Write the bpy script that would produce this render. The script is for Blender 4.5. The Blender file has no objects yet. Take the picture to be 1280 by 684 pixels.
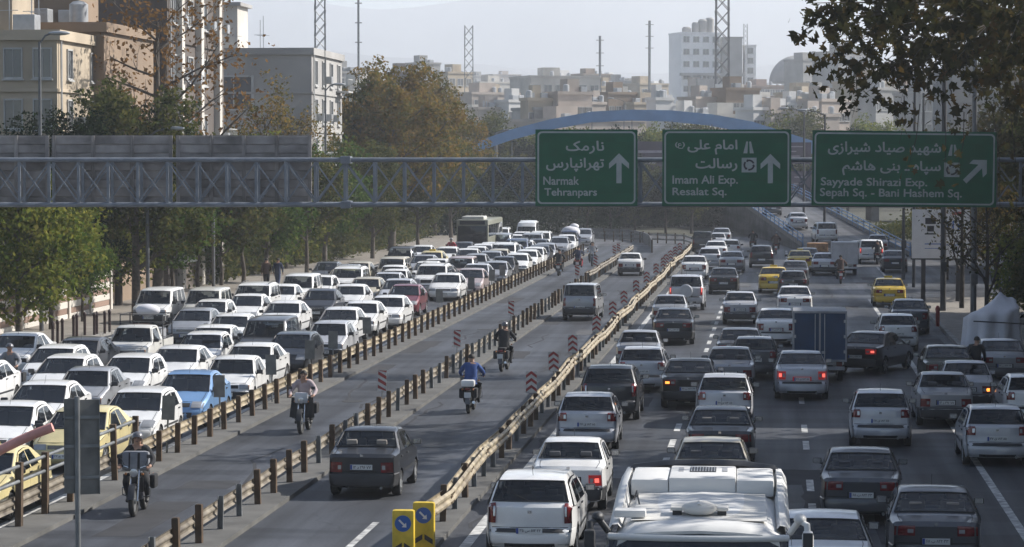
import bpy, bmesh, math, random
import numpy as np
from mathutils import Vector, Matrix
random.seed(7); np.random.seed(7)
S = bpy.context.scene
COL = S.collection
R = math.radians

# ------------------------------------------------------------------ camera
FPX, CH = 3400.0, 7.6                     # focal length in photo pixels, eye height over the road
cam = bpy.data.cameras.new('camera'); cam.sensor_width = 36.0; cam.lens = 36.0*FPX/1280.0
cam.clip_start = 0.5; cam.clip_end = 30000
camo = bpy.data.objects.new('camera', cam); COL.objects.link(camo)
PITCH = math.atan((342-198)/FPX)
camo.location = (0, 0, CH); camo.rotation_euler = (math.pi/2-PITCH, 0, 0)
S.camera = camo
# ------------------------------------------------------------------ sky, sun, exposure
SUN_AZ, SUN_EL = 70.0, 37.0               # azimuth right of the view direction, elevation
w = bpy.data.worlds.new('World'); S.world = w; w.use_nodes = True
nt = w.node_tree; bg = nt.nodes['Background']
sky = nt.nodes.new('ShaderNodeTexSky'); sky.sky_type = 'NISHITA'; sky.sun_disc = False
sky.sun_elevation = R(SUN_EL); sky.sun_rotation = R(SUN_AZ); sky.air_density = 1.0; sky.dust_density = 2.0; sky.altitude = 1200
nt.links.new(sky.outputs[0], bg.inputs[0]); bg.inputs[1].default_value = 0.078
sl = bpy.data.lights.new('sun', 'SUN'); sl.energy = 5.0; sl.angle = R(0.5); sl.color = (1.0, 0.955, 0.89)
so = bpy.data.objects.new('sun', sl); COL.objects.link(so)
sdir = Vector((math.sin(R(SUN_AZ))*math.cos(R(SUN_EL)), math.cos(R(SUN_AZ))*math.cos(R(SUN_EL)), math.sin(R(SUN_EL))))
so.rotation_euler = (-sdir).to_track_quat('-Z', 'Y').to_euler(); so.location = (30, 20, 60)
S.view_settings.view_transform = 'Standard'; S.view_settings.look = 'None'
S.view_settings.exposure = 0.72; S.view_settings.gamma = 1.0
HAZE = 0.0003

# ------------------------------------------------------------------ helpers: places
HD = 0.097                                 # heading of the expressway, radians right of the view axis
def ray(px, py):
    d = Vector((px-640, FPX, -(py-342)))   # before pitching down
    c, s = math.cos(PITCH), math.sin(PITCH)
    return Vector((d.x, d.y*c + d.z*s, -d.y*s + d.z*c))
def onz(px, py, z=0.0):
    d = ray(px, py); t = (z-CH)/d.z
    return Vector((d.x*t, d.y*t, z))
def aty(px, py, Y):
    d = ray(px, py); t = Y/d.y
    return Vector((d.x*t, Y, CH+d.z*t))
UX, UY = math.sin(HD), math.cos(HD)
def road(u, v, z=0.0):                     # u along the road, v to the right of the camera line
    return Vector((u*UX + v*UY, u*UY - v*UX, z))
def uv_of(p): return (p.x*UX + p.y*UY, p.x*UY - p.y*UX)

# ------------------------------------------------------------------ helpers: materials
MATS = {}
def mat(name, col, rough=0.6, metal=0.0, var=0.12, scale=3.0, bump=0.0, bscale=20.0, emit=None, estr=1.0, coat=0.0, spec=0.5, island=0.0, dirt=None):
    if name in MATS: return MATS[name]
    m = bpy.data.materials.new(name); m.use_nodes = True; t = m.node_tree; b = t.nodes['Principled BSDF']
    b.inputs['Roughness'].default_value = rough; b.inputs['Metallic'].default_value = metal
    b.inputs['Specular IOR Level'].default_value = spec
    if coat: b.inputs['Coat Weight'].default_value = coat; b.inputs['Coat Roughness'].default_value = 0.06
    tc = t.nodes.new('ShaderNodeTexCoord'); n = t.nodes.new('ShaderNodeTexNoise'); n.inputs['Scale'].default_value = scale; n.inputs['Detail'].default_value = 5
    oi = t.nodes.new('ShaderNodeObjectInfo'); va = t.nodes.new('ShaderNodeVectorMath'); va.operation = 'MULTIPLY_ADD'; va.inputs[1].default_value = (37, 53, 29)
    t.links.new(oi.outputs['Random'], va.inputs[0]); t.links.new(tc.outputs['Object'], va.inputs[2]); t.links.new(va.outputs[0], n.inputs['Vector'])
    cr = t.nodes.new('ShaderNodeValToRGB'); cr.color_ramp.elements[0].position = 0.3; cr.color_ramp.elements[1].position = 0.7
    lo = [max(0, c*(1-var)) for c in col]; hi = [min(1, c*(1+var)) for c in col]
    if dirt: lo = list(dirt)
    cr.color_ramp.elements[0].color = (*lo, 1); cr.color_ramp.elements[1].color = (*hi, 1)
    t.links.new(n.outputs['Fac'], cr.inputs[0]); out = cr.outputs[0]
    if island:
        g = t.nodes.new('ShaderNodeNewGeometry'); mr = t.nodes.new('ShaderNodeMapRange'); mr.inputs[3].default_value = 1-island; mr.inputs[4].default_value = 1+island
        t.links.new(g.outputs['Random Per Island'], mr.inputs[0])
        h = t.nodes.new('ShaderNodeHueSaturation'); t.links.new(mr.outputs[0], h.inputs['Value']); t.links.new(out, h.inputs['Color']); out = h.outputs[0]
    t.links.new(out, b.inputs['Base Color'])
    if bump:
        n2 = t.nodes.new('ShaderNodeTexNoise'); n2.inputs['Scale'].default_value = bscale; n2.inputs['Detail'].default_value = 4
        t.links.new(tc.outputs['Object'], n2.inputs['Vector']); bp = t.nodes.new('ShaderNodeBump'); bp.inputs['Strength'].default_value = bump; bp.inputs['Distance'].default_value = 0.02
        t.links.new(n2.outputs['Fac'], bp.inputs['Height']); t.links.new(bp.outputs[0], b.inputs['Normal'])
    if emit: b.inputs['Emission Color'].default_value = (*emit, 1); b.inputs['Emission Strength'].default_value = estr
    MATS[name] = m; return m
def glass(name, tint, refl=1.0, solid=None):
    if name in MATS: return MATS[name]
    m = bpy.data.materials.new(name); m.use_nodes = True; t = m.node_tree; t.nodes.remove(t.nodes['Principled BSDF'])
    tr = t.nodes.new('ShaderNodeBsdfTransparent'); tr.inputs[0].default_value = (*tint, 1)
    base = tr.outputs[0]
    if solid:
        df = t.nodes.new('ShaderNodeBsdfDiffuse'); df.inputs[0].default_value = (*solid[:3], 1); mx = t.nodes.new('ShaderNodeMixShader'); mx.inputs[0].default_value = solid[3]
        t.links.new(tr.outputs[0], mx.inputs[1]); t.links.new(df.outputs[0], mx.inputs[2]); base = mx.outputs[0]
    gl = t.nodes.new('ShaderNodeBsdfGlossy'); gl.inputs['Roughness'].default_value = 0.03
    lw = t.nodes.new('ShaderNodeFresnel'); lw.inputs['IOR'].default_value = 1.5
    ml = t.nodes.new('ShaderNodeMath'); ml.operation = 'MULTIPLY'; ml.inputs[1].default_value = refl; ml.use_clamp = True
    t.links.new(lw.outputs[0], ml.inputs[0])
    mx = t.nodes.new('ShaderNodeMixShader'); t.links.new(ml.outputs[0], mx.inputs[0]); t.links.new(base, mx.inputs[1]); t.links.new(gl.outputs[0], mx.inputs[2])
    t.links.new(mx.outputs[0], t.nodes['Material Output'].inputs[0]); MATS[name] = m; return m
def leafmat(name, cols, trans=0.35):
    if name in MATS: return MATS[name]
    m = bpy.data.materials.new(name); m.use_nodes = True; t = m.node_tree; t.nodes.remove(t.nodes['Principled BSDF'])
    g = t.nodes.new('ShaderNodeNewGeometry'); tc = t.nodes.new('ShaderNodeTexCoord'); n = t.nodes.new('ShaderNodeTexNoise'); n.inputs['Scale'].default_value = 0.7; n.inputs['Detail'].default_value = 3
    t.links.new(tc.outputs['Object'], n.inputs['Vector'])
    a = t.nodes.new('ShaderNodeMath'); a.operation = 'MULTIPLY_ADD'; a.inputs[1].default_value = 0.55; t.links.new(g.outputs['Random Per Island'], a.inputs[0])
    s = t.nodes.new('ShaderNodeMapRange'); s.inputs[1].default_value = 0.3; s.inputs[2].default_value = 0.7; s.inputs[3].default_value = 0; s.inputs[4].default_value = 0.45; t.links.new(n.outputs['Fac'], s.inputs[0]); t.links.new(s.outputs[0], a.inputs[2])
    cr = t.nodes.new('ShaderNodeValToRGB'); e = cr.color_ramp.elements
    while len(e) < len(cols): e.new(0.5)
    for i, c in enumerate(cols): e[i].position = i/(len(cols)-1); e[i].color = (*c, 1)
    t.links.new(a.outputs[0], cr.inputs[0])
    d = t.nodes.new('ShaderNodeBsdfDiffuse'); tl = t.nodes.new('ShaderNodeBsdfTranslucent'); mx = t.nodes.new('ShaderNodeMixShader'); mx.inputs[0].default_value = trans
    t.links.new(cr.outputs[0], d.inputs[0]); t.links.new(cr.outputs[0], tl.inputs[0]); t.links.new(d.outputs[0], mx.inputs[1]); t.links.new(tl.outputs[0], mx.inputs[2])
    t.links.new(mx.outputs[0], t.nodes['Material Output'].inputs[0]); MATS[name] = m; return m

# ------------------------------------------------------------------ helpers: meshes
class MB:
    def __init__(s): s.v = []; s.f = []; s.m = []
    def add(s, vs, fs, mi=0):
        o = len(s.v); s.v += [tuple(q) for q in vs]; s.f += [tuple(i+o for i in f) for f in fs]; s.m += [mi]*len(fs); return s
    def box(s, c, d, mi=0, rz=0.0, rx=0.0, ry=0.0, taper=1.0):
        x, y, z = d[0]/2, d[1]/2, d[2]/2
        M = Matrix.Rotation(rz, 3, 'Z') @ Matrix.Rotation(ry, 3, 'Y') @ Matrix.Rotation(rx, 3, 'X')
        vs = []
        for k in (-1, 1):
            q = taper if k > 0 else 1.0
            for a, b in ((-1, -1), (1, -1), (1, 1), (-1, 1)): vs.append(Vector(c) + M @ Vector((a*x*q, b*y*q, k*z)))
        return s.add(vs, [(3, 2, 1, 0), (4, 5, 6, 7), (0, 1, 5, 4), (1, 2, 6, 5), (2, 3, 7, 6), (3, 0, 4, 7)], mi)
    def rbox(s, c, d, r=0.03, mi=0, rz=0.0, rx=0.0, ry=0.0):      # box with chamfered edges
        bm = bmesh.new(); bmesh.ops.create_cube(bm, size=1.0)
        for v in bm.verts: v.co = Vector((v.co.x*d[0], v.co.y*d[1], v.co.z*d[2]))
        bmesh.ops.bevel(bm, geom=bm.edges[:], offset=min(r, min(d)*0.45), segments=2, profile=0.6, affect='EDGES')
        M = Matrix.Rotation(rz, 3, 'Z') @ Matrix.Rotation(ry, 3, 'Y') @ Matrix.Rotation(rx, 3, 'X')
        bm.verts.index_update()
        s.add([Vector(c) + M @ v.co for v in bm.verts], [[v.index for v in f.verts] for f in bm.faces], mi); bm.free(); return s
    def tube(s, pts, r, n=8, mi=0, cap=True):
        pts = [Vector(p) for p in pts]; rs = r if isinstance(r, (list, tuple)) else [r]*len(pts)
        vs = []; fs = []; a = None
        for i, p in enumerate(pts):
            t = ((pts[min(i+1, len(pts)-1)] - pts[max(i-1, 0)])).normalized()
            if a is None: a = t.orthogonal().normalized()
            else:
                a = a - t*a.dot(t); a = a.normalized() if a.length > 1e-5 else t.orthogonal().normalized()
            b = t.cross(a)
            for k in range(n): an = 2*math.pi*k/n; vs.append(p + (a*math.cos(an) + b*math.sin(an))*rs[i])
        for i in range(len(pts)-1):
            for k in range(n): fs.append((i*n+k, i*n+(k+1) % n, (i+1)*n+(k+1) % n, (i+1)*n+k))
        if cap: fs.append(tuple(range(n-1, -1, -1))); fs.append(tuple(range((len(pts)-1)*n, len(pts)*n)))
        return s.add(vs, fs, mi)
    def lathe(s, prof, c=(0, 0, 0), axis='Z', n=20, mi=0):
        vs = []; fs = []
        for (r, h) in prof:
            for k in range(n):
                a = 2*math.pi*k/n; x, y, z = r*math.cos(a), r*math.sin(a), h
                q = (x, y, z) if axis == 'Z' else ((x, z, y) if axis == 'Y' else (z, x, y))
                vs.append(Vector(q) + Vector(c))
        for i in range(len(prof)-1):
            for k in range(n): fs.append((i*n+k, i*n+(k+1) % n, (i+1)*n+(k+1) % n, (i+1)*n+k))
        fs.append(tuple(range(n-1, -1, -1))); fs.append(tuple(range((len(prof)-1)*n, len(prof)*n)))
        return s.add(vs, fs, mi)
    def ball(s, c, r, n=10, mi=0):
        rr = r if isinstance(r, (tuple, list)) else (r, r, r)
        vs = []; fs = []; m = max(5, n//2+1)
        for i in range(m+1):
            th = math.pi*(0.03+0.94*i/m)
            for k in range(n): a = 2*math.pi*k/n; vs.append((c[0]+rr[0]*math.sin(th)*math.cos(a), c[1]+rr[1]*math.sin(th)*math.sin(a), c[2]+rr[2]*math.cos(th)))
        for i in range(m):
            for k in range(n): fs.append((i*n+k, (i+1)*n+k, (i+1)*n+(k+1) % n, i*n+(k+1) % n))
        fs.append(tuple(range(n))); fs.append(tuple(range((m+1)*n-1, m*n-1, -1)))
        return s.add(vs, fs, mi)
    def grid(s, P, mi=0, skip=None, flip=False):                  # P[i][j] points
        a, b = len(P), len(P[0]); vs = [q for row in P for q in row]; fs = []
        for i in range(a-1):
            for j in range(b-1):
                if skip and skip(i, j): continue
                f = (i*b+j, i*b+j+1, (i+1)*b+j+1, (i+1)*b+j); fs.append(f[::-1] if flip else f)
        return s.add(vs, fs, mi)
    def prism(s, poly, z0, z1, mi=0):
        n = len(poly); vs = [(x, y, z0) for x, y in poly] + [(x, y, z1) for x, y in poly]
        return s.add(vs, [tuple(range(n-1, -1, -1)), tuple(range(n, 2*n))] + [(i, (i+1) % n, n+(i+1) % n, n+i) for i in range(n)], mi)
    def mesh(s, name, mats, smooth=None, weld=True, fixn=True):
        me = bpy.data.meshes.new(name); me.from_pydata(s.v, [], s.f); me.polygons.foreach_set('material_index', s.m)
        for m in (mats if isinstance(mats, (list, tuple)) else [mats]): me.materials.append(m)
        if weld or fixn:
            bm = bmesh.new(); bm.from_mesh(me)
            if weld: bmesh.ops.remove_doubles(bm, verts=bm.verts, dist=0.0008)
            if fixn: bmesh.ops.recalc_face_normals(bm, faces=bm.faces)
            bm.to_mesh(me); bm.free()
        if smooth is not None:
            me.polygons.foreach_set('use_smooth', [True]*len(me.polygons)); me.set_sharp_from_angle(angle=R(smooth))
        me.update(); return me
def ob(name, data, parent=None, loc=(0, 0, 0), rot=(0, 0, 0), scale=(1, 1, 1), label=None, cat=None, group=None, kind=None):
    o = bpy.data.objects.new(name, data); COL.objects.link(o); o.location = loc; o.rotation_euler = rot; o.scale = scale
    if parent: o.parent = parent
    for k, x in (('label', label), ('category', cat), ('group', group), ('kind', kind)):
        if x: o[k] = x
    return o
def bld(mb, name, mats, parent=None, smooth=None, **k): return ob(name, mb.mesh(name, mats, smooth), parent, **k)

# ------------------------------------------------------------------ helpers: prototypes (trees of shared meshes)
class Proto:
    def __init__(s): s.p = []
    def add(s, name, me, parent=-1, loc=(0, 0, 0), rot=(0, 0, 0), scale=(1, 1, 1), tag=None, lod=0):
        s.p.append((name, me, parent, loc, rot, scale, tag, lod)); return len(s.p)-1
    def inst(s, name, loc, rz=0.0, paint=None, over=None, lod=0, drop=(), **props):
        root = ob(name, None, None, loc, (0, 0, rz), **props); root.empty_display_size = 0.3
        made = []
        for (n, me, par, l, ro, sc, tag, lv) in s.p:
            if lv < lod or (tag and tag in drop) or (par >= 0 and made[par] is None): made.append(None); continue
            o = ob(n, me, root if par < 0 else made[par], l, ro, sc); made.append(o)
            mm = (over or {}).get(tag)
            if mm is None and paint is not None and tag in ('paint', 'bumper'): mm = paint
            if mm is not None and o.material_slots: o.material_slots[0].link = 'OBJECT'; o.material_slots[0].material = mm
        return root

# ------------------------------------------------------------------ text (Persian letters shaped by hand, no helper files)
FA = {'ا': (0xFE8D, 0xFE8E, 0, 0), 'ب': (0xFE8F, 0xFE90, 0xFE91, 0xFE92), 'پ': (0xFB56, 0xFB57, 0xFB58, 0xFB59), 'ت': (0xFE95, 0xFE96, 0xFE97, 0xFE98),
      'د': (0xFEA9, 0xFEAA, 0, 0), 'ر': (0xFEAD, 0xFEAE, 0, 0), 'ز': (0xFEAF, 0xFEB0, 0, 0), 'س': (0xFEB1, 0xFEB2, 0xFEB3, 0xFEB4), 'ش': (0xFEB5, 0xFEB6, 0xFEB7, 0xFEB8),
      'ص': (0xFEB9, 0xFEBA, 0xFEBB, 0xFEBC), 'ع': (0xFEC9, 0xFECA, 0xFECB, 0xFECC), 'ک': (0xFB8E, 0xFB8F, 0xFB90, 0xFB91), 'ل': (0xFEDD, 0xFEDE, 0xFEDF, 0xFEE0), 'م': (0xFEE1, 0xFEE2, 0xFEE3, 0xFEE4),
      'ن': (0xFEE5, 0xFEE6, 0xFEE7, 0xFEE8), 'ه': (0xFEE9, 0xFEEA, 0xFEEB, 0xFEEC), 'ی': (0xFBFC, 0xFBFD, 0xFBFE, 0xFBFF)}
def shape_fa(t):
    out = []
    for i, ch in enumerate(t):
        if ch not in FA: out.append({'(': ')', ')': '('}.get(ch, ch)); continue
        p = i > 0 and t[i-1] in FA and FA[t[i-1]][2]; n = i < len(t)-1 and t[i+1] in FA and FA[ch][2]
        out.append(chr(FA[ch][(3 if p else 2) if n else (1 if p else 0)]))
    return ''.join(reversed(out))
def split_loop(P, depth=0):
    n = len(P)
    for i in range(n):
        a, b = P[i], P[(i+1) % n]
        for j in range(i+2, n):
            if i == 0 and j == n-1: continue
            c, d = P[j], P[(j+1) % n]; den = (b[0]-a[0])*(d[1]-c[1])-(b[1]-a[1])*(d[0]-c[0])
            if abs(den) < 1e-12: continue
            t = ((c[0]-a[0])*(d[1]-c[1])-(c[1]-a[1])*(d[0]-c[0]))/den; u = ((c[0]-a[0])*(b[1]-a[1])-(c[1]-a[1])*(b[0]-a[0]))/den
            if 1e-6 < t < 1-1e-6 and 1e-6 < u < 1-1e-6 and depth < 12:
                X = (a[0]+t*(b[0]-a[0]), a[1]+t*(b[1]-a[1])); return split_loop([X]+P[i+1:j+1], depth+1)+split_loop([X]+P[j+1:]+P[:i+1], depth+1)
    return [P] if n > 3 else []
def text_mesh(body, m, width=None, height=None, bold=0.0, fa=False):
    """flat lettering as a mesh in the x,z plane facing -y; scaled so that the ink box is width x height (either may be None)"""
    cu = bpy.data.curves.new('t', 'FONT'); cu.body = shape_fa(body) if fa else body; cu.resolution_u = 3
    o = bpy.data.objects.new('t', cu); COL.objects.link(o); bpy.context.view_layer.update()
    dg = bpy.context.evaluated_depsgraph_get(); c2 = o.to_curve(dg)
    loops = []
    for sp in c2.splines:
        pts = []; bp = sp.bezier_points; n = len(bp)
        for i in range(n):
            a, b = bp[i], bp[(i+1) % n]
            for k in range(3):
                t = k/3; p = (1-t)**3*a.co + 3*(1-t)**2*t*a.handle_right + 3*(1-t)*t*t*b.handle_left + t**3*b.co; q = (round(p.x, 4), round(p.y, 4))
                if not pts or (abs(q[0]-pts[-1][0])+abs(q[1]-pts[-1][1]) > .012 and abs(q[0]-pts[0][0])+abs(q[1]-pts[0][1]) > .012): pts.append(q)
        if len(pts) > 3: loops += split_loop(pts)
    bpy.data.objects.remove(o)
    area = lambda P: sum(P[i][0]*P[(i+1) % len(P)][1]-P[(i+1) % len(P)][0]*P[i][1] for i in range(len(P)))/2
    def inside(q, P):
        c = False
        for i in range(len(P)):
            a, b = P[i], P[i-1]
            if (a[1] > q[1]) != (b[1] > q[1]) and q[0] < (b[0]-a[0])*(q[1]-a[1])/(b[1]-a[1])+a[0]: c = not c
        return c
    loops = [P for P in loops if abs(area(P)) > 4e-4]
    isin = lambda P, Q: P is not Q and abs(area(P)) < abs(area(Q)) and all(inside(q, Q) for q in P[::3])
    holes = [P for P in loops if any(isin(P, Q) and area(P)*area(Q) < 0 for Q in loops)]; outer = [P for P in loops if not any(P is h for h in holes)]
    mb = MB(); lay = 0
    from mathutils.geometry import tessellate_polygon
    for P in outer:
        hs = [h for h in holes if isin(h, P) and area(h)*area(P) < 0]; sg = 1 if area(P) > 0 else -1
        if bold:
            def grow(L, s_):
                out = []; n = len(L)
                for i in range(n):
                    a, b, c = Vector(L[i-1]), Vector(L[i]), Vector(L[(i+1) % n]); t = (c-a)
                    if t.length < 1e-6: out.append(tuple(b)); continue
                    t.normalize(); nn = Vector((t.y, -t.x))*s_*bold; out.append((b.x+nn.x, b.y+nn.y))
                return out
            P2 = grow(P, sg); hs = [grow(h, sg) for h in hs if abs(area(h)) > 0.002]
        else: P2 = P
        allp = [P2]+hs; flat = [q for L in allp for q in L]
        tri = tessellate_polygon([[Vector((x, y, 0)) for x, y in L] for L in allp])
        mb.add([(x, -lay*0.002, y) for x, y in flat], tri); lay = (lay+1) % 3
    xs = [v[0] for v in mb.v]; zs = [v[2] for v in mb.v]; x0, x1, z0, z1 = min(xs), max(xs), min(zs), max(zs)
    sx = width/(x1-x0) if width else None; sz = height/(z1-z0) if height else None
    sx = sx or sz; sz = sz or sx
    mb.v = [((x-x0)*sx, y, (z-z0)*sz) for x, y, z in mb.v]
    me = mb.mesh('lettering', m, weld=False, fixn=False)
    bm = bmesh.new(); bm.from_mesh(me)
    for f in bm.faces:
        f.normal_update()
        if f.normal.y > 0: f.normal_flip()
    bm.to_mesh(me); bm.free()
    return me

# ------------------------------------------------------------------ common materials
M_rubber = mat('rubber', (0.02, 0.02, 0.02), 0.85); M_dark = mat('dark_plastic', (0.03, 0.031, 0.034), 0.55, var=0.2)
M_under = mat('underbody_black', (0.012, 0.012, 0.012), 0.9); M_rim = mat('wheel_metal', (0.32, 0.33, 0.34), 0.4, 0.7)
M_hub = mat('hubcap_grey', (0.25, 0.26, 0.27), 0.5, 0.2); M_seat = mat('seat_fabric', (0.09, 0.092, 0.10), 0.9); M_seatb = mat('seat_fabric_light', (0.30, 0.27, 0.24), 0.9)
G_car = glass('car_glass', (0.60, 0.65, 0.67), 1.25, solid=(0.03, 0.04, 0.055, 0.12)); M_lampglass = glass('lamp_glass', (0.8, 0.82, 0.85), 1.4, solid=(0.5, 0.52, 0.55, 0.5))
M_tail = mat('tail_lamp_red', (0.15, 0.010, 0.013), 0.25, coat=0.5, var=0.4, scale=9); M_brake = mat('brake_lamp_lit', (0.5, 0.02, 0.02), 0.3, emit=(1.0, 0.05, 0.05), estr=0.06); M_brakeb = mat('brake_bulb_lit', (0.6, 0.1, 0.08), 0.3, emit=(1.0, 0.16, 0.12), estr=0.8)
M_amber = mat('indicator_lit', (0.7, 0.3, 0.08), 0.3, emit=(1.0, 0.32, 0.05), estr=1.5); M_amberoff = mat('indicator_off', (0.45, 0.18, 0.06), 0.3)
M_plate = mat('plate_white', (0.62, 0.63, 0.62), 0.5, var=0.05); M_plateblue = mat('plate_blue', (0.03, 0.07, 0.3), 0.5); M_ink = mat('print_black', (0.02, 0.02, 0.025), 0.6)
M_chrome = mat('chrome', (0.6, 0.61, 0.63), 0.2, 0.95, var=0.03); M_refl = mat('reflector_silver', (0.55, 0.56, 0.58), 0.25, 0.7)
def paint(name, c, metal=0.0): return mat('paint_'+name, c, 0.38, metal, var=0.07, scale=1.7, coat=0.7, dirt=[x*0.86+0.01 for x in c])
PAINT = {'white': paint('white', (0.76, 0.76, 0.75)), 'offwhite': paint('offwhite', (0.60, 0.59, 0.55)), 'silver': paint('silver', (0.36, 0.37, 0.39), 0.35), 'lightsilver': paint('lightsilver', (0.50, 0.51, 0.54), 0.2),
         'grey': paint('grey', (0.075, 0.08, 0.09), 0.3), 'darkgrey': paint('darkgrey', (0.028, 0.031, 0.038), 0.3), 'black': paint('black', (0.012, 0.012, 0.014)), 'blue': paint('blue', (0.15, 0.29, 0.52), 0.2),
         'darkblue': paint('darkblue', (0.03, 0.05, 0.11), 0.2), 'maroon': paint('maroon', (0.16, 0.02, 0.03), 0.2), 'yellow': paint('yellow', (0.62, 0.42, 0.035)), 'paleyellow': paint('paleyellow', (0.62, 0.53, 0.27)), 'beige': paint('beige', (0.46, 0.42, 0.33)),
         'olive': paint('olive', (0.07, 0.07, 0.05), 0.2), 'pink': paint('pink', (0.42, 0.34, 0.33), 0.2), 'brown': paint('brown', (0.10, 0.085, 0.07), 0.3), 'truckblue': mat('paint_truckblue', (0.010, 0.045, 0.11), .6, var=.2, scale=2)}
# ------------------------------------------------------------------ cars
CAR = {  # side profile from the front bumper bottom over the roof to the rear bumper bottom; i = (cowl, header, rear header, deck)
 'classic': dict(W=1.70, i=(6, 7, 10, 11), zb=.23, ax=(1.32, -1.32), rw=.30, pts=[(2.14, .24), (2.2, .33), (2.2, .50), (2.13, .53), (2.11, .67), (2.0, .745), (1.12, .93), (.40, 1.33), (.15, 1.39), (-.3, 1.42), (-.78, 1.375), (-1.40, 1.03), (-1.6, 1.0), (-2.08, .975), (-2.15, .90), (-2.13, .56), (-2.2, .52), (-2.2, .34), (-2.12, .26)],
   fl=(.55, .97, 3.15, 4.1), rl=(.50, .99, 13.98, 14.5), plate_r=('b', 14.78), bump=True),
 'box': dict(W=1.60, i=(6, 7, 10, 11), zb=.24, ax=(1.18, -1.16), rw=.285, pts=[(1.9, .24), (1.96, .33), (1.96, .50), (1.9, .53), (1.88, .70), (1.78, .77), (1.0, .945), (.42, 1.37), (.15, 1.425), (-.3, 1.45), (-.76, 1.41), (-1.22, 1.06), (-1.38, 1.02), (-1.83, .99), (-1.90, .92), (-1.88, .57), (-1.96, .53), (-1.96, .32), (-1.9, .25)],
   fl=(.60, .97, 3.2, 4.1), rl=(.60, .97, 14.3, 14.95), plate_r=('b', 14.6), bump=True),
 'hatch': dict(W=1.65, i=(6, 7, 10, 11), zb=.22, ax=(1.2, -1.22), rw=.29, pts=[(1.8, .22), (1.88, .31), (1.89, .46), (1.85, .56), (1.76, .66), (1.5, .78), (.98, .93), (.18, 1.35), (-.12, 1.405), (-.7, 1.43), (-1.38, 1.375), (-1.70, 1.03), (-1.76, .97), (-1.78, .80), (-1.80, .60), (-1.88, .53), (-1.89, .34), (-1.82, .24)],
   fl=(.56, .96, 3.3, 4.7), rl=(.70, 1.0, 11.85, 13.15), plate_r=('b', 13.5), bump=False, strip=True),
 'saloon': dict(W=1.70, i=(6, 7, 10, 11), zb=.22, ax=(1.3, -1.28), rw=.30, pts=[(2.1, .22), (2.18, .31), (2.19, .47), (2.15, .57), (2.06, .68), (1.85, .78), (1.15, .96), (.28, 1.38), (0, 1.435), (-.5, 1.46), (-.98, 1.40), (-1.52, 1.09), (-1.7, 1.06), (-2.06, 1.03), (-2.13, .95), (-2.13, .62), (-2.19, .55), (-2.2, .34), (-2.12, .24)],
   fl=(.56, .97, 3.2, 4.6), rl=(.66, 1.0, 14.1, 14.8), plate_r=('b', 14.75), bump=False),
 'tallhatch': dict(W=1.74, i=(6, 7, 10, 11), zb=.24, ax=(1.25, -1.3), rw=.31, pts=[(1.93, .24), (2.0, .34), (2.0, .52), (1.96, .62), (1.88, .74), (1.6, .88), (1.1, 1.0), (.34, 1.44), (.05, 1.50), (-.7, 1.53), (-1.5, 1.475), (-1.83, 1.08), (-1.90, 1.0), (-1.92, .80), (-1.92, .62), (-2.0, .55), (-2.01, .36), (-1.92, .25)],
   fl=(.56, .96, 3.2, 4.5), rl=(.82, 1.0, 11.2, 13.5), plate_r=('b', 14.9), bump=False),
 'wagon': dict(W=1.68, i=(6, 7, 10, 11), zb=.27, ax=(1.25, -1.25), rw=.32, pts=[(1.98, .28), (2.05, .38), (2.05, .56), (2.0, .62), (1.98, .80), (1.85, .90), (1.2, 1.02), (.7, 1.62), (.4, 1.68), (-.6, 1.72), (-1.72, 1.68), (-1.92, 1.14), (-1.97, 1.08), (-1.98, .85), (-1.98, .64), (-2.06, .6), (-2.06, .4), (-1.98, .3)],
   fl=(.60, .97, 3.2, 4.2), rl=(.84, 1.0, 12.0, 13.7), plate_r=('b', 14.5), bump=True),
 'suv': dict(W=1.82, i=(6, 7, 10, 11), zb=.34, ax=(1.32, -1.32), rw=.37, pts=[(2.08, .34), (2.16, .46), (2.17, .64), (2.12, .70), (2.08, .92), (1.9, 1.02), (1.2, 1.14), (.6, 1.62), (.3, 1.69), (-.6, 1.73), (-1.7, 1.67), (-1.95, 1.18), (-2.02, 1.12), (-2.04, .9), (-2.04, .72), (-2.12, .67), (-2.12, .48), (-2.04, .38)],
   fl=(.60, .97, 3.1, 4.3), rl=(.86, 1.0, 11.3, 13.6), plate_r=('b', 14.8), bump=False),
 'tallvan': dict(W=1.74, i=(6, 7, 10, 11), zb=.28, ax=(1.5, -1.4), rw=.33, pts=[(2.28, .3), (2.36, .4), (2.36, .58), (2.32, .66), (2.28, .86), (2.15, 1.0), (1.95, 1.12), (1.35, 1.82), (1.1, 2.1), (-.6, 2.28), (-2.15, 2.2), (-2.25, 1.2), (-2.3, 1.1), (-2.31, .9), (-2.31, .66), (-2.36, .6), (-2.36, .4), (-2.3, .32)],
   fl=(.62, .97, 3.1, 4.3), rl=(.86, 1.0, 11.8, 13.7), plate_r=('b', 14.8), bump=True),
 'cab': dict(W=1.62, i=(6, 7, 9, 10), zb=.34, ax=(1.3, -1.35), rw=.33, pts=[(2.02, .36), (2.08, .44), (2.08, .58), (2.0, .62), (1.98, .86), (1.9, .95), (1.12, 1.06), (.62, 1.56), (.3, 1.63), (-.42, 1.60), (-.52, 1.10), (-.53, 1.0), (-.53, .8), (-.53, .5), (-.5, .42)],
   fl=(.58, .95, 3.2, 4.0), rl=None, plate_r=None, bump=True),
}
def smooth01(x): x = max(0.0, min(1.0, x)); return x*x*(3-2*x)
PLATES = None
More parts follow.
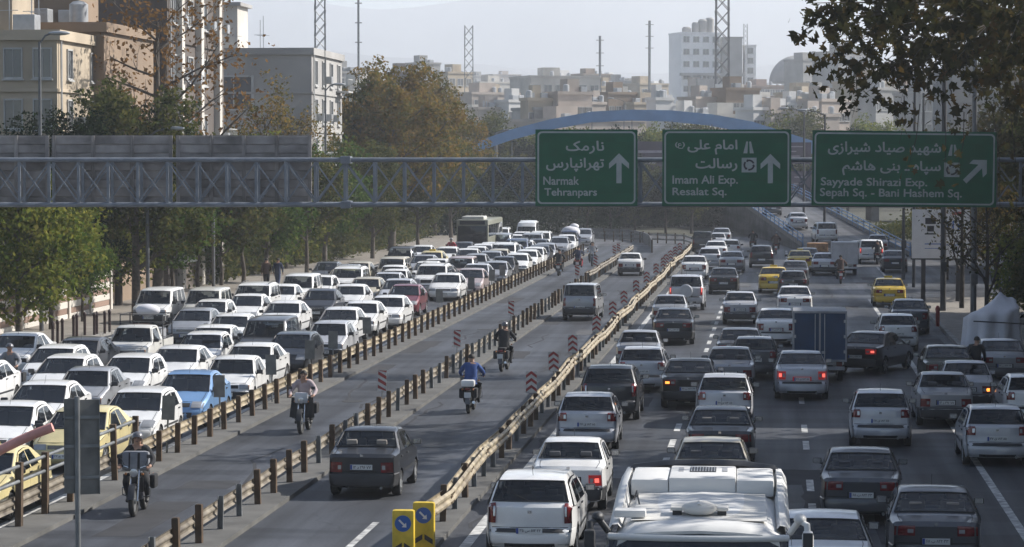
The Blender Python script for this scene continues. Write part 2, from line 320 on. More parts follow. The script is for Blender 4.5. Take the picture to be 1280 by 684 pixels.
def car_proto(kind):
    K = CAR[kind]; P = K['pts']; n = len(P); L2 = max(abs(P[1][0]), abs(P[-3][0]), max(p[0] for p in P)); Wm = K['W']/2; ic, ih, ir, idk = K['i']
    zcowl, zdeck = P[ic][1], P[idk][1]; ztop = max(p[1] for p in P); zbelt = (zcowl+zdeck)/2
    full = n > 15
    xr = min(p[0] for p in P)
    def Wf(x, z):
        h = Wm
        if z < .55: h *= 1-.05*((.55-z)/.3)**2
        if z > zbelt-.02: h -= (z-zbelt+.02)/(ztop-zbelt)*Wm*(.235 if kind not in ('tallvan', 'wagon', 'suv') else .15)
        elif z > .55: h *= 1-.03*((z-.55)/(zbelt-.55))
        tx = (x/L2 if x > 0 else (x/abs(xr)))
        t = max(0, (abs(tx)-.68)/.32)
        if not full and x < 0: t = 0
        return h*(1-.10*t*t)
    kf = .16 if not K['bump'] else .08
    def warp(p):
        x, y, z = p; e = smooth01((abs(x)/L2-.55)/.45); f = (y/Wm)**2
        if not full and x < 0: e = 0
        x2 = x - math.copysign(1, x)*e*kf*f*(1 if x > 0 else .7)
        if z > zbelt and x > P[ih][0]-.1: x2 -= .07*f
        if z > zbelt and x < P[ir][0]+.1 and full: x2 += .05*f
        return (x2, y, z)
    def nrm(i):
        i0, i1 = max(0, int(math.floor(i-1e-6))), min(n-1, int(math.ceil(i+1e-6)))
        if i0 == i1: i1 = i0+1
        a, b = P[i0], P[i1]; dx, dz = b[0]-a[0], b[1]-a[1]; l = math.hypot(dx, dz) or 1
        return (-dz/l*-1, dx/l*-1) if False else (dz/l, -dx/l)
    rnd_ = kind in ('hatch', 'saloon', 'tallhatch', 'suv')
    def prof(i):
        k = min(n-2, int(i)); t = i-k
        if rnd_ and 0 < k < n-2:
            a, b, c, d = P[k-1], P[k], P[k+1], P[k+2]; q = []
            for m in (0, 1):
                L0 = math.dist(a, b); L1 = math.dist(b, c); L2_ = math.dist(c, d); lm = min(1, 1.6*L1/(L0+L1)); ln_ = min(1, 1.6*L1/(L1+L2_))
                m0 = (c[m]-a[m])*.5*lm*.8; m1 = (d[m]-b[m])*.5*ln_*.8
                q.append((2*t**3-3*t*t+1)*b[m]+(t**3-2*t*t+t)*m0+(-2*t**3+3*t*t)*c[m]+(t**3-t*t)*m1)
            return tuple(q)
        return (P[k][0]*(1-t)+P[k+1][0]*t, P[k][1]*(1-t)+P[k+1][1]*t)
    r0 = .08 if rnd_ else .045
    def surf(i, f, off=0.0):
        x, z = prof(i); nx, nz = nrm(i); W = Wf(x, z); a = abs(f)
        d = off - (r0*((a-.88)/.12)**2 if a > .88 else 0)
        cr = .022*(1-f*f) if ic-1 < i < idk+2 else .012*(1-f*f)
        return warp((x+nx*(d+cr), f*W, z+nz*(d+cr)))
    F = [-1, -.965, -.88, -.5, 0, .5, .88, .965, 1]
    def edge(i, off=0.0): x, z = prof(i); nx, nz = nrm(i); return (x-nx*(r0-off), z-nz*(r0-off))
    body = MB()
    # top strip with holes for windscreen and rear window
    ws0, ws1, rw0, rw1 = ic+.07, ih-.06, ir+.07, idk-.08
    rows = sorted(set([float(k) for k in range(n)] + [ws0, ws1, rw0, rw1] + ([k+.5 for k in range(1, n-2)] if rnd_ else [])))
    FW = [-1, -.985, -.955, -.91, -.5, 0, .5, .91, .955, .985, 1]
    G = [[surf(i, f) for f in FW] for i in rows]
    def skip(a, b): m = (rows[a]+rows[a+1])/2; return (ws0 < m < ws1 or rw0 < m < rw1) and 3 <= b <= 6
    body.grid(G, 0, skip)
    # lower sides
    xf0 = P[2][0]; arches = K['ax']; ra = K['rw']+.06
    def ztopx(x):
        if x > P[ic][0]:
            for k in range(2, ic):
                if P[k+1][0] <= x <= P[k][0]: t = (P[k][0]-x)/max(1e-6, P[k][0]-P[k+1][0]); return P[k][1]*(1-t)+P[k+1][1]*t - r0*.9
            return P[2][1]
        if x < P[idk][0]:
            for k in range(idk, n-3):
                if P[k+1][0] <= x <= P[k][0]: t = (P[k][0]-x)/max(1e-6, P[k][0]-P[k+1][0]); return P[k][1]*(1-t)+P[k+1][1]*t - r0*.9
            return P[-3][1]
        t = (P[ic][0]-x)/(P[ic][0]-P[idk][0]); return zcowl*(1-t)+zdeck*t - r0*(.9 if t < .02 or t > .98 else .9)
    xs = [P[ic][0], P[idk][0], xf0-.002, xr+.002] + [p[0] for p in P[2:] if abs(p[0]) < L2-.01] + [xf0*.97, xr*.97]
    for a in arches: xs += [a+ra*math.cos(k*math.pi/8) for k in range(9)] + [a-ra-.001, a+ra+.001]
    xs += [0, .4, -.4]
    if not full: xs = [x for x in xs if x >= xr+.0]; arches = (K['ax'][0],)
    xs = sorted(set(round(x, 4) for x in xs if xr <= x <= xf0))
    def zbot(x):
        for a in arches:
            if abs(x-a) < ra: return K['rw']+math.sqrt(ra*ra-(x-a)**2)
        return K['zb'] + (0.06 if abs(x) > L2*.9 else 0)
    for sgn in (-1, 1):
        G = []
        for x in xs:
            zb_, zt_ = zbot(x), ztopx(x); zt_ = max(zt_, zb_+.01); row = []
            for q in (0, .12, .3, .5, .7, .88, 1):
                z = zb_*(1-q)+zt_*q; row.append(warp((x, sgn*Wf(x, z), z)))
            G.append(row)
        body.grid(G, 0, None, sgn < 0)
        # inner lip of the sides (dark)
        body.grid([[warp((x, sgn*Wf(x, zbot(x)), zbot(x))), warp((x, sgn*(Wf(x, zbot(x))-.22), zbot(x)+.02))] for x in xs], 1)
        # greenhouse
        A, B, C, D = edge(ic), edge(ih), edge(ir), edge(idk)
        A = (A[0], zcowl-r0*.9); D = (D[0], zdeck-r0*.9)
        us = [0, .09, .12, .50, .53, .80, .84, 1] if kind not in ('cab',) else [0, .12, .16, .8, .84, .86, .9, 1]
        vs = [0, .05, .90, 1]
        def gh(u, v, off=0):
            bx, bz = A[0]*(1-u)+D[0]*u, A[1]*(1-u)+D[1]*u
            i = ih+u*(ir-ih); tx, tz = edge(i)
            tx2 = B[0]*(1-u)+C[0]*u
            # find roof height at tx2
            for k in range(ih, ir):
                if P[k+1][0] <= tx2 <= P[k][0]+1e-6: t = (P[k][0]-tx2)/max(1e-6, P[k][0]-P[k+1][0]); e0, e1 = edge(k), edge(k+1); tz = e0[1]*(1-t)+e1[1]*t
            x, z = bx*(1-v)+tx2*v, bz*(1-v)+tz*v
            return warp((x, sgn*(Wf(x, z)+off), z))
        wins = [(1, 2), (3, 4)] if False else None
        panes = [(.12, .50), (.53, .80)] if kind != 'cab' else [(.16, .8)]
        if kind in ('wagon', 'suv', 'tallvan'): panes = [(.10, .40), (.43, .68), (.71, .93)]; us = [0, .10, .40, .43, .68, .71, .93, 1]
        G = [[gh(u, v) for v in vs] for u in us]
        def sk(a, b): m = (us[a]+us[a+1])/2; return b == 1 and any(p0 < m < p1 for p0, p1 in panes)
        body.grid(G, 0, sk, sgn < 0)
        K.setdefault('panes', {})[sgn] = [[[gh(p0+(p1-p0)*a/3, .05+.85*b, -.004) for b in (0, .5, 1)] for a in range(4)] for p0, p1 in panes]
    if not full:
        body.box((xr+.02, 0, (P[-1][1]+ztopx(xr))/2+.05), (.04, K['W']*.93, ztopx(xr)-.4), 0)
    pr = Proto()
    pr.add('body', body.mesh('body', [PAINT['white'], M_under], 32), tag='paint', lod=9)
    # under side
    ub = MB(); ub.box(((xf0+xr)/2, 0, K['zb']+.13), (xf0-xr-.34, K['W']-.46, .26), 0)
    for a in K['ax']: ub.box((a, 0, K['rw']), (.12, K['W']-.3, .1), 0)
    if not full: ub.box((-1.2, 0, .45), (1.9, .8, .16), 0)
    pr.add('underbody', ub.mesh('underbody', M_under), lod=9)
    def patch(i0, i1, f0, f1, off, m, ni=5, nf=6, tag=None, skirt=.03):
        mb = MB(); ks = [i0+(i1-i0)*a/ni for a in range(ni+1)] ; ks = sorted(set(ks+[float(k) for k in range(math.ceil(i0), math.floor(i1)+1)]))
        fs = [f0+(f1-f0)*a/nf for a in range(nf+1)]
        if skirt: 
            G = [[surf(i, f, (-skirt if (a in (0, len(ks)+1) or b in (0, len(fs)+1)) else off)) for b, f in enumerate([fs[0]]+fs+[fs[-1]])] for a, i in enumerate([ks[0]]+ks+[ks[-1]])]
        else: G = [[surf(i, f, off) for f in fs] for i in ks]
        mb.grid(G, 0); return mb.mesh('patch', m, 40)
    pr.add('windscreen', patch(ws0, ws1, -.91, .91, -.006, G_car, 4, 8, skirt=0), tag='glass', lod=9)
    rwm = patch(rw0, rw1, -.91, .91, -.006, G_car, 4, 8, skirt=0)
    pr.add('rear_window', rwm, tag='glass', lod=9)
    for sgn in (-1, 1):
        for k, Gp in enumerate(K['panes'][sgn]):
            pr.add('side_window', MB().grid(Gp).mesh('side_window', G_car, 40), tag='glass', lod=9)
    # rubber surround of windscreen and rear window
    for (a, b) in ((ws0, ws1), (rw0, rw1)):
        mb = MB(); pts = [surf(a, f, .004) for f in (-.91, -.5, 0, .5, .91)]+[surf(b, f, .004) for f in (.91, .5, 0, -.5, -.91)]+[surf(a, -.91, .004)]
        mb.tube(pts, .016, 4); pr.add('window_seal', mb.mesh('window_seal', M_dark), lod=1)
    # lamps, grille, bumpers
    f0, f1, i0, i1 = K['fl']
    for sgn in (-1, 1):
        a, b = sorted((sgn*f0, sgn*f1)); h = pr.add('headlight', patch(i0, i1, a, b, .012, M_lampglass, 3, 4), tag='head', lod=9)
        pr.add('reflector', patch(i0+.1*(i1-i0), i1-.1*(i1-i0), a+.04, b-.04, .004, M_refl, 2, 2, skirt=0), h, lod=1)
        if not K['bump']: pass
        else: pr.add('indicator', patch(i0, i1, *sorted((sgn*(f1+.002), sgn*1.0)), .014, M_amberoff, 2, 2), lod=1)
    gm = M_dark
    pr.add('grille', patch(i0+.15*(i1-i0), i0+.8*(i1-i0), -f0+.05, f0-.05, .006, gm, 2, 6), lod=9)
    if kind == 'classic' or kind == 'cab':
        mb = MB()
        for q in (.25, .45, .65): mb.tube([surf(i0+q*(i1-i0), f, .012) for f in (-f0+.07, 0, f0-.07)], .009, 4)
        pr.add('grille_bar', mb.mesh('grille_bar', M_chrome), lod=1)
    else: pr.add('badge', MB().lathe([(.0, -.004), (.045, 0), (.03, .008)], surf(i0+.5*(i1-i0) if kind != 'hatch' else 4.5, 0, .016), 'X', 10).mesh('badge', M_chrome, 40), lod=1)
    if kind == 'hatch' or kind in ('saloon', 'tallhatch', 'suv'): pr.add('air_intake', patch(1.1, 2.0, -.62, .62, .008, M_dark, 2, 6), lod=9)
    def bumper(i_a, i_b, m, front, off=.022):
        mb = MB(); ks = [i_a+(i_b-i_a)*k/4 for k in range(5)]; fs = [-1, -.96, -.85, -.4, 0, .4, .85, .96, 1]
        mb.grid([[surf(i, f, off if 0 < a < 4 else 0) for f in fs] for a, i in enumerate(ks)])
        xe = xf0 if front else xr; xa = (K['ax'][0]+ra+.05) if front else (K['ax'][1]-ra-.05); z0, z1 = sorted((prof(i_a)[1], prof(i_b)[1]))
        for sgn in (-1, 1):
            mb.grid([[warp((x, sgn*(Wf(x, z)+o), z)) for (z, o) in ((z0, 0), (z0+.02, off*.8), (z1-.02, off*.8), (z1, 0))] for x in (xe*.985, (xe+xa)/2, xa)])
        return mb.mesh('bumper', m, 40)
    if K['bump']:
        pr.add('bumper', bumper(.3, 2.4, M_dark, True), tag='fbumper', lod=9)
        if full: pr.add('bumper', bumper(n-4+.1, n-1.2, M_dark, False), tag='rbumper', lod=9)
    else:
        pr.add('bumper', bumper(.6, 2.6, PAINT['white'], True, .01), tag='bumper', lod=9)
        pr.add('bumper', bumper(n-4+.1, n-1.3, PAINT['white'], False, .012), tag='bumper', lod=9)
        pr.add('bumper_strip', patch(n-3.6, n-2.95, -.97, .97, .022, M_dark, 2, 8), lod=9)
        pr.add('rear_valance', patch(n-1.9, n-1.25, -.62, .62, .02, M_dark, 2, 6), lod=1)
    if K['rl']:
        f0, f1, i0, i1 = K['rl']
        for sgn in (-1, 1):
            a, b = sorted((sgn*f0, sgn*f1)); h = pr.add('taillight', patch(i0, i1, a, b, .014, M_tail, 4, 3), tag='tail_l' if sgn > 0 else 'tail_r', lod=9)
            a2, b2 = sorted((sgn*(f0+(f1-f0)*.08), sgn*(f0+(f1-f0)*.36))); pr.add('reversing_lamp', patch(i0+.3*(i1-i0), i0+.7*(i1-i0), a2, b2, .018, M_refl, 2, 2), h, lod=1)
            a2, b2 = sorted((sgn*(f0+(f1-f0)*.48), sgn*(f0+(f1-f0)*.82))); pr.add('bulb', patch(i0+.3*(i1-i0), i0+.7*(i1-i0), a2, b2, .018, M_tail, 2, 2), h, tag='bulb_l' if sgn > 0 else 'bulb_r', lod=9)
    if full:
        x, y, z = surf(K['plate_r'][1], 0, .02); 
        if kind in ('classic', 'box', 'saloon'):
            pr.add('plate_recess', patch(K['plate_r'][1]-.2, K['plate_r'][1]+.2, -.38, .38, .006, M_dark if kind != 'saloon' else M_tail, 2, 4), tag='recess', lod=9)
        p = pr.add('number_plate', PM['plate'], loc=(x-.012, 0, z), rot=(0, 0, -math.pi/2), lod=9)
        pr.add('plate_number', PM['num'][random.randrange(len(PM['num']))], p, lod=1)
    x, y, z = surf(1.5, 0, .03)
    p = pr.add('number_plate', PM['plate'], loc=(x+.02, 0, z), rot=(0, 0, math.pi/2), lod=9)
    pr.add('plate_number', PM['num'][random.randrange(len(PM['num']))], p, lod=1)
    # mirrors, handles, wiper, antenna
    xm = P[ic][0]-.22
    for sgn in (-1, 1):
        mb = MB(); yy = sgn*(Wf(xm, zcowl)+.10); mb.rbox((xm, yy, zcowl+.08), (.10, .20, .13), .035); mb.tube([(xm+.02, sgn*(Wf(xm, zcowl)-.02), zcowl+.01), (xm, yy, zcowl+.05)], .022, 5)
        mi = pr.add('wing_mirror', mb.mesh('wing_mirror', [M_dark], 40), lod=9)
        pr.add('mirror_glass', MB().box((xm-.052, yy, zcowl+.08), (.004, .16, .10)).mesh('mirror_glass', M_chrome), mi, lod=1)
        for xd in ((.0, -.85) if full and kind != 'cab' else (.05,)):
            pr.add('door_handle', MB().rbox((xd-.2, sgn*(Wf(xd, .8)+.012), zbelt-.12), (.16, .03, .035), .01).mesh('door_handle', M_dark, 40), lod=1)
        # door gaps and side moulding, slightly recessed lines
        mb = MB()
        for xd in ((P[ic][0]-.32, -.12, K['ax'][1]+.30) if full else (P[ic][0]-.32,)):
            mb.grid([[warp((xd+dx, sgn*(Wf(xd, z)+.002), z)) for z in (K['zb']+.08, .5, .7, zbelt-.04)] for dx in (-.006, .006)])
        mb.grid([[warp((x, sgn*(Wf(x, z)+.008), z)) for z in (.50, .555)] for x in (K['ax'][0]-ra-.04, .3, -.3, (K['ax'][1] if full else -.2)+ra+.04)])
        pr.add('door_trim', mb.mesh('door_trim', M_dark), lod=1)
    if kind in ('box', 'classic', 'saloon', 'cab'): pr.add('antenna', MB().tube([surf(ih+.4, .0, .0), tuple(Vector(surf(ih+.4, .0, .0))+Vector((-.15, 0, .22)))], .005, 4).mesh('antenna', M_dark), lod=1)
    else: pr.add('antenna', MB().tube([surf(ir-.4, .0, .0), tuple(Vector(surf(ir-.4, .0, .0))+Vector((-.18, 0, .2)))], .006, 4).mesh('antenna', M_dark), lod=1)
    gp = MB()
    for sgn in (-1, 1):
        gp.tube([surf(i, sgn*.84, .002) for i in (ic-.05, ic-.5, ic-1, 4.6)], .006, 3)
        if full and kind in ('classic', 'box', 'saloon'): gp.tube([surf(i, sgn*.82, .002) for i in (idk+.15, idk+1, idk+2, idk+2.4)], .006, 3)
        elif full: gp.tube([surf(i, sgn*.86, .002) for i in (idk+.1, idk+.6, idk+1.5)], .006, 3)
    if full: gp.tube([surf(n-4.1, f, .003) for f in (-.9, -.4, 0, .4, .9)], .007, 3)
    gp.tube([surf(4.6, f, .002) for f in (-.84, -.3, .3, .84)], .006, 3)
    pr.add('panel_gap', gp.mesh('panel_gap', M_under), lod=1)
    if full and n > 15: pr.add('tow_eye', MB().box(surf(n-1.6, .45, .02), (.04, .07, .05)).mesh('tow_eye', M_under), lod=1); pr.add('exhaust_pipe', MB().tube([(xr+.25, -.45, .26), (xr-.03, -.45, .25)], .03, 8).mesh('exhaust_pipe', M_rim, 50), lod=1); pr.add('boot_badge', MB().box(surf(idk+2.6 if kind in ('classic', 'box', 'saloon') else idk+1.4, .0, .01), (.02, .07, .05)).mesh('boot_badge', M_chrome), lod=1)
    wi = MB()
    for y0, y1 in ((.55, .02), (.0, -.5)): wi.tube([surf(ic+.02, y0, .02), surf(ic+.16, y1, .03)], .009, 4)
    pr.add('wiper', wi.mesh('wiper', M_dark), lod=1)
    if kind in ('hatch', 'tallhatch', 'wagon'): pr.add('rear_wiper', MB().tube([surf(idk-.05, 0, .02), surf(idk-.35, .4, .03)], .01, 4).mesh('rear_wiper', M_dark), lod=1)
    # seats and dashboard seen through the glass
    if kind != 'cab' or True:
        sm = MB(); zs = zbelt-.42
        for y in (-.37, .37):
            sm.rbox((.05, y, zs), (.5, .48, .14), .05); sm.rbox((-.22, y, zs+.33), (.13, .46, .58), .05, ry=-.22); sm.rbox((-.33, y, zs+.70), (.08, .25, .17), .035, ry=-.2)
        if full:
            sm.rbox((-1.0 if P[ir][0] < -.9 or True else -.8, 0, zs+.28), (.14, 1.18, .52), .05, ry=-.25)
            for y in (-.34, .34): sm.rbox((-1.10, y, zs+.60), (.07, .24, .13), .03, ry=-.2)
        pr.add('seats', sm.mesh('seats', M_seat, 40), tag='seats', lod=2)
        dm = MB(); dm.rbox((P[ic][0]-.35, 0, zcowl-.12), (.45, K['W']*.8, .2), .06); 
        st = [(P[ic][0]-.62+.03*math.cos(a), .37+.18*math.cos(a)*1, zcowl-.04+.18*math.sin(a)) for a in [k*math.pi/6 for k in range(13)]]
        dm.tube(st, .014, 5, cap=False)
        pr.add('dashboard', dm.mesh('dashboard', M_seat, 40), lod=2)
    # wheels
    rw = K['rw']; wt = MB().lathe([(rw-.09, -.085), (rw-.02, -.095), (rw, -.07), (rw, .07), (rw-.02, .095), (rw-.09, .085)], axis='Y', n=20).mesh('tyre', M_rubber, 40)
    rm = MB(); rm.lathe([(.02, -.09), (.10, -.09), (rw-.10, -.075), (rw-.088, -.09), (rw-.088, .09), (rw-.10, .075), (.10, .09), (.02, .09)], axis='Y', n=16)
    for k in range(6):
        a = k*math.pi/3
        for sg in (-1, 1): rm.box((.55*rw*math.cos(a), sg*.09, .55*rw*math.sin(a)), (.3*rw, .01, .05), 1, ry=-a)
    rmm = rm.mesh('rim', [M_hub, M_rim], 40)
    wy = Wm-.105
    for a in K['ax']:
        for sg in (-1, 1):
            t = pr.add('wheel', wt, loc=(a, sg*wy, rw), lod=9); pr.add('rim', rmm, t, lod=9)
    if kind == 'suv':
        x, y, z = surf(12.6, 0, 0); sw = pr.add('spare_wheel', MB().lathe([(.05, -.2), (.30, -.2), (.345, -.16), (.345, 0), (.3, .02)], (x, 0, .98), 'X', 24).mesh('spare_wheel', PAINT['lightsilver'], 40), tag='spare', lod=9)
        for sgn in (-1, 1): pr.add('roof_rail', MB().tube([surf(ih+.5, sgn*.85, .05), surf(9, sgn*.85, .06), surf(ir-.3, sgn*.85, .05)], .018, 5).mesh('roof_rail', M_dark), lod=9)
    if kind == 'cab':
        bx = MB(); x0, x1 = -2.15, -.58; hw = .80; z0 = .62
        bx.box(((x0+x1)/2, 0, z0), (x1-x0, 2*hw, .05), 0)
        for s_ in (-1, 1): bx.box(((x0+x1)/2, s_*hw, z0+.22), (x1-x0, .04, .46), 0)
        bx.box((x0, 0, z0+.22), (.04, 2*hw-.04, .46), 0); bx.box((x1, 0, z0+.22), (.04, 2*hw-.04, .46), 0)
        pr.add('cargo_bed', bx.mesh('cargo_bed', PAINT['white']), tag='paint', lod=9)
        for s_ in (-1, 1): pr.add('taillight', MB().box((x0-.03, s_*.66, z0+.02), (.03, .2, .16)).mesh('taillight', M_tail), tag='tail_l' if s_ > 0 else 'tail_r', lod=9)
    return pr
# plates: white with a blue band, Persian digits
PM = {}
mb = MB().box((0, 0, 0), (.50, .012, .115), 0).box((-.225, -.004, 0), (.045, .012, .105), 1); PM['plate'] = mb.mesh('number_plate', [M_plate, M_plateblue])
PM['num'] = []
for s_ in ('۲۷ ق ۱۸۳ ۵۵', '۴۲ ج ۷۳۹ ۱۱', '۶۸ ب ۸۲۴ ۳۳', '۱۴ د ۲۹۶ ۷۷', '۳۵ س ۵۱۲ ۴۴'):
    me = text_mesh(s_, M_ink, width=.40, height=.068, bold=.012); me.transform(Matrix.Translation((-.18, -.010, -.034))); me.name = 'plate_number'; PM['num'].append(me)
PROTO = {k: car_proto(k) for k in CAR}
# ------------------------------------------------------------------ people
M_skin = mat('skin', (0.34, 0.20, 0.14), 0.6); M_hair = mat('hair_black', (0.015, 0.012, 0.01), 0.7); M_shoe = mat('shoe_black', (0.02, 0.02, 0.02), 0.5)
def cloth(n, c): return mat('cloth_'+n, c, 0.9, var=0.18, scale=6, bump=0.4, bscale=9)
C_black, C_navy, C_blue, C_grey, C_pink, C_brown, C_red, C_cream, C_jean = cloth('black', (.016, .017, .02)), cloth('navy', (.025, .035, .07)), cloth('blue', (.03, .07, .22)), cloth('grey', (.2, .21, .23)), cloth('pink', (.40, .33, .34)), cloth('brown', (.08, .05, .04)), cloth('red', (.35, .03, .04)), cloth('cream', (.5, .48, .42)), cloth('jean', (.05, .07, .13))
def person_mesh(pose, top, trousers, helmet=False):
    """one continuous skinned body; x forward, y left; joints placed for the pose"""
    J = {}; E = []; Rr = {}
    def j(n, p, r, par=None):
        J[n] = Vector(p); Rr[n] = r
        if par: E.append((par, n))
    if pose == 'ride':
        j('pel', (-.05, 0, .86), .15); j('sp', (.0, 0, 1.08), .145, 'pel'); j('ch', (.07, 0, 1.30), .165, 'sp'); j('nk', (.13, 0, 1.47), .065, 'ch'); j('hd', (.16, 0, 1.60), .088, 'nk'); j('ht', (.165, 0, 1.70), .07, 'hd')
        for s, n in ((1, 'l'), (-1, 'r')):
            j('s'+n, (.09, s*.19, 1.39), .075, 'ch'); j('e'+n, (.24, s*.36, 1.16), .055, 's'+n); j('w'+n, (.50, s*.32, 1.05), .036, 'e'+n); j('p'+n, (.56, s*.315, 1.05), .034, 'w'+n)
            j('h'+n, (-.02, s*.12, .84), .11, 'pel'); j('k'+n, (.38, s*.22, .72), .075, 'h'+n); j('a'+n, (.12, s*.20, .34), .05, 'k'+n); j('t'+n, (.30, s*.21, .27), .045, 'a'+n)
    else:
        st = {'walk': .30, 'stand': .04}[pose]; lean = .10 if pose == 'walk' else .02
        j('pel', (0, 0, .93), .14); j('sp', (lean*.3, 0, 1.13), .14, 'pel'); j('ch', (lean*.8, 0, 1.34), .165, 'sp'); j('nk', (lean*1.1, 0, 1.50), .062, 'ch'); j('hd', (lean*1.5, 0, 1.62), .086, 'nk'); j('ht', (lean*1.5+.005, 0, 1.71), .07, 'hd')
        for s, n in ((1, 'l'), (-1, 'r')):
            q = s*st
            j('s'+n, (lean*.8, s*.19, 1.42), .072, 'ch'); j('e'+n, (-q*.35+.02, s*.26, 1.14), .052, 's'+n); j('w'+n, (-q*.35+.13, s*.25, .90), .034, 'e'+n); j('p'+n, (-q*.35+.16, s*.25, .83), .032, 'w'+n)
            j('h'+n, (0, s*.10, .90), .105, 'pel'); j('k'+n, (q*.55+.06, s*.11, .50), .072, 'h'+n); j('a'+n, (q-.04 if q < 0 else q, s*.11, .11 if q < 0 else .09), .05, 'k'+n); j('t'+n, ((q-.04 if q < 0 else q)+.16, s*.12, .045), .042, 'a'+n)
    names = list(J); idx = {n: i for i, n in enumerate(names)}
    me = bpy.data.meshes.new('b'); me.from_pydata([J[n] for n in names], [(idx[a], idx[b]) for a, b in E], [])
    o = bpy.data.objects.new('b', me); COL.objects.link(o)
    sk = o.modifiers.new('s', 'SKIN'); sk.use_smooth_shade = True; sb = o.modifiers.new('d', 'SUBSURF'); sb.levels = 1
    for i, n in enumerate(names): me.skin_vertices[0].data[i].radius = (Rr[n]*(1.22 if pose == 'ride' and n[0] in 'scekh' and n not in ('hd', 'ht') else 1.16 if pose != 'ride' and n[0] in 'scekha' and n not in ('hd', 'ht') else 1.06),)*2
    me.skin_vertices[0].data[idx['pel']].use_root = True
    bpy.context.view_layer.update(); ev = o.evaluated_get(bpy.context.evaluated_depsgraph_get()); m2 = bpy.data.meshes.new_from_object(ev)
    bpy.data.objects.remove(o)
    # hands: four fingers of different lengths and a thumb at each palm; then the face
    mb = MB()
    for n, s in (('l', 1), ('r', -1)):
        p, wv = J['p'+n], (J['p'+n]-J['w'+n]).normalized(); side = Vector((0, 0, 1)).cross(wv).normalized() if pose == 'ride' else Vector((1, 0, 0))
        curl = Vector((0, 0, -1)) if pose == 'ride' else Vector((0, -s, 0))
        for k in range(4):
            L = (.062, .072, .068, .052)[k]; b = p + side*(k-1.5)*.019 + wv*.01
            mb.tube([b, b+wv*L*.5, b+wv*L*.8+curl*L*.4, b+wv*L*.6+curl*L*.8], [.009, .009, .008, .006], 5, 3)
        b = p - wv*.02 + side*(-s*.028 if pose == 'ride' else .028); mb.tube([b, b+side*(-s if pose == 'ride' else 1)*.02+wv*.02, b+side*(-s*.015 if pose == 'ride' else .015)+wv*.045+curl*.02], [.011, .010, .007], 5, 3)
    h = J['hd']; z = h.z+.02
    mb.tube([h+Vector((.085, 0, .03)), h+Vector((.112, 0, -.008)), h+Vector((.085, 0, -.018))], [.008, .015, .010], 5, 3)
    for s in (-1, 1):
        mb.ball((h.x+.078, s*.033, z+.012), (.012, .014, .009), 6, 4); mb.ball((h.x, s*.088, z-.01), (.02, .01, .03), 6, 3)
    mb.box((h.x+.083, 0, z-.062), (.012, .045, .010), 5)
    hm = mb.mesh('h', [top, trousers, M_shoe, M_skin, M_hair, M_ink], 60)
    bm = bmesh.new(); bm.from_mesh(m2); nb = len(bm.faces)
    seg = {'pel': 1, 'sp': 0, 'ch': 0, 'nk': 3, 'hd': 3, 'ht': 3}
    def reg(c):
        best = (9, 0)
        for a, b in E:
            A, B = J[a], J[b]; t = max(0, min(1, (c-A).dot(B-A)/(B-A).length_squared)); d = (c-(A+(B-A)*t)).length - .5*(Rr[a]*(1-t)+Rr[b]*t)
            if d < best[0]: best = (d, (a, b, t))
        a, b, t = best[1]; k = b[0]
        if b in ('sp', 'ch'): return 0 if not (b == 'sp' and t < .25) else 1
        if b == 'nk': return 3 if t > .55 else 0
        if b in ('hd', 'ht'): return 3
        if k in 'se': return 0
        if k == 'w': return 0 if t < .88 else 3
        if k == 'p': return 3
        if k == 't': return 2
        if k == 'a': return 1 if t < .9 else 2
        return 1
    for f in bm.faces: f.material_index = reg(f.calc_center_median()); f.smooth = True
    bm.from_mesh(hm); me = bpy.data.meshes.new('body'); bm.to_mesh(me); bm.free()
    for m in (top, trousers, M_shoe, M_skin, M_hair, M_ink): me.materials.append(m)
    # jacket or coat hem, hair or helmet
    hr = MB(); rr = .107 if not helmet else .135
    vs = []; n = 12
    for i in range(7):
        th = math.pi*.56*i/6
        for k in range(n):
            a = 2*math.pi*k/n; fr = math.cos(a); t2 = th*(1.0 if fr < .3 else 1-.38*(fr-.3)); vs.append((h.x-.012+rr*1.05*math.sin(t2)*math.cos(a), rr*.95*math.sin(t2)*math.sin(a), h.z+.025+rr*1.05*math.cos(t2)))
    hr.add(vs, [(i*n+k, i*n+(k+1) % n, (i+1)*n+(k+1) % n, (i+1)*n+k) for i in range(6) for k in range(n)])
    return me, hr.mesh('hair', M_hair, 60), J
M_helmet = mat('helmet_shell', (.10, .10, .11), .3, coat=.6)
def person(loc, rz, pose, top, trousers, label, helmet=None, group=None, extra=None):
    me, hair, J = person_mesh(pose, top, trousers, bool(helmet))
    root = ob('person', None, None, loc, (0, 0, rz), label=label, cat='person', group=group)
    ob('body', me, root)
    hm = ob('helmet' if helmet else 'hair', hair, root)
    if helmet: hair.materials[0] = helmet
    # jacket skirt round the hips
    jm = MB(); z = J['pel'].z; px = J['pel'].x
    prof = [(.155, z+.2), (.175, z+.06), (.185, z-.08 if pose != 'ride' else z-.02)]
    G = [[(px+r*.92*math.cos(a)-(.02 if pose == 'ride' else 0), r*1.08*math.sin(a), zz) for a in [2*math.pi*k/14 for k in range(15)]] for r, zz in prof]
    jm.grid(G, 0); ob('jacket_hem', jm.mesh('jacket_hem', top, 60), root)
    if extra: extra(root, J)
    return root
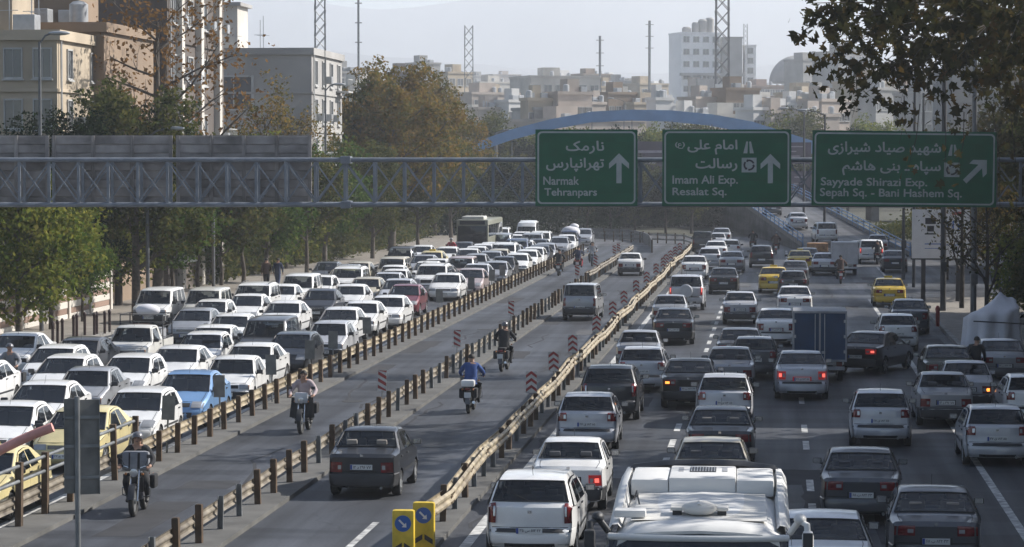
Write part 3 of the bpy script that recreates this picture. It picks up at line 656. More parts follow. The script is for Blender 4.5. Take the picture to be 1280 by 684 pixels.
# ------------------------------------------------------------------ motorcycles (x forward)
def moto_proto(col, kind='street'):
    pr = Proto(); mp = mat('moto_paint_'+col[0], col[1], .35, coat=.6)
    ty = MB(); n = 20
    G = [[((.29+.05*math.cos(b))*math.cos(a), .06*math.sin(b), (.29+.05*math.cos(b))*math.sin(a)) for b in [2*math.pi*q/8 for q in range(9)]] for a in [2*math.pi*k/n for k in range(n+1)]]
    ty.grid(G, 0); tym = ty.mesh('tyre', M_rubber, 60)
    rm = MB(); rm.lathe([(.24, -.02), (.26, -.02), (.26, .02), (.24, .02)], axis='Y', n=20); rm.lathe([(.0, -.06), (.06, -.06), (.06, .06), (.0, .06)], axis='Y', n=10)
    for k in range(8): a = k*math.pi/4; rm.tube([(0, 0, 0), (.25*math.cos(a), 0, .25*math.sin(a))], .008, 4)
    rmm = rm.mesh('rim', M_rim, 40)
    for x in (-.58, .66): t = pr.add('wheel', tym, loc=(x, 0, .335)); pr.add('rim', rmm, t)
    f = MB(); f.tube([(.45, 0, .98), (.40, 0, .62), (.1, 0, .35), (-.3, 0, .36), (-.30, 0, .72), (.40, 0, .80)], .024, 6)
    for s in (-1, 1): f.tube([(-.58, s*.09, .33), (-.25, s*.09, .40)], .018, 5); f.tube([(-.28, s*.10, .68), (-.75, s*.10, .74)], .016, 5); f.tube([(-.58, s*.11, .34), (-.45, s*.12, .68)], .024, 6)
    pr.add('frame', f.mesh('frame', M_dark, 50))
    for s in (-1, 1): pr.add('fork', MB().tube([(.66, s*.085, .335), (.44, s*.085, .98)], .022, 6).mesh('fork', M_chrome, 50))
    e = MB(); e.rbox((.08, 0, .44), (.34, .24, .26), .05); e.rbox((.16, 0, .62), (.18, .16, .20), .03)
    for k in range(4): e.box((.16, 0, .56+k*.045), (.22, .2, .012))
    pr.add('engine', e.mesh('engine', mat('engine_metal', (.12, .12, .13), .5, .6), 40))
    t = MB(); t.ball((.22, 0, .86), (.25, .135, .115), 14); pr.add('fuel_tank', t.mesh('fuel_tank', mp, 60))
    s_ = MB(); s_.rbox((-.30, 0, .82), (.70, .26, .09), .04); pr.add('seat', s_.mesh('seat', C_black, 50))
    pn = MB()
    for s in (-1, 1): pn.rbox((-.30, s*.12, .64), (.34, .03, .18), .014, rx=0)
    pr.add('side_cover', pn.mesh('side_cover', mp, 50))
    for nm, cx, a0, a1, in (('front_mudguard', .66, .2, 2.3), ('rear_mudguard', -.58, .6, 3.2)):
        m = MB(); m.grid([[(cx+.375*math.cos(a), y, .335+.375*math.sin(a)-(abs(y)*.2)) for y in (-.07, -.04, 0, .04, .07)] for a in [a0+(a1-a0)*k/8 for k in range(9)]]); pr.add(nm, m.mesh(nm, mp if kind != 'box' else M_dark, 60))
    h = MB(); h.tube([(.42, -.36, 1.06), (.50, -.22, 1.06), (.46, -.06, 1.0), (.46, .06, 1.0), (.50, .22, 1.06), (.42, .36, 1.06)], .013, 6)
    for s in (-1, 1): h.tube([(.49, s*.24, 1.06), (.41, s*.37, 1.06)], .019, 6, 1)
    hb = pr.add('handlebar', h.mesh('handlebar', [M_chrome, M_rubber], 50))
    for s in (-1, 1): pr.add('mirror', MB().tube([(.48, s*.22, 1.07), (.50, s*.30, 1.24)], .007, 4).rbox((.50, s*.32, 1.27), (.02, .12, .08), .01).mesh('mirror', M_dark, 50), hb)
    hl = pr.add('headlight', MB().lathe([(.05, -.06), (.085, -.02), (.09, .03), (.0, .045)], (.60, 0, .93), 'X', 14).mesh('headlight', M_refl, 50))
    pr.add('taillight', MB().rbox((-.86, 0, .76), (.06, .16, .08), .015).mesh('taillight', M_tail, 50), tag='tail')
    for s in (-1, 1): pr.add('indicator', MB().ball((-.82, s*.16, .74), .03, 8).mesh('indicator', M_amberoff, 50)); pr.add('indicator', MB().ball((.56, s*.18, .90), .03, 8).mesh('indicator', M_amberoff, 50))
    for s in (-1, 1): pr.add('side_bag', MB().rbox((-.62, s*.20, .62), (.42, .14, .30), .05).mesh('side_bag', C_black, 50)); pr.add('crash_bar', MB().tube([(.30, s*.06, .70), (.34, s*.30, .58), (.30, s*.30, .42), (.22, s*.08, .36)], .014, 5).mesh('crash_bar', M_chrome, 50))
    pr.add('leg_shield', MB().rbox((.40, 0, .66), (.05, .34, .34), .02, ry=.2).mesh('leg_shield', mp, 50))
    pr.add('exhaust', MB().tube([(.2, -.12, .40), (.0, -.15, .28), (-.4, -.16, .30), (-.85, -.17, .36)], [.018, .02, .04, .045], 8).mesh('exhaust', M_chrome, 50))
    pr.add('number_plate', MB().box((-.93, 0, .58), (.01, .20, .16)).mesh('number_plate', M_plate), loc=(0, 0, 0))
    if kind == 'shield':
        ws = MB(); ws.grid([[(.56-.10*v-.18*abs(u)**2, u*.24, 1.02+.42*v) for u in (-1, -.6, 0, .6, 1)] for v in (0, .35, .7, 1)]); pr.add('windshield', ws.mesh('windshield', glass('windshield_clear', (.86, .88, .9), 1.2, solid=(.6, .62, .65, .25)), 60))
    if kind == 'cowl':
        m = MB(); m.rbox((-.72, 0, .92), (.38, .40, .20), .06); pr.add('rear_rack_box', m.mesh('rear_rack_box', PAINT['white'], 50))
    if kind == 'box':
        m = MB(); m.rbox((.55, 0, 1.0), (.12, .38, .30), .06); pr.add('front_fairing', m.mesh('front_fairing', PAINT['lightsilver'], 50))
    return pr
MOTO = {'red': moto_proto(('red', (.25, .02, .02))), 'black': moto_proto(('black', (.02, .02, .022))), 'shield': moto_proto(('dark', (.03, .03, .04)), 'shield'), 'cowl': moto_proto(('grey', (.07, .07, .08)), 'cowl'), 'fairing': moto_proto(('silver', (.3, .31, .33)), 'box')}
# ------------------------------------------------------------------ ground, roads, kerbs, markings
ROT = (0, 0, -HD)                          # local x = v (across), local y = u (along the expressway)
def asphalt(name, c, tint=0.0):
    m = bpy.data.materials.new(name); m.use_nodes = True; t = m.node_tree; b = t.nodes['Principled BSDF']; b.inputs['Specular IOR Level'].default_value = .3; N = t.nodes.new; L = t.links.new
    tc = N('ShaderNodeTexCoord'); mp = N('ShaderNodeMapping'); L(tc.outputs['Object'], mp.inputs[0])
    def noise(sc, det, vec=mp.outputs[0]): n = N('ShaderNodeTexNoise'); n.inputs['Scale'].default_value = sc; n.inputs['Detail'].default_value = det; L(vec, n.inputs['Vector']); return n
    fine = noise(14, 6); big = noise(.16, 4)
    m2 = N('ShaderNodeMapping'); m2.inputs['Scale'].default_value = (1.1, .035, 1); L(tc.outputs['Object'], m2.inputs[0]); track = noise(1.0, 3, m2.outputs[0])
    m3 = N('ShaderNodeMapping'); m3.inputs['Scale'].default_value = (.06, .5, 1); L(tc.outputs['Object'], m3.inputs[0]); patch = noise(1.0, 2, m3.outputs[0])
    vo = N('ShaderNodeTexVoronoi'); vo.feature = 'DISTANCE_TO_EDGE'; vo.inputs['Scale'].default_value = .30; n4 = noise(1.2, 4); mix = N('ShaderNodeMixRGB'); mix.inputs[0].default_value = .35; L(mp.outputs[0], mix.inputs[1]); L(n4.outputs['Color'], mix.inputs[2]); L(mix.outputs[0], vo.inputs['Vector'])
    crk = N('ShaderNodeMapRange'); crk.inputs[1].default_value = 0; crk.inputs[2].default_value = .007; crk.inputs[3].default_value = .62; crk.inputs[4].default_value = 1; L(vo.outputs['Distance'], crk.inputs[0])
    def mul(a, lo, hi, f0=.3, f1=.7): r = N('ShaderNodeMapRange'); r.inputs[1].default_value = f0; r.inputs[2].default_value = f1; r.inputs[3].default_value = lo; r.inputs[4].default_value = hi; L(a, r.inputs[0]); return r.outputs[0]
    v = None
    for o in (mul(fine.outputs['Fac'], .8, 1.2), mul(big.outputs['Fac'], .8, 1.25), mul(track.outputs['Fac'], .68, 1.35), mul(patch.outputs['Fac'], .78, 1.2, .44, .50), crk.outputs[0]):
        if v is None: v = o
        else: q = N('ShaderNodeMath'); q.operation = 'MULTIPLY'; L(v, q.inputs[0]); L(o, q.inputs[1]); v = q.outputs[0]
    h = N('ShaderNodeVectorMath'); h.operation = 'SCALE'; h.inputs[0].default_value = c; L(v, h.inputs['Scale']); L(h.outputs[0], b.inputs['Base Color'])
    rr = mul(track.outputs['Fac'], .72, .52); L(rr, b.inputs['Roughness'])
    bp = N('ShaderNodeBump'); bp.inputs['Strength'].default_value = .35; bp.inputs['Distance'].default_value = .01; n5 = noise(60, 3); L(n5.outputs['Fac'], bp.inputs['Height']); L(bp.outputs[0], b.inputs['Normal'])
    return m
M_asph = asphalt('asphalt', (.042, .045, .052)); M_asph2 = asphalt('asphalt_worn', (.07, .07, .073))
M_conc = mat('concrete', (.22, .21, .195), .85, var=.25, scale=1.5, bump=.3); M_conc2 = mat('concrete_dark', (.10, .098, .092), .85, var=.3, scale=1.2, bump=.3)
M_pave = mat('pavement_tiles', (.20, .18, .155), .85, var=.2, scale=2); M_line = mat('road_paint', (.50, .50, .48), .7, var=.35, scale=4, dirt=(.17, .17, .17)); M_soil = mat('soil', (.045, .045, .028), .95, var=.3, scale=.4)
g = MB(); g.grid([[(x, y, -.10) for x in (-9000, -300, -60, 60, 300, 9000)] for y in (-400, 0, 60, 300, 900, 9000)], 0); bld(g, 'ground', M_soil, kind='structure')
def sheet(name, v0, v1, u0, u1, z, m, step=20, thick=0):
    b = MB()
    if thick: b.box(((v0+v1)/2, (u0+u1)/2, z-thick/2), (v1-v0, u1-u0, thick))
    else:
        n = max(1, int((u1-u0)/step)); b.grid([[(v0, u0+(u1-u0)*k/n, z), (v1, u0+(u1-u0)*k/n, z)] for k in range(n+1)])
    return bld(b, name, m, rot=ROT, kind='structure')
sheet('road', -28.6, 7.4, -60, 236, 0.0, M_asph)
sheet('road_widening', 7.4, 15, 148, 236, 0.002, M_asph)
# far end: the carriageways bend to the left under the flyover
b = MB(); arc = [(7+0*k, 236+0*k) for k in (0,)]
b.add([(-28.6, 236, 0), (15, 236, 0), (15, 252, 0), (4, 262, 0), (-12, 268, 0), (-40, 272, 0), (-90, 276, 0), (-90, 240, 0), (-50, 236, 0)], [tuple(range(9))]); bld(b, 'road_bend', M_asph2, rot=ROT, kind='structure')
sheet('left_pavement', -36, -28.6, -40, 262, .14, M_pave, thick=.3)
sheet('right_pavement', 7.4, 30, -40, 148, .14, M_pave, thick=.3)
sheet('right_pavement', 15, 40, 148, 236, .14, M_pave, thick=.3)
# kerb stones that the photograph lets one tell apart
kb = MB().rbox((0, 0, 0), (.20, .96, .20), .02).mesh('kerb_stone', M_conc)
def kerb(v, u0, u1, top=.16):
    r = ob('kerb', None, None, road(u0, v), ROT, kind='structure')
    for k in range(int(u1-u0)): ob('kerb_stone', kb, r, (random.uniform(-.008, .008), k+.5, top-.10+random.uniform(-.008, .008)), (0, 0, random.uniform(-.01, .01)))
kerb(7.35, 70, 148); kerb(-28.65, 88, 190)
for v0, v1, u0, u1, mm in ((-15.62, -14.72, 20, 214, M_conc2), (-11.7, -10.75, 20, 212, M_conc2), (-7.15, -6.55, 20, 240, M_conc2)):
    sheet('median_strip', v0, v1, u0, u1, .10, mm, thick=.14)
# painted lines
b = MB()
def stripe(v, u0, u1, wd=.16):
    n = max(1, int((u1-u0)/6))
    o = MB(); o.grid([[(v-wd/2, u0+(u1-u0)*k/n, .005), (v+wd/2, u0+(u1-u0)*k/n, .005)] for k in range(n+1)]); return o
for v, u0, u1, wd in ((-6.05, 20, 236, .22), (5.0, 20, 148, .18), (-15.95, 20, 236, .18), (-28.1, 20, 230, .14), (7.0, 150, 236, .16)):
    bld(stripe(v, u0, u1, wd), 'edge_line', M_line, rot=ROT, kind='structure')
dm = stripe(0, 0, 2.2, .17).mesh('dash', M_line)
for v, lo, hi, per in ((.8, 40, 225, 4.45), (-2.75, 40, 225, 4.45), (-18.9, 60, 230, 9), (-22.1, 60, 230, 9), (-25.2, 60, 230, 9)):
    r = ob('lane_line', None, None, road(0, v), ROT, kind='structure')
    k = 0
    while lo+k*per < hi:
        if random.random() > .08: ob('dash', dm, r, (0, lo+k*per, 0))
        k += 1
bld(stripe(-8.3, 48, 56, .14), 'lane_line', M_line, rot=ROT, kind='structure')
M_tar = mat('tar_patch', (.026, .027, .031), .9, var=.3, scale=2); M_old = mat('worn_patch', (.07, .071, .075), .85, var=.25, scale=3); M_iron = mat('cast_iron', (.05, .045, .04), .6, .4)
rp = random.Random(12)
for k in range(60):
    v, u = rp.choice([rp.uniform(-5.8, 6.5), rp.uniform(-5.8, 6.5), rp.uniform(-14.4, -7.6)]), rp.uniform(46, 190); a_, b_ = rp.uniform(.4, 1.6), rp.uniform(1.0, 6)
    pts = [(v+a_/2*sx+rp.uniform(-.05, .05), u+b_/2*sy+rp.uniform(-.08, .08), .0022+.00003*k) for sx, sy in ((-1, -1), (0, -1), (1, -1), (1, -.3), (1, .3), (1, 1), (.3, 1), (-.3, 1), (-1, 1), (-1, .3), (-1, 0), (-1, -.4))]
    bld(MB().add(pts, [tuple(range(12))]), 'road_patch', M_tar if k % 3 else M_old, rot=ROT, kind='structure')
for k in range(26):                                            # sealed cracks
    v, u = rp.uniform(-14, 6), rp.uniform(48, 160); pts = [(v, u)]
    for q in range(8): pts.append((pts[-1][0]+rp.uniform(-.25, .25), pts[-1][1]+rp.uniform(.5, 1.6)))
    o_ = MB(); o_.grid([[(x-.045, y, .0042), (x+.045, y, .0042)] for x, y in pts]); bld(o_, 'sealed_crack', M_tar, rot=ROT, kind='structure')
for v, u in ((-9.0, 71), (-13.2, 84), (-1.0, 66), (3.2, 78), (2.7, 112), (-4.3, 92), (-12.9, 120)):
    bld(MB().lathe([(.33, -.004), (.33, .006), (.30, .008), (.28, .005), (.02, .006)], (v, u, 0), n=18), 'manhole_cover', M_iron, rot=ROT, kind='structure')

# ------------------------------------------------------------------ guardrails
M_beam = mat('guardrail_cream', (.34, .29, .20), .5, .1, var=.3, scale=2.5, dirt=(.16, .125, .085)); M_beamd = mat('guardrail_dull', (.20, .175, .135), .6, .1, var=.3, scale=2.2, dirt=(.08, .065, .05)); M_rust = mat('rusty_post', (.085, .055, .032), .85, var=.45, scale=5); M_galv = mat('galvanised', (.20, .21, .215), .5, .5, var=.25, scale=3)
def wbeam(L, m, name='beam'):
    prof = [(-.0, -.155), (.045, -.11), (.045, -.06), (.0, -.015), (.0, .015), (.045, .06), (.045, .11), (0, .155)]
    o = MB(); pr_ = prof + [(x-.008, z) for x, z in prof[::-1]]
    o.grid([[(x, y, z) for x, z in pr_+pr_[:1]] for y in (0, L*.33, L*.66, L)])
    for y in (.10, .22, L/2, L-.22, L-.10):
        for z in (-.085, .085): o.box((.048, y, z), (.012, .045, .03), 1)
    o.box((.004, .16, 0), (.02, .30, .05), 1); o.box((.05, .02, .085), (.004, .02, .06), 1)
    return o.mesh(name, [m, M_rust], 40)
WB = {}
post_sq = MB().box((0, 0, .40), (.13, .13, .86)).box((0, 0, .835), (.10, .10, .012)).mesh('post', M_rust)
post_c = MB().box((-.05, 0, .36), (.012, .12, .78)).box((.05, 0, .36), (.012, .12, .78)).box((0, .05, .36), (.09, .012, .78)).mesh('post', M_galv)
post_t = MB().box((0, 0, .70), (.13, .13, 1.42)).mesh('post', M_rust)
bolt = MB().lathe([(.03, 0), (.028, .012), (.0, .016)], axis='X', n=6).mesh('bolt', M_rust)
def guardrail(v, u0, u1, label, sides, top, posts, pitch=2.0, wob=.02, mb_=None, group='guardrails between the carriageways'):
    r = ob('guardrail', None, None, road(u0, v), ROT, label=label, cat='guardrail', group=group)
    n = int((u1-u0)/pitch); dz = [random.uniform(-wob, wob) for _ in range(n//2+3)]; dv = [random.uniform(-wob, wob)*1.6 for _ in range(n//2+3)]
    for k in range(n+1):
        pm = posts[0] if random.random() < posts[2] else posts[1]
        ob('post', pm, r, (random.uniform(-.015, .015), k*pitch, 0.02 if pm is not post_t else 0), (random.uniform(-.03, .03), random.uniform(-.03, .03), random.uniform(-.1, .1)))
    for s in sides:
        for k in range(n//2):
            L = 2*pitch; key = (L, (mb_ or M_beam).name)
            if key not in WB: WB[key] = wbeam(L, mb_ or M_beam)
            a, c = dz[k], dz[k+1]; x0, x1 = dv[k], dv[k+1]
            o = ob('beam', WB[key], r, (s*.085+x0+(0.006 if k % 2 else 0), k*L, top-.17+a), (math.atan2(c-a, L), 0, -math.atan2(x1-x0, L)), (s, 1.006, 1))
    return r
guardrail(-15.2, 64, 214, 'guardrail with rusty square posts bordering the jammed left carriageway', (-1,), .80, (post_sq, post_sq, 1), mb_=M_beam)
gt = guardrail(-15.35, 46, 64, 'tall post and pipe railing in the lower left corner', (-1,), .75, (post_t, post_t, 1), mb_=M_beamd, group='guardrails between the carriageways')
for z in (1.02, 1.33):
    o = MB().tube([(0, -2, z), (0, 6, z+.01), (0, 12, z-.02), (0, 18.2, z-.04)], .04, 8); bld(o, 'pipe', M_galv, gt, 50)
guardrail(-11.2, 46, 162, 'double guardrail with closely set posts between the two narrow bus lanes', (-1,), .70, (post_sq, post_c, .55), mb_=M_beamd)
guardrail(-11.2, 162, 212, 'far dense part of the guardrail between the two bus lanes', (1, -1), .85, (post_c, post_sq, .8), pitch=1.0, mb_=M_beamd)
guardrail(-6.85, 51.6, 239, 'long cream guardrail with bent beams left of the right carriageway', (1, -1), .82, (post_c, post_sq, .4), wob=.06, mb_=M_beam)
# curved barriers at the bend
M_bar = mat('barrier_grey', (.16, .165, .17), .7, var=.25, scale=2)
def curve_rail(pts, label, h, solid):
    r = ob('barrier', None, None, (pts[0][0], pts[0][1], 0), label=label, cat='barrier', group='barriers at the far bend')
    P = [Vector((p[0]-pts[0][0], p[1]-pts[0][1], 0)) for p in pts]
    for a, c in zip(P, P[1:]):
        L = (c-a).length; an = math.atan2((c-a).y, (c-a).x); m_ = (a+c)/2
        if solid: ob('panel', MB().box((0, 0, h/2), (L*.985, .06, h*.92)).mesh('panel', M_bar), r, m_, (0, 0, an))
        else:
            for z in (.35, .75): ob('rail', MB().box((0, 0, z), (L, .06, .16)).mesh('rail', M_galv), r, m_, (0, 0, an))
        ob('post', MB().box((0, 0, h/2), (.12, .12, h+.1)).mesh('post', M_rust), r, a)
curve_rail([onz(815+.0, 316), onz(812, 308), onz(804, 303.5), onz(792, 301), onz(775, 299.3), onz(755, 298.3), onz(735, 297.8), onz(700, 297)], 'grey panel barrier curving left at the far bend', 1.0, True)
curve_rail([onz(866, 309)] + [onz(866-11*k, 305.5-.35*k) for k in range(1, 12)], 'open post barrier running left behind the cream guardrail', .9, False)

# ------------------------------------------------------------------ marker boards on the rails
M_red = mat('board_red', (.30, .035, .03), .6, var=.3, scale=8); M_wht = mat('board_white', (.55, .53, .50), .6, var=.2, scale=6); M_back = mat('sign_back_grey', (.17, .17, .16), .6, .3, var=.3, scale=3)
def board_mesh(kind):
    o = MB(); o.box((0, 0, 0), (.36, .02, .62), 2 if kind != 'back' else 2)
    if kind == 'chev':
        o.box((0, -.0115, 0), (.35, .003, .61), 1)
        for k in range(3):
            z = -.26+k*.2
            for s in (-1, 1): o.add([(0, -.015, z+.10), (0, -.015, z+.19), (s*.17, -.015, z+.07), (s*.17, -.015, z-.02)], [(0, 1, 2, 3)], 0)
    if kind == 'diag':
        o.box((0, -.0115, 0), (.35, .003, .61), 1)
        for k in range(4):
            z = -.36+k*.2; lo = lambda q: max(-.3, min(.3, q))
            o.add([(-.17, -.015, lo(z+.24)), (-.17, -.015, lo(z+.14)), (.17, -.015, lo(z)), (.17, -.015, lo(z+.10))], [(0, 1, 2, 3)], 0)
    return o.mesh('panel', [M_red, M_wht, M_back], weld=False)
BM = {k: board_mesh(k) for k in ('chev', 'diag', 'back')}
bpost = MB().tube([(0, .03, 0), (0, .03, .95)], .03, 6).mesh('post', M_galv)
def board(px, py, kind, v, label, zc=1.12, group='marker boards on the guardrails'):
    D = uv_of(onz(px, py, zc))[0]; p = road(D, v, 0)
    r = ob('marker_board', None, None, (p.x, p.y, .1), (0, random.uniform(-.05, .05), -HD*.6+random.uniform(-.15, .15)), (.72 if kind == 'diag' else .92, 1, 1), label=label, cat='marker board', group=group)
    ob('post', bpost, r); ob('panel', BM[kind], r, (0, 0, zc-.1))
ordn = ['first', 'second', 'third', 'fourth', 'fifth', 'sixth', 'seventh', 'eighth', 'ninth', 'tenth', 'eleventh', 'twelfth', 'thirteenth', 'fourteenth', 'fifteenth', 'sixteenth', 'seventeenth', 'eighteenth', 'nineteenth', 'twentieth',
        'twenty first', 'twenty second', 'twenty third', 'twenty fourth', 'twenty fifth', 'twenty sixth', 'twenty seventh', 'twenty eighth', 'twenty ninth', 'thirtieth', 'thirty first', 'thirty second', 'thirty third', 'thirty fourth', 'thirty fifth', 'thirty sixth', 'thirty seventh', 'thirty eighth', 'thirty ninth', 'fortieth']
for i, (x, y) in enumerate([(669, 478), (693, 452), (715, 430), (739, 405), (763, 386), (781, 372), (790, 358), (799, 347), (808, 336), (817, 328), (823, 324), (833, 319), (842, 314), (850, 309)]):
    board(x, y, 'chev', -7.05, 'red chevron marker board beside the cream guardrail, %s of its row from the camera' % ordn[i])
for i, (x, y) in enumerate([(479, 476), (565, 423), (628, 385), (703, 338), (731, 326), (757, 312), (776, 309)]):
    board(x, y, 'diag', -11.45, 'red and white striped marker board on the bus lane median, %s from the camera' % ordn[i])
for i, (x, y) in enumerate([(221, 510), (300, 483), (340, 456), (378, 437), (421, 425), (471, 407), (549, 370), (586, 354), (610, 344), (632, 338)]):
    board(x, y, 'back', -15.45, 'grey back of a marker board on the left guardrail, %s from the camera' % ordn[i], zc=1.25)

# sign seen from behind, lower left
p = aty(97, 600, 45); r = ob('road_sign', None, None, (p.x, 45, .1), (0, 0, .15), label='tall grey back of a road sign on a pole in the lower left', cat='road sign')
bld(MB().tube([(0, 0, 0), (0, 0, 3.55)], .045, 8), 'pole', M_galv, r, 50)
bld(MB().box((-.10, .08, 2.72), (.24, .03, 1.58)).box((-.21, .06, 2.72), (.02, .06, 1.58)), 'left_leaf', M_back, r)
bld(MB().box((.20, .10, 2.70), (.34, .03, 1.58), rz=.25).box((.36, .11, 2.70), (.02, .07, 1.58)), 'right_leaf', M_back, r)
for z in (2.2, 2.72, 3.2): bld(MB().box((.08, .055, z), (.56, .03, .05), rz=.05), 'bracket', M_galv, r)
o = MB(); pts = [aty(x, y, 56.5) for x, y in ((-60, 598), (0, 563), (20, 553), (42, 543), (66, 534))]; q0 = pts[0]
o.tube([Vector(q)-q0 for q in pts], .10, 8); ob('barrier_pipe', o.mesh('barrier_pipe', mat('faded_red_plastic', (.62, .29, .25), .6, var=.15), 50), None, q0, label='faded red curved plastic pipe lying along the railing in the lower left corner', cat='pipe')
# yellow keep-right units at the guardrail end
M_yel = mat('unit_yellow', (.60, .42, .03), .5, var=.2, scale=5); M_blue = mat('sign_blue', (.02, .10, .35), .4); M_white = mat('sign_white', (.62, .63, .62), .5, var=.08)
def unit(px, D, v, lbl):
    p = road(D, v); r = ob('keep_right_unit', None, None, (p.x, p.y, .1), (0, 0, -.08), label=lbl, cat='traffic sign', group='yellow units at the guardrail end')
    bld(MB().rbox((0, 0, .45), (.42, .20, .92), .05), 'housing', M_yel, r, 40)
    bld(MB().lathe([(.15, 0), (.155, .01), (.0, .012)], (0, -.105, .66), 'Y', 20).lathe([(.155, -.01), (.155, .0)], (0, -.1, .66), 'Y', 20), 'disc', M_blue, r, 40)
    a = MB(); 
    def pt(x, z): c = math.cos(-math.pi/4); s = math.sin(-math.pi/4); return (x*c-z*s, -.13, .66+x*s+z*c)
    a.add([pt(*q) for q in ((-.10, -.018), (.03, -.018), (.03, -.06), (.10, 0), (.03, .06), (.03, .018), (-.10, .018))], [tuple(range(7))]); bld(a, 'arrow', M_white, r)
    for s in (-1, 1): bld(MB().add([(s*.02, -.106, .30), (s*.18, -.106, .20), (s*.18, -.106, .10), (s*.02, -.106, .20)], [(0, 1, 2, 3)]), 'stripe', M_ink, r)
unit(507, 50.4, -6.95, 'yellow unit with blue arrow disc, the nearer one at the guardrail end'); unit(522, 51.6, -6.72, 'yellow unit with blue arrow disc, the one half hidden behind its twin')

# ------------------------------------------------------------------ sign gantry
M_steel = mat('gantry_steel', (.18, .20, .23), .5, .2, var=.25, scale=2)
GY = 97.0; gs = FPX/GY*1.0
root = ob('sign_gantry', None, None, (-24, GY, 0), label='blue grey lattice gantry spanning the whole expressway', cat='sign gantry')
zt, zb = aty(640, 200, GY).z, aty(640, 256, GY).z; X0, X1 = -2.0, 47.5
for yy in (0, 1.0):
    for z in (zt, zb):
        bld(MB().tube([(X0, yy, z), (X1, yy, z)], .085, 8), 'chord', M_steel, root, 50)
step = 1.055; nst = int((X1-X0)/step)
vm = MB().box((0, 0, (zt+zb)/2), (.10, .08, zt-zb-.1)).mesh('upright', M_steel); 
dl = math.hypot(step, zt-zb-.16); da = math.atan2(zt-zb-.16, step)
dmesh = MB().box((0, 0, 0), (dl, .035, .05)).mesh('diagonal', M_steel)
cm_ = MB().box((0, .5, 0), (.06, .9, .06)).mesh('cross_member', M_steel)
for k in range(nst+1):
    x = X0+k*step
    for yy in (0, 1.0): ob('upright', vm, root, (x, yy, 0))
    for z in (zt, zb): ob('cross_member', cm_, root, (x, 0, z))
    if k < nst:
        ob('diagonal', dmesh, root, (x+step/2, .03, (zt+zb)/2), (0, -da, 0)); ob('diagonal', dmesh, root, (x+step/2, -.03, (zt+zb)/2), (0, da, 0)); ob('diagonal', dmesh, root, (x+step/2, 1.0, (zt+zb)/2), (0, da if k % 2 else -da, 0))
xj = aty(432, 200, GY).x+24
for z in (zt, zb): bld(MB().rbox((xj, .5, z), (.36, 1.3, .26), .03), 'splice_plate', M_steel, root, 40)
for x in (X0+.5, X1-.3):
    for yy in (0, 1.0): bld(MB().tube([(x, yy, 0), (x, yy, zt+.1)], .15, 10), 'column', M_steel, root, 50)
# backs of signs behind the left half
M_slat = mat('sign_back_slats', (.30, .28, .27), .7, .1, var=.3, scale=.9, dirt=(.13, .12, .115))
for i, (xa, xb, lbl) in enumerate(((-60, 61, 'slatted grey back of an overhead sign at the left edge of the gantry'), (65, 216, 'slatted grey back of an overhead sign, the middle one of three'), (220, 390, 'slatted grey back of an overhead sign, the right one of three'))):
    a, c = aty(xa, 170, GY+1.25), aty(xb, 257, GY+1.25); r = ob('overhead_sign_back', None, None, (a.x, GY+1.25, c.z), label=lbl, cat='road sign', group='sign backs on the gantry')
    W, H = c.x-a.x, a.z-c.z; n = 8; sm = MB().rbox((W/2, 0, 0), (W, .05, H/n-.035), .014).box((W/2, .03, H/n*.5), (W, .01, .04), 0).mesh('slat', M_slat)
    for k in range(n): ob('slat', sm, r, (0, random.uniform(-.004, .004), H*(k+.5)/n))
    nr = int(W/1.6)+1
    for k in range(nr+1): bld(MB().box((W*k/nr*.97+.07, -.05, H/2), (.13, .08, H+.02)).box((W*k/nr*.97+.07, -.10, H/2), (.02, .05, H)), 'rib', M_slat, r)
M_green = mat('sign_green', (.0015, .10, .045), .7, var=.12, scale=1.5); M_txt = mat('sign_lettering', (.36, .40, .39), .55, var=.12, scale=3); M_greend = mat('sign_edge', (.01, .04, .025), .6)
def rrect(x0, x1, z0, z1, r, n=5):
    out = []
    for cx, cz, a0 in ((x1-r, z1-r, 0), (x0+r, z1-r, 90), (x0+r, z0+r, 180), (x1-r, z0+r, 270)):
        for k in range(n+1): a = R(a0+90*k/n); out.append((cx+r*math.cos(a), cz+r*math.sin(a)))
    return out
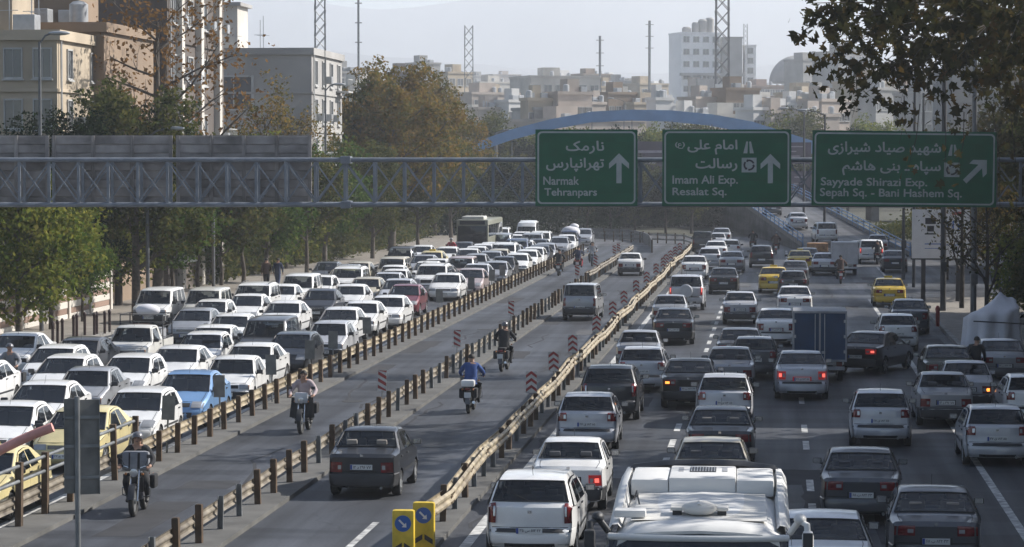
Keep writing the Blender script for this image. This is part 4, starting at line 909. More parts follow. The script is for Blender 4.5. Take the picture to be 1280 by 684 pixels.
def big_sign(x0, x1, y0, y1, ox, oy, sc, texts, arrow, icons, label, tilt=0.0):
    Y = GY-.30; s = Y/FPX
    cx, cy = (x0+x1)/2, (y0+y1)/2; c0 = aty(ox+cx/sc, oy+cy/sc, Y)
    r = ob('green_road_sign', None, None, c0, (0, tilt, 0), label=label, cat='road sign', group='green signs on the gantry')
    X = lambda x: (x-cx)/sc*s; Z = lambda y: -(y-cy)/sc*s
    W, H = X(x1)-X(x0), Z(y0)-Z(y1); n = 6
    for k in range(n): bld(MB().box((0, 0, -H/2+H*(k+.5)/n), (W, .05, H/n-.004)), 'panel', M_green, r)
    bld(MB().box((0, .03, 0), (W-.02, .012, H-.02)), 'backing', M_greend, r)
    a = rrect(-W/2+.07, W/2-.07, -H/2+.07, H/2-.07, .16); b_ = rrect(-W/2+.13, W/2-.13, -H/2+.13, H/2-.13, .12); m = len(a)
    o = MB(); o.add([(x, -.029, z) for x, z in a]+[(x, -.029, z) for x, z in b_], [(k, (k+1) % m, m+(k+1) % m, m+k) for k in range(m)]); bld(o, 'border', M_txt, r)
    for body, fa, tx0, tx1, ty0, ty1 in texts:
        me = text_mesh(body, M_txt, width=X(tx1)-X(tx0), height=Z(ty0)-Z(ty1), bold=.022 if fa else .020, fa=fa)
        o_ = ob('lettering', me, r, (X(tx0), -.030, Z(ty1)))
    ax, ay0, ay1, hw, diag = arrow
    L = Z(ay0)-Z(ay1); w2 = hw/sc*s
    P = [(-.20*w2*1.3, -L/2), (.20*w2*1.3, -L/2), (.20*w2*1.3, L/2-w2*.95), (w2, L/2-w2*1.55), (w2, L/2-w2*1.0), (0, L/2), (-w2, L/2-w2*1.0), (-w2, L/2-w2*1.55), (-.20*w2*1.3, L/2-w2*.95)]
    if diag: c, q = math.cos(-R(diag)), math.sin(-R(diag)); P = [(x*c-z*q, x*q+z*c) for x, z in P]
    o = MB(); zc = (Z(ay0)+Z(ay1))/2; vs = [(X(ax)+x, -.031, zc+z) for x, z in P]; o.add(vs, [(0, 1, 2, 8), (2, 3, 4, 5), (2, 5, 8), (8, 5, 6, 7)]); bld(o, 'arrow', M_txt, r)
    for kind, ix0, ix1, iy0, iy1 in icons:
        a0, a1, b0, b1 = X(ix0), X(ix1), Z(iy1), Z(iy0); w_, h_ = a1-a0, b1-b0; cxx, czz = (a0+a1)/2, (b0+b1)/2
        if kind == 'road':
            o = MB()
            for sg in (-1, 1): o.add([(cxx+sg*w_*.08, -.03, b0+.02), (cxx+sg*w_*.36, -.03, b0+.02), (cxx+sg*w_*.16, -.03, b1-.03), (cxx+sg*w_*.04, -.03, b1-.03)], [(0, 1, 2, 3)])
            o.add([(cxx-w_*.42, -.031, b0+h_*.52), (cxx+w_*.42, -.031, b0+h_*.52), (cxx+w_*.42, -.031, b0+h_*.60), (cxx-w_*.42, -.031, b0+h_*.60)], [(0, 1, 2, 3)]) if False else None
            bld(o, 'motorway_symbol', M_txt, r)
        else:
            bld(MB().box((cxx, -.033, czz), (w_, .006, h_)), 'roundabout_panel', M_txt, r)
            o = MB()
            for k in range(3):
                a0_ = R(20+120*k); pts = [(math.cos(a0_+R(85)*q/5), math.sin(a0_+R(85)*q/5)) for q in range(6)]
                o.grid([[(cxx+x*w_*.26, -.038, czz+z*h_*.26), (cxx+x*w_*.38, -.038, czz+z*h_*.38)] for x, z in pts])
                t = a0_+R(85); o.add([(cxx+math.cos(t)*w_*.20, -.038, czz+math.sin(t)*h_*.20), (cxx+math.cos(t)*w_*.44, -.038, czz+math.sin(t)*h_*.44), (cxx+math.cos(t+.45)*w_*.32, -.038, czz+math.sin(t+.45)*h_*.32)], [(0, 1, 2)])
            bld(o, 'roundabout_arrows', M_ink, r)
    for x in (-W*.32, W*.32): bld(MB().box((x, .12, 0), (.10, .16, H*.9)), 'mounting_bar', M_steel, r)
big_sign(35, 515, 45, 405, 660, 150, 3.765, [('نارمک', 1, 178, 358, 98, 160), ('تهرانپارس', 1, 85, 358, 178, 244), ('Narmak', 0, 72, 240, 266, 306), ('Tehranpars', 0, 77, 325, 321, 368)], (428, 157, 298, 47, 0), [], 'green overhead sign reading Narmak and Tehranpars with upward arrow')
big_sign(632, 1238, 45, 405, 660, 150, 3.765, [('امام علی', 1, 750, 985, 93, 163), ('(ع)', 1, 692, 738, 104, 136), ('رسالت', 1, 788, 985, 180, 242), ('Imam Ali Exp.', 0, 680, 988, 261, 313), ('Resalat Sq.', 0, 680, 935, 318, 366)], (1140, 160, 298, 46, 0), [('road', 1003, 1072, 98, 160), ('round', 1005, 1075, 178, 247)], 'green overhead sign reading Imam Ali Exp. and Resalat Sq. with upward arrow')
big_sign(150, 1133, 60, 462, 980, 150, 4.267, [('شهید صیاد شیرازی', 1, 232, 835, 118, 190), ('سپاه ـ بنی هاشم', 1, 310, 835, 218, 298), ('Sayyade Shirazi Exp.', 0, 197, 765, 310, 367), ('Sepah Sq. - Bani Hashem Sq.', 0, 193, 950, 367, 424)], (1022, 185, 350, 52, 45), [('road', 862, 937, 125, 192), ('round', 853, 935, 225, 302)], 'green overhead sign reading Sayyade Shirazi Exp. with arrow pointing up right', tilt=R(.6))

# ------------------------------------------------------------------ ramp and flyover with the blue arch
M_bluerail = mat('railing_blue', (.07, .17, .33), .5, .2, var=.2, scale=2); M_arch = mat('arch_blue', (.13, .26, .46), .5, .1, var=.12, scale=.5)
def rz(D): return max(0.0, (D-213)*.043) if D < 330 else 5.03
RX = lambda D: 27.3 if D < 300 else 27.3-(D-300)*.25
Ds = [190, 205, 213]+list(range(220, 341, 10))
b = MB(); b.grid([[(RX(D)-3.7, D, rz(D)+.012), (RX(D)+3.9, D, rz(D)+.012)] for D in Ds]); 
for s_, w_ in ((-1, -3.7), (1, 3.9)): b.grid([[(RX(D)+w_, D, rz(D)+.012), (RX(D)+w_, D, -.1)] for D in Ds])
bld(b, 'ramp', M_asph2, kind='structure')
for s_, w_, d0, lbl in ((-1, -3.55, 222, 'blue railing on the left edge of the rising ramp'), (1, 3.75, 212, 'blue railing on the right edge of the rising ramp')):
    r = ob('railing', None, None, (0, 0, 0), label=lbl, cat='railing', group='railings of the ramp')
    DD = list(range(d0, 338, 4))
    for a, c in zip(DD, DD[1:]):
        p0, p1 = Vector((RX(a)+w_, a, rz(a))), Vector((RX(c)+w_, c, rz(c)))
        bld(MB().box((0, 0, 0), (.08, .08, 1.05)), 'post', M_bluerail, r, loc=p0+Vector((0, 0, .52)))
        for h in (.35, .65, .95): bld(MB().tube([p0+Vector((0, 0, h)), p1+Vector((0, 0, h))], .05, 5), 'rail', M_bluerail, r)
        bld(MB().add([p0, p1, p1+Vector((0, 0, .28)), p0+Vector((0, 0, .28))], [(0, 1, 2, 3)]).add([p0+Vector((s_*.15, 0, 0)), p1+Vector((s_*.15, 0, 0)), p1+Vector((s_*.15, 0, .28)), p0+Vector((s_*.15, 0, .28))], [(0, 1, 2, 3)]), 'parapet', M_conc, r)
# flyover deck and arch
AY = 330.0
r = ob('flyover', None, None, (0, AY, 0), label='flyover deck on piers crossing behind the green signs', cat='bridge')
xa, xb = aty(560, 200, AY).x, aty(1075, 200, AY).x; zd = 5.05
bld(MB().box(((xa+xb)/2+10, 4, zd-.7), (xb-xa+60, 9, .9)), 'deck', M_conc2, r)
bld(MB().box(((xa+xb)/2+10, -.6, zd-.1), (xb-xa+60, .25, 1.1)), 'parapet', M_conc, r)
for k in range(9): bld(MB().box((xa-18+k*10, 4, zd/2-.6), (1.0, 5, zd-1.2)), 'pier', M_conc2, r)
ra = ob('arch', None, None, (0, AY+1, 0), label='pale blue steel arch rising behind the green signs', cat='bridge arch')
pts = []
for px, py in ((560, 203), (600, 182), (640, 168), (690, 155), (740, 146), (790, 143.5), (840, 144.5), (890, 149.5), (940, 158.5), (985, 173), (1020, 184), (1060, 202)): q = aty(px, py, AY+1); pts.append((q.x, 0, q.z))
for yy in (0, 7.5):
    o = MB(); G = []
    for x, _, z in pts: G.append([(x, yy-.5, z-.62), (x, yy+.5, z-.62), (x, yy+.5, z+.62), (x, yy-.5, z+.62), (x, yy-.5, z-.62)])
    o.grid(G); bld(o, 'arch_rib', M_arch, ra, 30)
for k in range(2, 10): x, _, z = pts[k]; bld(MB().box((x, 3.75, z+.1), (.3, 6.6, .4)), 'cross_brace', M_arch, ra); 
for k in range(1, 11): x, _, z = pts[k]; bld(MB().tube([(x, 0, zd), (x, 0, z-.5)], .06, 5), 'hanger', M_galv, ra)
M_ban = mat('banner_dark', (.035, .022, .05), .6, var=.4, scale=.6); M_banp = mat('banner_print', (.30, .26, .30), .6)
for (a, c, y0, y1, lbl) in ((798, 828, 177, 240, 'dark purple banner hanging on the flyover between two green signs'), (962, 1014, 178, 205, 'dark banner on the flyover right of the middle green sign'), (985, 1014, 214, 252, 'lower dark banner on the flyover right of the middle green sign')):
    p0, p1 = aty(a-14 if a == 798 else a, y0, AY-1), aty(c+10 if a == 798 else c, y1, AY-1); r = ob('banner', None, None, ((p0.x+p1.x)/2, AY-1, p1.z), label=lbl, cat='banner', group='banners on the flyover')
    W, H = p1.x-p0.x, p0.z-p1.z
    bld(MB().box((0, 0, H/2), (W, .08, H)), 'cloth', M_ban, r); bld(MB().box((0, .15, H/2), (W+.1, .1, .12)), 'frame', M_steel, r)
    for k in range(3): bld(MB().box((random.uniform(-W*.1, W*.1), -.045, H*(.8-k*.22)), (W*(.55-.1*k), .004, H*.05)), 'print_line', M_banp, r)
# ------------------------------------------------------------------ trees
L_green = leafmat('leaf_green', [(.022, .05, .012), (.05, .09, .02), (.09, .135, .03), (.16, .18, .05)], .4); L_yel = leafmat('leaf_yellow_green', [(.04, .075, .015), (.09, .125, .025), (.17, .18, .035), (.28, .24, .06)], .4)
L_rust = leafmat('leaf_rust', [(.06, .075, .02), (.12, .11, .03), (.20, .13, .035), (.28, .18, .05)], .45); L_orange = leafmat('leaf_orange', [(.10, .06, .02), (.17, .09, .03), (.24, .14, .05)], .4)
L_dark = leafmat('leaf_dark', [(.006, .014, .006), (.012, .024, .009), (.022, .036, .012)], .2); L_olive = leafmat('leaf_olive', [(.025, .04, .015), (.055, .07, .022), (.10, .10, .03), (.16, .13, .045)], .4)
L_plane = leafmat('leaf_plane', [(.015, .018, .008), (.03, .034, .012), (.06, .05, .015), (.10, .055, .018)], .35)
M_bark = mat('bark', (.085, .07, .055), .95, var=.4, scale=5, bump=.6); M_barkd = mat('bark_dark', (.035, .028, .022), .95, var=.35, scale=5, bump=.6)
def leaves(cent, size, mats, name='crown', star=False, droop=0.0):
    N = len(cent); rng = np.random
    a = rng.normal(size=(N, 3)); a[:, 2] -= droop; a /= np.linalg.norm(a, axis=1)[:, None]
    b = np.cross(a, rng.normal(size=(N, 3))); b /= np.linalg.norm(b, axis=1)[:, None]; nn = np.cross(a, b)
    s = size*(.6+.8*rng.rand(N))[:, None]
    if not star: sh = [(-.5, 0, 0), (0, .30, .08), (.5, 0, 0), (0, -.30, .08)]; fc = [[0, 1, 2, 3]]
    else: sh = [(-.42, 0, 0), (-.30, .42, .04), (-.05, .22, 0), (.12, .52, .06), (.18, .18, 0), (.58, 0, .05), (.18, -.18, 0), (.12, -.52, .06), (-.05, -.22, 0), (-.30, -.42, .04)]; fc = [list(range(10))]
    k = len(sh); V = np.empty((N, k, 3), np.float32)
    for i, (x, y, z) in enumerate(sh): V[:, i] = cent + a*s*x + b*s*y + nn*s*z
    me = bpy.data.meshes.new(name); me.vertices.add(N*k); me.vertices.foreach_set('co', V.ravel()); me.loops.add(N*k); me.loops.foreach_set('vertex_index', np.arange(N*k, dtype=np.int32))
    me.polygons.add(N); me.polygons.foreach_set('loop_start', np.arange(0, N*k, k, dtype=np.int32)); me.polygons.foreach_set('loop_total', np.full(N, k, np.int32)); me.materials.append(mats); me.update(); me.validate(); return me
def skeleton(h, spread, n_limb, trunk_r, seed, lean=0.0, up=.55, first=.35, wob=.12):
    rnd = random.Random(seed); mb = MB(); tips = []
    P = [Vector((0, 0, -.1))]; 
    for k in range(1, 7): P.append(Vector((lean*h*(k/6)**1.5+rnd.uniform(-wob, wob)*h*.08, rnd.uniform(-wob, wob)*h*.08, h*.85*k/6)))
    mb.tube(P, [trunk_r*(1-.75*k/6) for k in range(7)], 8)
    for i in range(n_limb):
        t = first+(1-first)*(i+rnd.random()*.6)/n_limb; k = min(5, int(t*6)); q = P[k].lerp(P[k+1], t*6-k); az = i*2.4+rnd.uniform(-.4, .4); L = spread*(1.05-.55*max(0, t-.5))*rnd.uniform(.75, 1.15)
        d = Vector((math.cos(az), math.sin(az), up*rnd.uniform(.6, 1.4))).normalized(); pts = [q]; r0 = trunk_r*(1-.75*t)*.62; 
        for s in range(1, 5): d = (d+Vector((rnd.uniform(-.2, .2), rnd.uniform(-.2, .2), rnd.uniform(-.05, .2)))).normalized(); pts.append(pts[-1]+d*L/4)
        mb.tube(pts, [r0*(1-.8*s/4) for s in range(5)], 6); tips += [(pts[4], 1.0), (pts[3], .9), (pts[2], .7)]
        for s in (1, 2, 3):
            for _ in range(2):
                e = (d+Vector((rnd.uniform(-1, 1), rnd.uniform(-1, 1), rnd.uniform(-.3, .8)))).normalized(); l = L*.38*rnd.uniform(.6, 1.2); p1 = pts[s]+e*l*.5+Vector((0, 0, rnd.uniform(-.05, .1))*1) if False else pts[s]+e*l*.5
                mb.tube([pts[s], p1, p1+(e+Vector((rnd.uniform(-.4, .4), rnd.uniform(-.4, .4), .2)))*l*.5], [r0*.4, r0*.22, r0*.08], 4); tips.append((p1+e*l*.5, .7))
    tips.append((P[6], 1.0)); return mb, tips
def crown_pts(tips, n, rad, seed, flat=.8, clump=.5):
    rng = np.random.RandomState(seed); C = np.array([list(t[0]) for t in tips]); w = np.array([t[1] for t in tips]); idx = rng.choice(len(tips), n, p=w/w.sum())
    # sub-clumps inside each tuft
    sub = rng.normal(size=(len(tips), 6, 3)); sub /= np.linalg.norm(sub, axis=2)[:, :, None]; sub *= rad*clump*(.5+.7*rng.rand(len(tips), 6, 1))
    d = rng.normal(size=(n, 3)); d *= (rad*.42*rng.rand(n)**.4/np.linalg.norm(d, axis=1))[:, None]; d[:, 2] *= flat
    return C[idx]+sub[idx, rng.randint(0, 6, n)]+d
TREES = {}
def tree_kind(key, h, spread, limbs, tr, n, rad, leafm, size, seed, barkm=None, **kw):
    fl = kw.pop('flat', .75); cl = kw.pop('clump', .8); star = kw.pop('star', False)
    mb, tips = skeleton(h, spread, limbs, tr, seed, **kw)
    TREES[key] = (mb.mesh('trunk', barkm or M_bark, 60), leaves(crown_pts(tips, n, rad, seed, fl, cl), size, leafm, star=star))
tree_kind('street1', 6.0, 2.3, 11, .14, 6500, 1.05, L_green, .23, 1, first=.30); tree_kind('street2', 6.5, 2.2, 10, .13, 5600, 1.0, L_olive, .23, 2, first=.32); tree_kind('street3', 5.2, 2.4, 10, .12, 5600, 1.0, L_yel, .22, 3, first=.12)
tree_kind('plane1', 14.5, 5.2, 17, .34, 17000, 1.5, L_rust, .31, 4, first=.25); tree_kind('plane2', 13.5, 4.6, 15, .30, 15000, 1.4, L_olive, .31, 5, first=.22)
tree_kind('bare', 17, 5.5, 17, .30, 2600, 1.2, L_orange, .26, 6, first=.30, up=.5, clump=.8); tree_kind('bare2', 12, 3.6, 13, .20, 2600, 1.0, L_rust, .24, 8, first=.3, up=.6)
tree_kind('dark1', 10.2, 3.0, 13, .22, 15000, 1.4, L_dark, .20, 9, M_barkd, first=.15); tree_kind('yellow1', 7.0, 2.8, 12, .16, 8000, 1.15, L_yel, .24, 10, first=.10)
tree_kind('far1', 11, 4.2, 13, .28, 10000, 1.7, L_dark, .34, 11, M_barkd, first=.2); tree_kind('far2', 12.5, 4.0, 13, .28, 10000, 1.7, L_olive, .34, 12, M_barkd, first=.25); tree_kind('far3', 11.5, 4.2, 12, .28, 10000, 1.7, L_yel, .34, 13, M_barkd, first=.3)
tree_kind('shade', 13, 5.0, 15, .26, 9000, 1.6, L_plane, .30, 14, M_barkd, first=.35); tree_kind('rust_small', 8, 3.2, 12, .16, 5000, 1.2, L_rust, .20, 15, M_barkd, first=.35); tree_kind('sparse', 8.5, 2.8, 12, .13, 900, 1.0, L_plane, .20, 16, M_barkd, first=.2, up=.9)
TN = {'n': 0}
def tree(key, loc, s=1.0, rz=0.0, label='', group=None, sz=1.0):
    TN['n'] += 1
    r = ob('tree', None, None, loc, (0, 0, rz), (s, s, s*sz), label=label, cat='tree', group=group); ob('trunk', TREES[key][0], r); ob('crown', TREES[key][1], r); return r
def treepx(key, px, v, s=1.0, rz=None, label='', dz=.1, sz=1.0, group='trees along the left pavement'):
    D = 3400*v/(px-970); p = road(D, v, dz); return tree(key, p, s, random.uniform(0, 6) if rz is None else rz, label, group, sz)
LP = [('yellow1', 5, -30.5, 1.0, 'bushy yellow green tree at the left edge beyond the parked white cars'), ('yellow1', 48, -31.5, .95, 'bushy yellow green tree just left of the tall lamp post'), ('street1', 88, -31.6, .62, 'small young green tree beside the pavement bollards'),
      ('street3', 118, -33.5, 1.0, 'green tree behind the pavement bollards, left of the thick dark trunk'), ('plane2', 158, -30.6, .78, 'tree with thick dark trunk beside the loaded pickup truck'), ('street1', 205, -31, 1.0, 'round green street tree right of the thick dark trunk'), ('street2', 238, -33, 1.0, 'dark green tree in front of the white shop wall'),
      ('street1', 268, -32.5, .9, 'green street tree in front of the grey pole'), ('street2', 296, -30.4, 1.1, 'green street tree left of the two walking men'), ('street1', 326, -30.6, 1.05, 'green street tree above the two walking men'), ('street3', 352, -33, 1.2, 'yellowish street tree right of the two walking men'),
      ('street2', 378, -30.2, 1.15, 'dark olive street tree over the white cars'), ('street1', 402, -31, 1.25, 'green street tree near the gantry splice'), ('street2', 425, -33, 1.3, 'olive tree below the gantry splice'), ('rust_small', 372, -36, 1.25, 'rusty leaved tree behind the pavement trees'),
      ('rust_small', 400, -37.5, 1.35, 'brown leaved tree right of the pale building'), ('plane1', 486, -31, 1.0, 'large rust brown plane tree with a thick trunk'), ('plane2', 444, -34, .95, 'large olive tree left of the big rust brown plane'), ('plane1', 540, -33, .92, 'rust brown plane tree, right one of the big pair'), ('plane1', 515, -37, 1.02, 'tall brown tree standing behind the big planes'),
      ('plane2', 562, -30.5, .66, 'dark olive tree behind the city bus'), ('plane2', 462, -30, .6, 'low olive tree beside the thick plane trunk'), ('plane2', 520, -30, .6, 'low dark tree left of the city bus'),
      ('dark1', 52, -33.6, .95, 'dark evergreen tree rising above the gantry at the far left'), ('dark1', 135, -33.2, 1.0, 'dark evergreen tree rising above the gantry beside the tan wall'), ('bare', 185, -31.6, 1.0, 'tall nearly bare plane tree with orange leaves'), ('bare2', 325, -33.4, 1.0, 'thin leaved brown tree in front of the pale building'), ('yellow1', 290, -34.5, 1.25, 'bright green tree beside the dark tall building'), ('bare2', 365, -35, .95, 'rusty half bare tree beside the pale building')]
for a in LP: treepx(a[0], a[1], a[2], a[3], None, a[4])
# trees beyond the bend, seen under and over the flyover
k = 0; kinds = ['far1', 'far2', 'far3']
wd = {'far1': 'dark green', 'far2': 'olive', 'far3': 'yellow green'}
for row, (Y, x0, x1, n, hs) in enumerate(((280, 575, 950, 13, .55), (298, 560, 960, 13, .58), (352, 560, 1100, 13, .95), (400, 600, 1150, 12, .84), (455, 600, 1200, 12, .84))):
    for i in range(n):
        kd = kinds[(i*2+row) % 3] if row > 1 else kinds[(i+row) % 2]; px = x0+(x1-x0)*(i+random.uniform(-.25, .25))/(n-1); q = aty(px, 200, Y)
        if abs(q.x-RX(min(Y, 338))) < 7.5 and Y < 345: continue
        where = ['in the front row beyond the bend', 'in the second row beyond the bend', 'in the row just behind the flyover', 'in the second row behind the flyover', 'in the farthest row behind the flyover'][row]
        tree(kd, (q.x, Y+random.uniform(-3, 3), -.1), hs*random.uniform(.85, 1.15), random.uniform(0, 6), '%s tree %s, %s from left' % (wd[kd], where, ordn[i]), 'trees beyond the bend')
# right side
def treer(key, D, v, s, label, sz=1.0): tree(key, road(D, v, .1), s, random.uniform(0, 6), label, 'trees along the right pavement', sz)
for a in (('shade', 74, 13.2, 1.1, 'tall leafy plane tree just outside the right edge beside the overhanging one'), ('shade', 92, 13.8, 1.1, 'tall dark plane tree behind the trunk at the right edge'), ('shade', 50, 12.8, 1.0, 'second plane tree from the camera beyond the right edge'), ('shade', 62, 14.5, 1.05, 'leafy plane tree right of the frame nearest the camera'), ('shade', 108, 14.5, 1.0, 'dark leafed plane tree behind the right green sign'), ('shade', 128, 17, 1.05, 'dark plane tree at the right edge behind the white tent'), ('sparse', 137, 9.2, 1.0, 'thin bare tree standing before the white billboard'),
          ('rust_small', 172, 10.6, .95, 'brown leaved tree left of the white billboard'), ('rust_small', 205, 13, 1.0, 'brown leaved tree beyond the yellow taxi on the right'), ('rust_small', 222, 17, 1.1, 'brown tree beside the ramp railing'), ('sparse', 118, 9.0, .9, 'bare thin tree beside the white tent'),
          ('shade', 150, 15, .9, 'dark tree right of the white billboard'), ('shade', 40, 12, 1.0, 'leafy plane tree beside the road next to the camera'), ('street3', 126, 11.5, .75, 'low yellow green bush tree below the right sign'), ('street2', 118, 11, .5, 'low dark bush between the thin trunks on the right'), ('street2', 112, 13.2, .65, 'dark bush behind the white tent'),
          ('shade', 104, 12.6, .75, 'dark leafed tree between the white tent and the right edge'), ('plane2', 133, 13.6, .68, 'olive leafed tree right of the white billboard behind the tent'), ('shade', 160, 12.8, .72, 'dark tree behind the right end of the white billboard'), ('rust_small', 146, 11.2, .8, 'small brown tree just behind the white billboard'), ('shade', 178, 22, 1.0, 'dark tree before the grey building on the right'), ('rust_small', 245, 22, 1.1, 'rusty tree on the right behind the ramp')): treer(*a)
# the overhanging plane tree, large star shaped leaves
mb = MB(); base = road(88.5, 8.4, .1); bx = base
P = [Vector((0, 0, 0)), Vector((.05, -.1, 3)), Vector((.0, -.3, 6)), Vector((-.3, -.8, 8.6)), Vector((-1.0, -2.4, 11.4)), Vector((-2.0, -4, 14.5))]
mb.tube(P, [.21, .18, .165, .15, .12, .08], 10)
tips = []; rnd = random.Random(5)
for px, py, Y in ((1045, 22, 74), (1078, 62, 74), (1130, 30, 72), (1170, 74, 76), (1210, 40, 72), (1250, 78, 74), (1270, 20, 70), (1105, 2, 76), (1180, 0, 70), (1088, 92, 78), (1140, 84, 78), (1008, 4, 75), (1225, 84, 76), (1200, -50, 74), (1100, -55, 74), (1268, 104, 74), (1055, 44, 80)):
    e = aty(px, py, Y)-Vector((bx.x, bx.y, bx.z)); s = P[3] if e.z < 9.5 else P[4]; m1 = s.lerp(e, .4)+Vector((0, 0, .5)); m2 = s.lerp(e, .75)+Vector((rnd.uniform(-.2, .2), 0, .25))
    mb.tube([s, m1, m2, e], [.06, .04, .022, .008], 5)
    for t in (e, m2, m2.lerp(e, .5), m1.lerp(m2, .6), m1): tips.append((t, 1.0 if t is not m1 else .5))
    for q in range(3):
        f = e+Vector((rnd.uniform(-.8, .8), rnd.uniform(-.8, .8), rnd.uniform(-.9, .3))); mb.tube([m2, f], [.014, .005], 4); tips.append((f, .6))
cp = crown_pts(tips, 3900, .72, 21, .8, .9)
r = ob('plane_tree', None, None, bx, label='overhanging plane tree with dark star shaped leaves, trunk at the right edge', cat='tree'); ob('trunk', mb.mesh('trunk', M_barkd, 60), r); ob('crown', leaves(cp, .27, L_plane, star=True, droop=.4), r)
tw = []; o = MB()
for x, y, dx, dy in ((1150, 150, -18, 70), (1175, 130, 6, 95), (1130, 140, -6, 40), (1240, 150, 10, 120), (1205, 160, -10, 60), (1262, 150, 8, 150), (1070, 118, -5, 30)):
    a, c = aty(x, y-20, 78)-bx, aty(x+dx, y+dy, 78)-bx; m_ = a.lerp(c, .5)+Vector((.1, 0, .05)); o.tube([a, m_, c], [.018, .012, .005], 4)
    for q in range(9): t = random.random(); tw.append(list(a.lerp(c, t)+Vector((random.gauss(0, .16), random.gauss(0, .2), random.gauss(0, .15)))))
ob('twig', o.mesh('twig', M_barkd), r); ob('hanging_leaves', leaves(np.array(tw), .25, L_plane, 'hanging_leaves', star=True, droop=.4), r)

# ------------------------------------------------------------------ buildings
def wall(n, c, v=.12, s=.25): return mat('wall_'+n, c, .85, var=v, scale=s, bump=.15, bscale=4)
Wc = [wall('cream', (.42, .35, .26), .25), wall('tan', (.22, .16, .11), .25), wall('grey', (.33, .32, .305), .2), wall('pale', (.52, .49, .44), .2), wall('brown', (.10, .083, .072), .25), wall('white', (.58, .57, .55)), wall('pinkish', (.42, .36, .31), .2), wall('brick', (.25, .17, .13)), wall('bright', (.80, .80, .80), .06)]
M_win = mat('window_pane', (.045, .055, .07), .12, var=.5, scale=.5, spec=.9, dirt=(.16, .16, .15)); M_frm = mat('window_frame', (.42, .42, .41), .6); M_metal = mat('roof_metal', (.40, .41, .42), .45, .5)
wm = {}
def win_mesh(big, frm=M_frm):
    k = (big, frm.name)
    if k in wm: return wm[k]
    o = MB(); o.box((0, .03, 0), (1, .06, 1), 1)                     # unit window: frame proud of the wall, pane set back
    for s_ in (-1, 1): o.box((s_*.47, -.03, 0), (.06, .08, 1.0), 0); o.box((0, -.028, s_*.475), (.88, .08, .05), 0)
    o.box((0, -.012, 0), (.03, .04, .9), 0)
    if big: o.box((0, -.06, -.53), (1.12, .16, .05), 0)
    wm[k] = o.mesh('window', [frm, M_win]); return wm[k]
